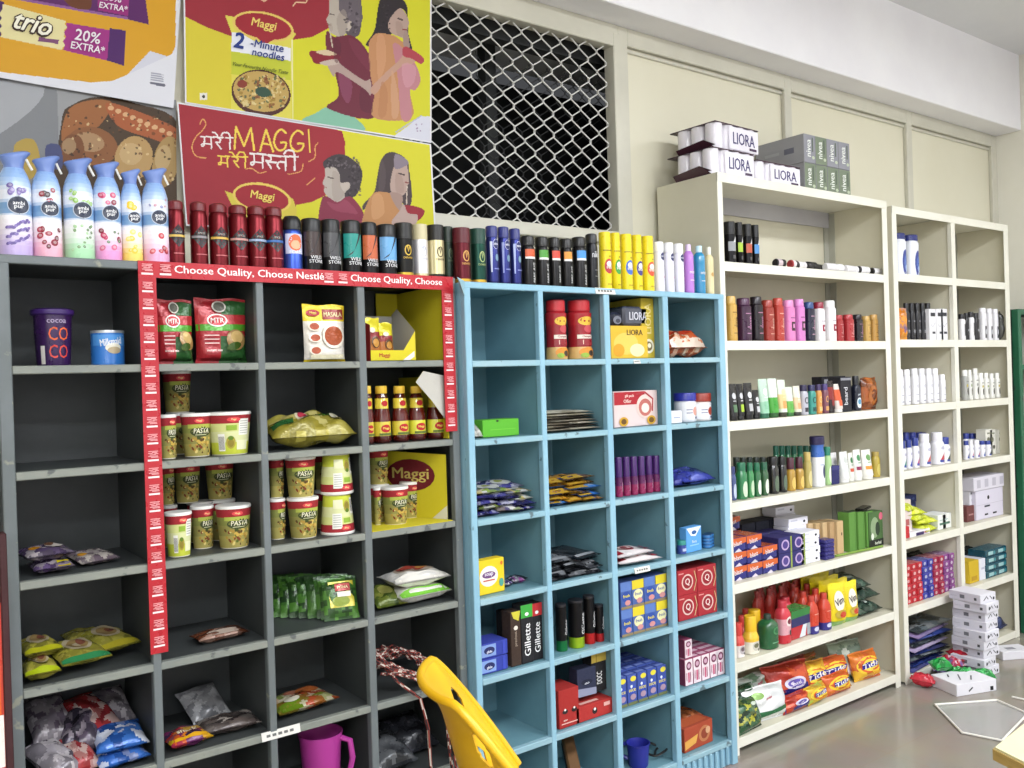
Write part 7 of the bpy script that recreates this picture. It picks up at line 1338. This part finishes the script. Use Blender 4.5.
# ------------------------------------------------------------------ goods in the two bay ivory unit
D2 = D-.005
z = C2Z[1]+.001
def dand(d, R, b, H): d.ell(R*.25, b+H*.36, R*.62, H*.36, '2a3a8c'); d.ell(R*.3, b+H*.34, R*.4, H*.22, '4a68b4'); d.ell(R*.35, b+H*.2, R*.25, H*.1, 'a8bce4')
for L, R, T, w in ((892.5, 905.5, 232.8, 'nearest the wide unit'), (904.5, 918, 234.5, 'second of the pair')):
    standing(lambda r, h: bottle('shampoo_bottle', 2.08*r, 1.5*r, h, 'e2e4ec', '232c70', .14, .95, 2.4, dand, .06, capfn='gloss', waist=.04), L, R, T, z, D2+.06, 'white and blue shampoo bottle with navy cap, '+w, 'bottle', 'white and blue shampoo bottles')
z = C2Z[2]+.001
o = pouch('hair_serum_pack', .08, .145, .04, mottle(['d88a2a', 'c8741c', 'e0a040', '7a5a7a'], 4, 8, 2), seedv=4, fn='wrap'); put(o, wx(900, D2+.05, z), D2+.05, z, -.3); rest(o, z); tag(o, 'orange slim pack at the near end of its bay', 'pack')
blk = lambda d, R, b, H: (d.text('men', R*.2, b+H*.3, H*.1, 'b8b8c0', maxw=R), d.rect(-R*.3, b+H*.62, R*.5, b+H*.66, '8a8a94', n=4))
for i in range(5):
    standing(lambda r, h: bottle('men_wash_bottle', 2.08*r, 1.6*r, h, '1d1c22', '151419', .2, .85, 2.6, blk, .1), 903.5+5.4*i, 909.4+5.4*i, 303, z, D2+.06, 'black wash bottle, %s from the orange pack' % ORD[i], 'bottle', 'black wash bottles')
for i in range(3):
    standing(lambda r, h: bottle('men_wash_bottle', 2.08*r, 1.6*r, h, '1d1c22', '151419', .2, .85, 2.6, None, .1), 930+6*i, 936.5+6*i, 304, z, D2+.18, 'black wash bottle behind the white cartons, %s of three' % ORD[i], 'bottle', 'black wash bottles')
wcart = lambda d, w, h: (d.rect(-w*.3, h*.76, w*.4, h*.88, '3a3a40', n=3), d.line([(-w*.3, h*.5), (0, h*.42), (w*.35, h*.55)], w*.05, 'b0b0b8'), d.rect(-w*.1, h*.2, w*.35, h*.27, '3a3a44', n=3))
for i in range(3):
    boxed(lambda w, h: carton('hair_dye_carton', w, .06, h, 'e4e2e6', wcart), 929.5+7.2*i, 936+7.2*i, 309, z, D2+.03, 'white carton with black bands, %s from the black bottles' % ORD[i], 'carton', 'white hair dye cartons')
for i, (L, R) in enumerate(((958.5, 965), (968, 974))):
    standing(lambda r, h: bottle('talc_bottle', 2.08*r, 1.6*r, h, 'e4e2e6', '1d1b20', .18, .9, 2.6, lambda d, R, b, H: (d.rect(0, b+H*.2, R*.8, b+H*.75, '2a282e', n=4)), .08), L, R, 314-2*i, z, D2+.05, 'white talc bottle with black cap, %s beyond the middle post' % ORD[i], 'bottle', 'white talc bottles with black caps')
for i, (L, R) in enumerate(((964, 969), (972.5, 979))):
    standing(lambda r, h: bottle('talc_bottle', 2.08*r, 1.6*r, h, '1f1d22', '161519', .18, .9, 2.6, lambda d, R, b, H: (d.rect(-R*.4, b+H*.4, R*.5, b+H*.5, '9a9aa0', n=4)), .08), L, R, 313, z, D2+.06, 'black talc bottle, %s between the white ones' % ORD[i], 'bottle', 'black talc bottles')
for i, (L, R) in enumerate(((979, 986), (986, 992), (992, 998))):
    standing(lambda r, h: bottle('talc_bottle', 2.08*r, 1.6*r, h, 'e6e4e9', 'eceaf0', .12, .95, 3, lambda d, R, b, H: (d.rect(-R*.2, b+H*.08, R*.8, b+H*.5, '4a4a52', n=4), d.ell(R*.2, b+H*.3, R*.3, H*.1, 'c8c8d0')), .05), L, R, 308+.5*i, z, D2+.05, 'tall white talc bottle with grey picture, %s of three' % ORD[i], 'bottle', 'tall white talc bottles')
o = pouch('wrapped_pack', .07, .15, .05, mottle(['5a5a58', '6d6d6a', '8a8a86', '3f403e'], 3, 7, 6), seedv=2, fn='wrap'); put(o, wx(1000.5, D2+.06, z), D2+.05, z); rest(o, z); o.location.x = bay(o.location.x, .04, D2+.05, z); tag(o, 'smoky grey wrapped pack by the far post', 'pack')
z = C2Z[3]+.001
lot = lambda d, R, b, H: (d.rect(-R*.5, b+H*.3, R*.6, b+H*.33, 'b8b8c4', n=4), d.rect(-R*.4, b+H*.08, R*.5, b+H*.12, 'a0a0b0', n=4), d.ell(R*.2, b+H*.6, R*.3, H*.06, 'ccccd6'))
for i, (L, R, T) in enumerate(((897, 903.3, 369.5), (903.3, 909.8, 369.5), (910.5, 918, 368.5), (917.8, 925, 368.5), (924.8, 932, 368.5), (931.5, 938.3, 368.5), (939, 945.2, 374.5), (945.2, 950.5, 375))):
    standing(lambda r, h: bottle('lotion_bottle', 2.08*r, 1.6*r, h, 'e8e7ec', 'eeedf2', .16, .9, 2.8, lot, .08), L, R, T, z, D2+.05, 'white lotion bottle, %s of eight from the near post' % ORD[i], 'bottle', 'row of white lotion bottles')
for i in range(5):
    standing(lambda r, h: bottle('lotion_bottle', 2.08*r, 1.6*r, h, 'e4e3e8', 'eae9ee', .16, .9, 2.8, None, .08), 906+8*i, 913+8*i, 370, z, D2+.17, 'white lotion bottle in the second row, %s from the near post' % ORD[i], 'bottle', 'second row of white lotion bottles')
pat = lambda k: (lambda d, R, b, H: (d.ell(R*.2, b+H*.35, R*.35, H*.16, ['3a3a36', '6a6a60', '2a2a2a'][k % 3]), d.ell(-R*.1, b+H*.6, R*.3, H*.06, ['b8a84a', '8a9a6a', '9a9a94'][k % 3]), d.rect(-R*.5, b+H*.75, R*.6, b+H*.79, '8a8a86', n=4)))
for i, (L, R, T) in enumerate(((961.5, 968, 370), (967.5, 972, 370), (972, 978, 368.5), (977.5, 983.5, 373), (983, 988.7, 373), (988.5, 994, 373.5), (994, 999.7, 373))):
    standing(lambda r, h: bottle('face_pack_bottle', 2.08*r, 1.6*r, h, ['a8a8a4', 'e2e1dc'][i > 0], 'e6e5e0', .2, .85, 2.8, pat(i), .06), L, R, T, z, D2+.05, 'white patterned lotion bottle, %s beyond the middle post' % ORD[i], 'bottle', 'white patterned bottles')
z = C2Z[4]+.001
hs = lambda c: (lambda d, R, b, H: (d.poly([(-R*.5, b+H*.2), (R*.2, b+H*.05), (R*.6, b+H*.55), (R*.1, b+H*.4)], c), d.rect(-R*.6, b+H*.1, R*.3, b+H*.2, '3a4a9a', n=4), d.ell(R*.1, b+H*.7, R*.4, H*.07, 'b8b8cc')))
for i, (L, R, T, cp, c) in enumerate(((899.5, 906, 441, '2a3a8c', '3a8a7a'), (905.5, 912, 440, '2a3a8c', '4a5ab0'), (911.5, 919, 438, '2a3a8c', 'b04a7a'), (918.5, 930, 434, 'e2e0e8', 'c05a5a'), (930.5, 943.5, 432.5, 'e4e2ea', 'c03a48'), (943.5, 953, 437, '2a3a8c', '3a4a3a'))):
    standing(lambda r, h: bottle('shampoo_bottle', 2.08*r, 1.6*r, h, 'e4e3ea', cp, .26, .8, 2.4, hs(c), .14, waist=.04), L, R, T, z, D2+.05, 'white shampoo bottle with %s cap, %s from the near post' % (('navy', 'white')[cp[0] == 'e'], ORD[i]), 'bottle', 'white shampoo bottles low row')
for i in range(7):
    standing(lambda r, h: bottle('shampoo_bottle', 2.08*r, 1.6*r, h, 'dcdce6', '27368a', .26, .85, 2.4, None, .14), 903+6.6*i, 910+6.6*i, 432.5, z, D2+.16, 'navy capped shampoo bottle in the second row, %s from the near post' % ORD[i], 'bottle', 'second row of navy capped bottles')
for i, (L, R, cp, c) in enumerate(((963.5, 969, '2a3a8c', '4a5a8a'), (968.5, 973.5, 'e4e2e8', 'c890a0'), (973, 979.5, 'e2e0e8', 'b87a90'), (979.3, 985, '2a3a8c', '7a8ab0'), (984.5, 991, '2a3a8c', '2a3a3a'))):
    standing(lambda r, h: bottle('conditioner_bottle', 2.08*r, 1.6*r, h, 'e2e1e8', cp, .22, .85, 2.4, hs(c), .12), L, R, 441 if cp[0] == '2' else 440, z, D2+.05, 'white conditioner bottle with %s cap, %s beyond the middle post' % (('navy', 'white')[cp[0] == 'e'], ORD[i]), 'bottle', 'white conditioner bottles')
for i in range(4):
    standing(lambda r, h: bottle('conditioner_bottle', 2.08*r, 1.6*r, h, 'dcdce6', '27368a', .24, .85, 2.4, None, .12), 963+6*i, 969.5+6*i, 433.5, z, D2+.15, 'navy capped conditioner bottle in the second row, %s along' % ORD[i], 'bottle', 'second row of conditioner bottles')
for i, (L, R) in enumerate(((986, 992.5), (992.5, 998), (998, 1004.5))):
    boxed(lambda w, h: carton('face_pack_carton', w, .05, h, 'dcdad0', lambda d, w, h: (d.ell(-w*.1, h*.6, w*.25, h*.1, '6a6a5a'), d.ell(w*.15, h*.3, w*.2, h*.08, '3a3a30'), d.rect(-w*.3, h*.82, w*.3, h*.88, '8a8a7a', n=3))), L, R, 429.5, z, D2+.07, 'white speckled upright carton, %s of three near the far post' % ORD[i], 'carton', 'white speckled cartons')
z = C2Z[5]+.001
def stack(L, R, z, dy, n_, hh, dp, cols, art, label, name, grp, cat='carton'):
    xa, xb = wx(L, D2+dy, z), wx(R, D2+dy, z)
    for k in range(n_):
        o = carton(name, xb-xa, dp, hh-.001, cols, art); put(o, bay((xa+xb)/2, (xb-xa)/2, D2+dy, z)+.003*math.sin(k*2.3), D2+dy, z+hh*k); tag(o, label+', %s up' % ORD[k], cat, grp)
nv = lambda d, w, h: (d.rect(-w*.3, h*.5, w*.1, h*.7, '3a4a80', n=3), d.ell(w*.25, h*.5, w*.1, h*.2, '46568c'))
for i, (L, R, n_) in enumerate(((904, 917, 4), (919, 932, 5), (936, 950, 6))):
    stack(L, R, z, .20, n_, .037, .07, {'all': '252d5c', 'front': '262f62', 'top': '2c3668'}, nv, 'navy flat carton in the back stack %s' % ('nearest the near post', 'in the middle', 'by the middle post')[i], 'razor_carton', 'navy cartons at the back')
boxed(lambda w, h: carton('soap_carton', w, .10, h, {'all': 'e0dce0', 'left': 'b8323a'}, lambda d, w, h: (d.rect(-w*.2, h*.1, w*.2, h*.7, '3a2a5a', n=3), d.ell(w*.3, h*.5, w*.1, h*.2, 'c04a5a'))), 910, 930, 530.5, z, D2+.03, 'white and red carton at the front edge of its bay', 'carton')
boxed(lambda w, h: carton('soap_carton', w, .05, h, 'b8282e'), 903.5, 909.5, 527, z, D2+.035, 'red end carton by the near post', 'carton')
YG = ['c8d02a', 'd4dc3a', 'b8c020', 'dce468']
for i, (L, R, dy, lift) in enumerate(((925, 940, .03, 0), (921, 937, .035, .035), (914, 932, .045, .055), (909, 926, .05, .08), (908, 920, .06, .10))):
    pk(L, R, z, dy, .12, .034, YG, 300+i, 'lime yellow packet, %s in the slope from the front' % ORD[i], 'packet', 'lime yellow packets', .15*(-1)**i, .2, lift=lift, base=D2)
for i, (L, R, T) in enumerate(((903, 912, 505), (903, 911, 494))):
    boxed(lambda w, h: carton('small_carton', w, .06, h, 'd8c8c4', lambda d, w, h: d.rect(-w*.2, h*.3, w*.2, h*.6, 'a85a5a', n=2)), L, R, T+6, z+.02+.045*i, D2+.06+.05*i, 'pale pink carton by the near post, %s of two' % ('lower', 'upper')[i], 'carton', 'pale pink cartons')
for i, (L, R, T) in enumerate(((938, 946, 515), (946, 954.5, 513))):
    boxed(lambda w, h: carton('cream_carton', w, .09, h, {'all': 'dfe2dc', 'top': 'e8eaea'}, lambda d, w, h: (d.rect(-w*.3, h*.3, w*.3, h*.45, '4a6a5a', n=3), d.rect(-w*.3, h*.6, w*.1, h*.68, 'a8b8b8', n=2))), L, R, T, z, D2+.04, 'white and green flat carton, %s by the middle post' % ORD[i], 'carton', 'white and green cartons')
boxed(lambda w, h: carton('stock_carton', w, .14, h, 'cfcad8', lambda d, w, h: (d.ell(-w*.05, h*.72, w*.04, h*.07, '1f1f24'), d.rect(-w*.2, h*.4, w*.0, h*.46, '3a3a42', n=3), d.rect(-w*.2, h*.12, -w*.08, h*.18, '2a2a30', n=2), d.rect(w*.1, h*.12, w*.24, h*.18, '2a2a30', n=2), d.rect(-w*.5, h*.5, w*.5, h*.51, 'b0acb8', n=4))), 976, 1003, 489, z, D2+.04, 'large pale lilac stock carton with black marks', 'carton')
zt = wz(489, wx(990, D2+.04, z), D2+.04)+.002
boxed(lambda w, h: carton('stock_carton', w, .13, h, 'd2ced8', lambda d, w, h: [d.rect(-w*.4+w*.25*k, h*.2, -w*.28+w*.25*k, h*.8, 'b4b0bc', n=2) for k in range(4)]), 975, 1005, 475.5, zt, D2+.035, 'long pale carton lying on the lilac stock carton', 'carton')
boxed(lambda w, h: carton('small_carton', w, .06, h, 'd8d6dc', lambda d, w, h: (d.rect(-w*.3, h*.7, w*.3, h*.8, '2a2a30', n=2), d.rect(-w*.2, h*.3, w*.1, h*.42, '3a3a44', n=2))), 969.5, 976, 489, z+.07, D2+.06, 'small white carton on the brown one', 'carton')
boxed(lambda w, h: carton('small_carton', w, .07, h, '6a3a38', lambda d, w, h: d.rect(-w*.3, h*.4, w*.3, h*.5, 'a87a78', n=2)), 967, 975, 506, z, D2+.05, 'brown carton by the middle post', 'carton')
z = C2Z[6]+.001
cells = [('c22a34', 'red')]*3+[('3a3fa0', 'blue')]*2+[('a82a4a', 'magenta')]*2+[('8a4a8c', 'mauve')]*2
proto_s = {}; xs0 = wx(906, D2+.03, z+.08); sw_ = (4.222-xs0)/9
for i, (c, nm) in enumerate(cells):
    for j in range(6):
        if c not in proto_s:
            o = proto_s[c] = carton('soap_packet', sw_-.003, .09, .0285, {'all': c, 'top': mixc(c, 'ffffff', .2)}, lambda d, w, h: (d.ell(0, h*.5, w*.22, h*.26, mixc(c, 'ffffff', .32)), d.rect(-w*.4, h*.1, -w*.3, h*.9, mixc(c, '201020', .5), n=2)), fn='foil', bev=.003)
        else: o = dup(proto_s[c])
        put(o, xs0+sw_*(i+.5), D2+.03+.003*math.sin(i*3+j*5), z+.030*j); o.name = 'soap_packet'
        tag(o, '%s soap packet end on, %s column from the near post, %s layer up' % (nm, ORD[i], ORD[j]), 'soap', 'wall of soap packets')
for j in range(6):
    o = carton('soap_packet', .036, .09, .0285, 'd8ccd8', lambda d, w, h: (d.ell(0, h*.5, w*.3, h*.36, '8a6a8c'), d.ell(0, h*.5, w*.18, h*.22, 'd8ccd8')), fn='foil', bev=.003); put(o, 4.286, D2+.03, z+.030*j); tag(o, 'pale soap packet with a ring beyond the middle post, %s up' % ORD[j], 'soap', 'pale soap packets'); o.location.x = 4.288
xa = wx(969.5, D2+.03, z+.08)
boxed(lambda w, h: carton('soap_carton', w, .10, h, {'all': 'c9a820', 'left': 'd8b830'}, lambda d, w, h: d.rect(-w*.3, h*.1, w*.3, h*.3, 'b08a18', n=3)), 969.5, 979, 561, z, D2+.035, 'yellow upright carton beside the pale soap', 'carton')
boxed(lambda w, h: carton('soap_carton', w, .10, h, 'd8d8e2', lambda d, w, h: d.rect(-w*.2, h*.5, w*.3, h*.6, 'b0b0c4', n=2)), 979.5, 985.5, 559, z, D2+.035, 'white upright carton between yellow and teal', 'carton')
TEAL = {'all': '154a5c', 'top': '1c5a6c', 'front': '17505f'}
for j in range(4):
    for i in range(2):
        L, R = ((986, 997), (997.5, 1009))[i]; xa, xb = wx(L, D2+.03, z+.05), wx(R, D2+.03, z+.05)
        o = carton('soap_packet', xb-xa-.004, .09, .034, TEAL, lambda d, w, h: (d.rect(-w*.25, h*.25, w*.2, h*.75, '9ac4c8', n=3), d.ell(w*.3, h*.5, w*.1, h*.25, '3a8a94')), fn='foil', bev=.004); put(o, bay((xa+xb)/2, (xb-xa)/2, D2+.02, z)+.002*(-1)**j, D2+.03, z+.0355*j); tag(o, 'teal soap packet, %s up, %s' % (ORD[j], ('beside the white carton', 'by the far post')[i]), 'soap', 'teal soap packets')
for i in range(4): pk(966+6*i, 971+6*i, z, .15, .12, .05, ['3a4244', '2a3032', '4a5456', '1f2426'], 330+i, 'dark wrapped bag behind the teal soap, %s from the middle post' % ORD[i], 'bag', 'dark bags behind the soap', 0, .9, base=D2, lift=.02)
for i in range(3): pk(908+9*i, 917+9*i, z, .15, .12, .05, ['2a2a28', '3a3c38', '1d1e1c'], 336+i, 'dark bag behind the soap wall, %s from the near post' % ORD[i], 'bag', 'dark bags behind the soap wall', 0, 1.1, base=D2, lift=.06)
z = C2Z[7]+.001
PB = [['5a5a88', '3a4a8c', '8a8ab0', '2a3468', '6a6aa0'], ['2a3a7a', '3a4c94', '6a7ac0', '1f2a5a'], ['a890c0', '6a5a94', 'c8b8d8', '4a4478'], ['4a5054', '6a7478', '2f3538', '8a8e90']]
for k in range(12):
    L = 907+1.8*(k % 4)+1.2*(k//4)*2
    pk(L, L+38, z, .015+.01*(k % 3), .2, .0105, PB[k % 4], 340+k, 'violet and blue flat packet, %s up in the slumped pile' % ORD[k], 'packet', 'slumped pile of violet packets', (.1-.04*(k % 5)), .03, base=D2, lift=.0135*k, fn='wrap')
for k in range(4): pk(944, 955, z, .14, .13, .02, ['22284a', '2c345c', '181c34'], 356+k, 'dark navy packet behind the white carton tower, %s up' % ORD[k], 'packet', 'dark navy packets', 0, .1, base=D2, lift=.03*k)
# ------------------------------------------------------------------ floor in front of the two bay unit
RD = ['b8283a', 'c83a48', '8a1f30', '6a5a94', 'd8b8c0']
def fl(px, py, zz=0): return on(px, py, 2, zz)
for k, (px, py, w_, d_, t, c, nm) in enumerate(((916, 684, .055, .10, .05, ['b82434', 'c83444', '9a1c2c'], 'round ended red packet closest to the unit post'), (917, 668, .07, .11, .04, RD, 'red packet lying above the round ended one'), (926, 669, .10, .12, .04, ['5a4a8c', '7a6aa8', 'b8a8c8', '4a3a70'], 'violet packet among the red ones'), (914, 660, .09, .12, .05, ['c02a3a', 'd84a54', '8a2434'], 'red packet tucked under the violet pile'), (933, 663, .12, .12, .03, ['6a5a50', '8a7a6c', '4a3f3a', 'b0a08c'], 'brown grey crumpled packet before the violet pile'))):
    p = fl(px, py); o = snack(w_, d_, t, c, 360+k, None, 'floor_packet', 'wrap'); put(o, p[0], min(p[1], D2-.06-d_*.5), 0, .4*(-1)**k, -PI/2+.1); rest(o, .001+.035*(k in (1, 3))); tag(o, nm+' on the floor', 'packet', 'red and violet packets on the floor')
wmark = lambda d, w, h: (d.line([(-w*.3, h*.3), (-w*.1, h*.7), (0, h*.35)], w*.04, '3a3a40'), d.line([(w*.1, h*.7), (w*.25, h*.3)], w*.035, '4a4a50'), d.rect(w*.3, h*.2, w*.4, h*.5, '2a2a30', n=2))
smark = lambda d, w, h: (d.rect(-w*.15, h*.3, 0, h*.7, '6a6a72', n=2), d.rect(w*.3, h*.3, w*.38, h*.6, '4a4a50', n=2), d.rect(-w*.45, h*.45, -w*.25, h*.5, 'b0aeb8', n=2))
bx, by = 4.112, 2.03
for k in range(9):
    r_ = random.Random(k); o = carton('tube_carton', .12, .15, .0405, {'all': 'd8d6de', 'left': 'c9c7d2', 'top': 'dddbe2'}, wmark if k % 3 != 1 else (lambda d, w, h: (wmark(d, w, h), d.ell(-w*.3, h*.5, w*.06, h*.2, '3a3a40'))), smark)
    put(o, bx-.01+r_.uniform(-.012, .012)+(.012 if 4 < k < 8 else 0), by-.09+r_.uniform(-.008, .008), .0415*k+.0005, r_.uniform(-.12, .1)); tag(o, 'white carton with black marks, %s from the floor in the leaning tower' % ORD[k], 'carton', 'tower of white cartons on the floor')
p = fl(955, 690); o = carton('tube_carton', .21, .15, .05, {'all': 'dcdae0', 'top': 'e2e0e6'}, lambda d, w, h: (d.line([(-w*.2, h*.3), (-w*.1, h*.6)], w*.03, '2a2a2e'), d.rect(w*.34, h*.1, w*.42, h*.45, '1a1a1c', n=2)), topart=lambda d, w, dd: (d.line([(-w*.2, dd*.3), (0, dd*.7)], w*.03, '5a5a60'), d.line([(0, dd*.2), (w*.2, dd*.5)], w*.03, '6a6a70'), d.line([(-w*.3, dd*.6), (-w*.2, dd*.8)], w*.03, '4a4a50'))); put(o, 3.83, 1.88, .0005, -.35); tag(o, 'white carton with black marks lying flat before the tower', 'carton')
for k, (x, y, rz) in enumerate(((3.80, 2.015, .1), (3.87, 1.99, -.3), (3.915, 1.955, .2), (3.945, 1.905, -.2))):
    o = snack(.085, .06, .05, ['1f8a3c', '2aa048', '157030', '6ac080'], 380+k, None, 'wrapped_soap', 'wrap'); put(o, x+.03, y-.0, 0, rz-.5, -PI/2+.2); rest(o, .055 if k < 1 else .002); tag(o, 'shiny green wrapped soap on the floor, %s in the line towards the tower' % ORD[k], 'soap', 'green wrapped soaps')
o = carton('tube_carton', .16, .1, .04, {'all': 'd4d2d8', 'top': 'dad8de'}, topart=lambda d, w, dd: d.rect(-w*.2, dd*.3, w*.1, dd*.6, '8a8a92')); put(o, 4.42, 1.97, .0005, -.5); tag(o, 'white carton lying on the floor beyond the tower', 'carton')
pk(1003, 1013, C2Z[7]+.001, .03, .16, .07, ['232c4e', '2c3862', '171d36'], 390, 'dark blue bag slumped on the bottom shelf by the far post', 'bag', None, .1, .35, base=D2)
M_clear = clear('clear_acrylic', 'fafcfc', .03)
u = empty('plastic_tray'); c = [on(q[0], q[1], 2, .004) for q in ((935, 705), (997, 700.5), (1028, 714), (1002, 741), (962, 733))]
mb = MB(); n_ = len(c); mb.add([(q[0], q[1], .002) for q in c]+[(q[0], q[1], .004) for q in c], [tuple(reversed(range(n_))), tuple(range(n_, 2*n_))]+[(k, (k+1) % n_, n_+(k+1) % n_, n_+k) for k in range(n_)], ''); mb.build('clear_sheet', u, M_clear)
mb = MB()
for a, bq in zip(c, c[1:]+c[:1]): mb.tube([(a[0], a[1], .006), (bq[0], bq[1], .006)], .0042, 'e8e4dc', 'gloss', seg=8)
mb.build('raised_rim', u); tag(u, 'clear plastic tray with pale rim lying on the floor before the tower', 'tray')
u = empty('plastic_strip'); a, bq = on(1012, 697, 2, .004), on(1030, 701, 2, .004); MB().tube([(a[0], a[1], .005), (bq[0], bq[1], .005)], .004, 'e6e2da', 'gloss').build('strip', u); tag(u, 'short pale plastic strip on the floor past the clear tray', 'strip')
# table corner
M_lam = paint('pale_yellow_laminate', 'cfcba0', 'd8d4ae', .35, 4, bump=.02); M_ply = paint('worn_plywood_edge', 'b49a5c', 'a0854a', .6, 20, (1, 1, 6), .15, ('5a4a2a', 30, .6)); M_steel = paint('black_tube_steel', '17171a', '202024', .4, 10)
u = empty('table'); P0, P1, P2 = (np.array(on(q[0], q[1], 2, .72)) for q in ((992.5, 748), (1024, 722.5), (1024, 764)))
e1, e2 = P1-P0, P2-P0; e1 /= np.hypot(e1[0], e1[1]); e2 /= np.hypot(e2[0], e2[1]); A, B = e1*.9, e2*.6
def quad(z0, z1, m_, name, ins=0):
    Q = [P0+e1*ins+e2*ins, P0+A-e1*ins+e2*ins, P0+A+B-e1*ins-e2*ins, P0+B+e1*ins-e2*ins]; mb = MB()
    mb.add([(q[0], q[1], z0) for q in Q]+[(q[0], q[1], z1) for q in Q], [(0, 1, 2, 3), (7, 6, 5, 4), (0, 4, 5, 1), (1, 5, 6, 2), (2, 6, 7, 3), (3, 7, 4, 0)], ''); mb.build(name, u, m_)
quad(.718, .722, M_lam, 'laminate_top', .004); quad(.699, .718, M_ply, 'plywood_board')
for s_, t_ in ((.06, .06), (.84, .06), (.06, .54), (.84, .54)):
    q = P0+e1*s_*1.0+e2*t_; MB().box(q[0]-.012, q[0]+.012, q[1]-.012, q[1]+.012, 0, .699, '', bev=.002).build('leg', u, M_steel)
for s_, t_, s2, t2 in ((.06, .06, .84, .06), (.06, .06, .06, .54), (.84, .06, .84, .54), (.06, .54, .84, .54)):
    a, bq = P0+e1*s_+e2*t_, P0+e1*s2+e2*t2; MB().tube([(a[0], a[1], .682), (bq[0], bq[1], .682)], .014, '', seg=6).build('apron_bar', u, M_steel)
tag(u, 'pale yellow topped table with worn plywood edge, only its corner in view', 'table')
# yellow moulded plastic chair with a wrap-round back
M_yel = paint('yellow_moulded_plastic', 'dba80f', 'e3b31a', .38, 8, bump=.03)
u = empty('plastic_chair')
def drop(a): return .27*max(0, (abs(a)-.42)/.58)**1.35
def bk(a, t, off=0):
    w_ = a*1.85; k = .88+.12*t; zt = .815-drop(a); zq = .43+(zt-.43)*t
    tt = (zq-.43)/.385; flare = .022*max(0, (t-.8)/.2)**2
    return Vector((-.05-.085*tt-(.115*k+flare-off)*math.cos(w_)-.0, (.175*k+flare-off)*math.sin(w_), zq))
NA, NT = 96, 60; keep = []
for j in range(NT):
    for i in range(NA):
        a, t = (i+.5)/NA*2-1, (j+.5)/NT
        hole = any(((a-c_)/.07)**2+((t-.80)/.075)**2 < 1 for c_ in (-.5, .5))
        slot = .10 < t < .56 and any(abs(a-c_) < .045 for c_ in (-.62, -.40, -.13, .13, .40, .62))
        if not (hole or slot): keep.append((i, j))
mb = MB(); idx = lambda i, j, s_: (j*(NA+1)+i)*2+s_
vs = [bk(i/NA*2-1, j/NT, .006*s_) for j in range(NT+1) for i in range(NA+1) for s_ in (0, 1)]
K = set(keep); fs = []
for i, j in keep:
    fs += [(idx(i, j, 0), idx(i, j+1, 0), idx(i+1, j+1, 0), idx(i+1, j, 0)), (idx(i, j, 1), idx(i+1, j, 1), idx(i+1, j+1, 1), idx(i, j+1, 1))]
    for di, dj, e in ((-1, 0, ((i, j), (i, j+1))), (1, 0, ((i+1, j+1), (i+1, j))), (0, -1, ((i+1, j), (i, j))), (0, 1, ((i, j+1), (i+1, j+1)))):
        if (i+di, j+dj) not in K: (p, q) = e; fs.append((idx(*p, 0), idx(*p, 1), idx(*q, 1), idx(*q, 0)))
mb.add(vs, fs, ''); mb.build('backrest', u, M_yel, 50)
MB().tube([bk(-1+i/24, 1, .0) for i in range(49)], .0085, '', seg=10).build('back_rim', u, M_yel)
mb = MB(); nx_ = 16
def st(u_, v_): return (-.17+.40*u_, (v_*2-1)*(.165+.05*min(1, u_*2.2)), .435-.02*math.sin(u_*PI)*math.sin(v_*PI))
mb.grid(st, '', nx_, nx_); mb.grid(lambda a, b_: tuple(np.array(st(1-a, b_))-np.array((0, 0, .01))), '', nx_, nx_); mb.build('seat', u, M_yel)
MB().tube([st(k/12, 0) for k in range(13)]+[st(1, k/12) for k in range(1, 13)]+[st(1-k/12, 1) for k in range(1, 13)], .013, '', seg=8).build('seat_rim', u, M_yel)
for sx_, sy_ in ((-1, -1), (-1, 1), (1, -1), (1, 1)):
    MB().tube([(.03+.17*sx_, .17*sy_, .425), (.03+.20*sx_, .20*sy_, .2), (.03+.22*sx_, .22*sy_, .0)], [.024, .021, .017], '', seg=10).build('leg', u, M_yel)
put(u, 1.135, 1.405, 0, -.40); tag(u, 'bright yellow moulded plastic chair with slotted wrap-round back before the shelves', 'chair')
# printed display board at the edge of the frame
xb_ = wx(4.5, 2.06, .75); zt = .985; u = empty('display_board')
mb = MB(); mb.box(-.35, xb_, 2.06, 2.085, 0, zt, 'c8402e', 'gloss'); d = Dec(mb, flat_front(2.06)); d.rect(-.35, 0, xb_, .62, 'e0b818', n=6); d.poly([(-.1, zt-.02), (xb_-.005, zt-.02), (xb_-.005, .72), (.1, .66), (-.1, .74)], 'd8622a'); d.rect(.17, .655, xb_-.001, .76, 'e8e4dc', n=3); d.ell(xb_-.055, .545, .055, .05, '3a2030'); d.ell(xb_-.06, .74, .04, .02, 'c03a30'); mb.build('printed_panel', u)
MB().box(xb_, xb_+.014, 2.055, 2.09, 0, zt+.14, '3a1418', 'matte', bev=.002).build('edge_frame', u); tag(u, 'red and yellow printed board at the edge of the photo beside the grey unit', 'board')
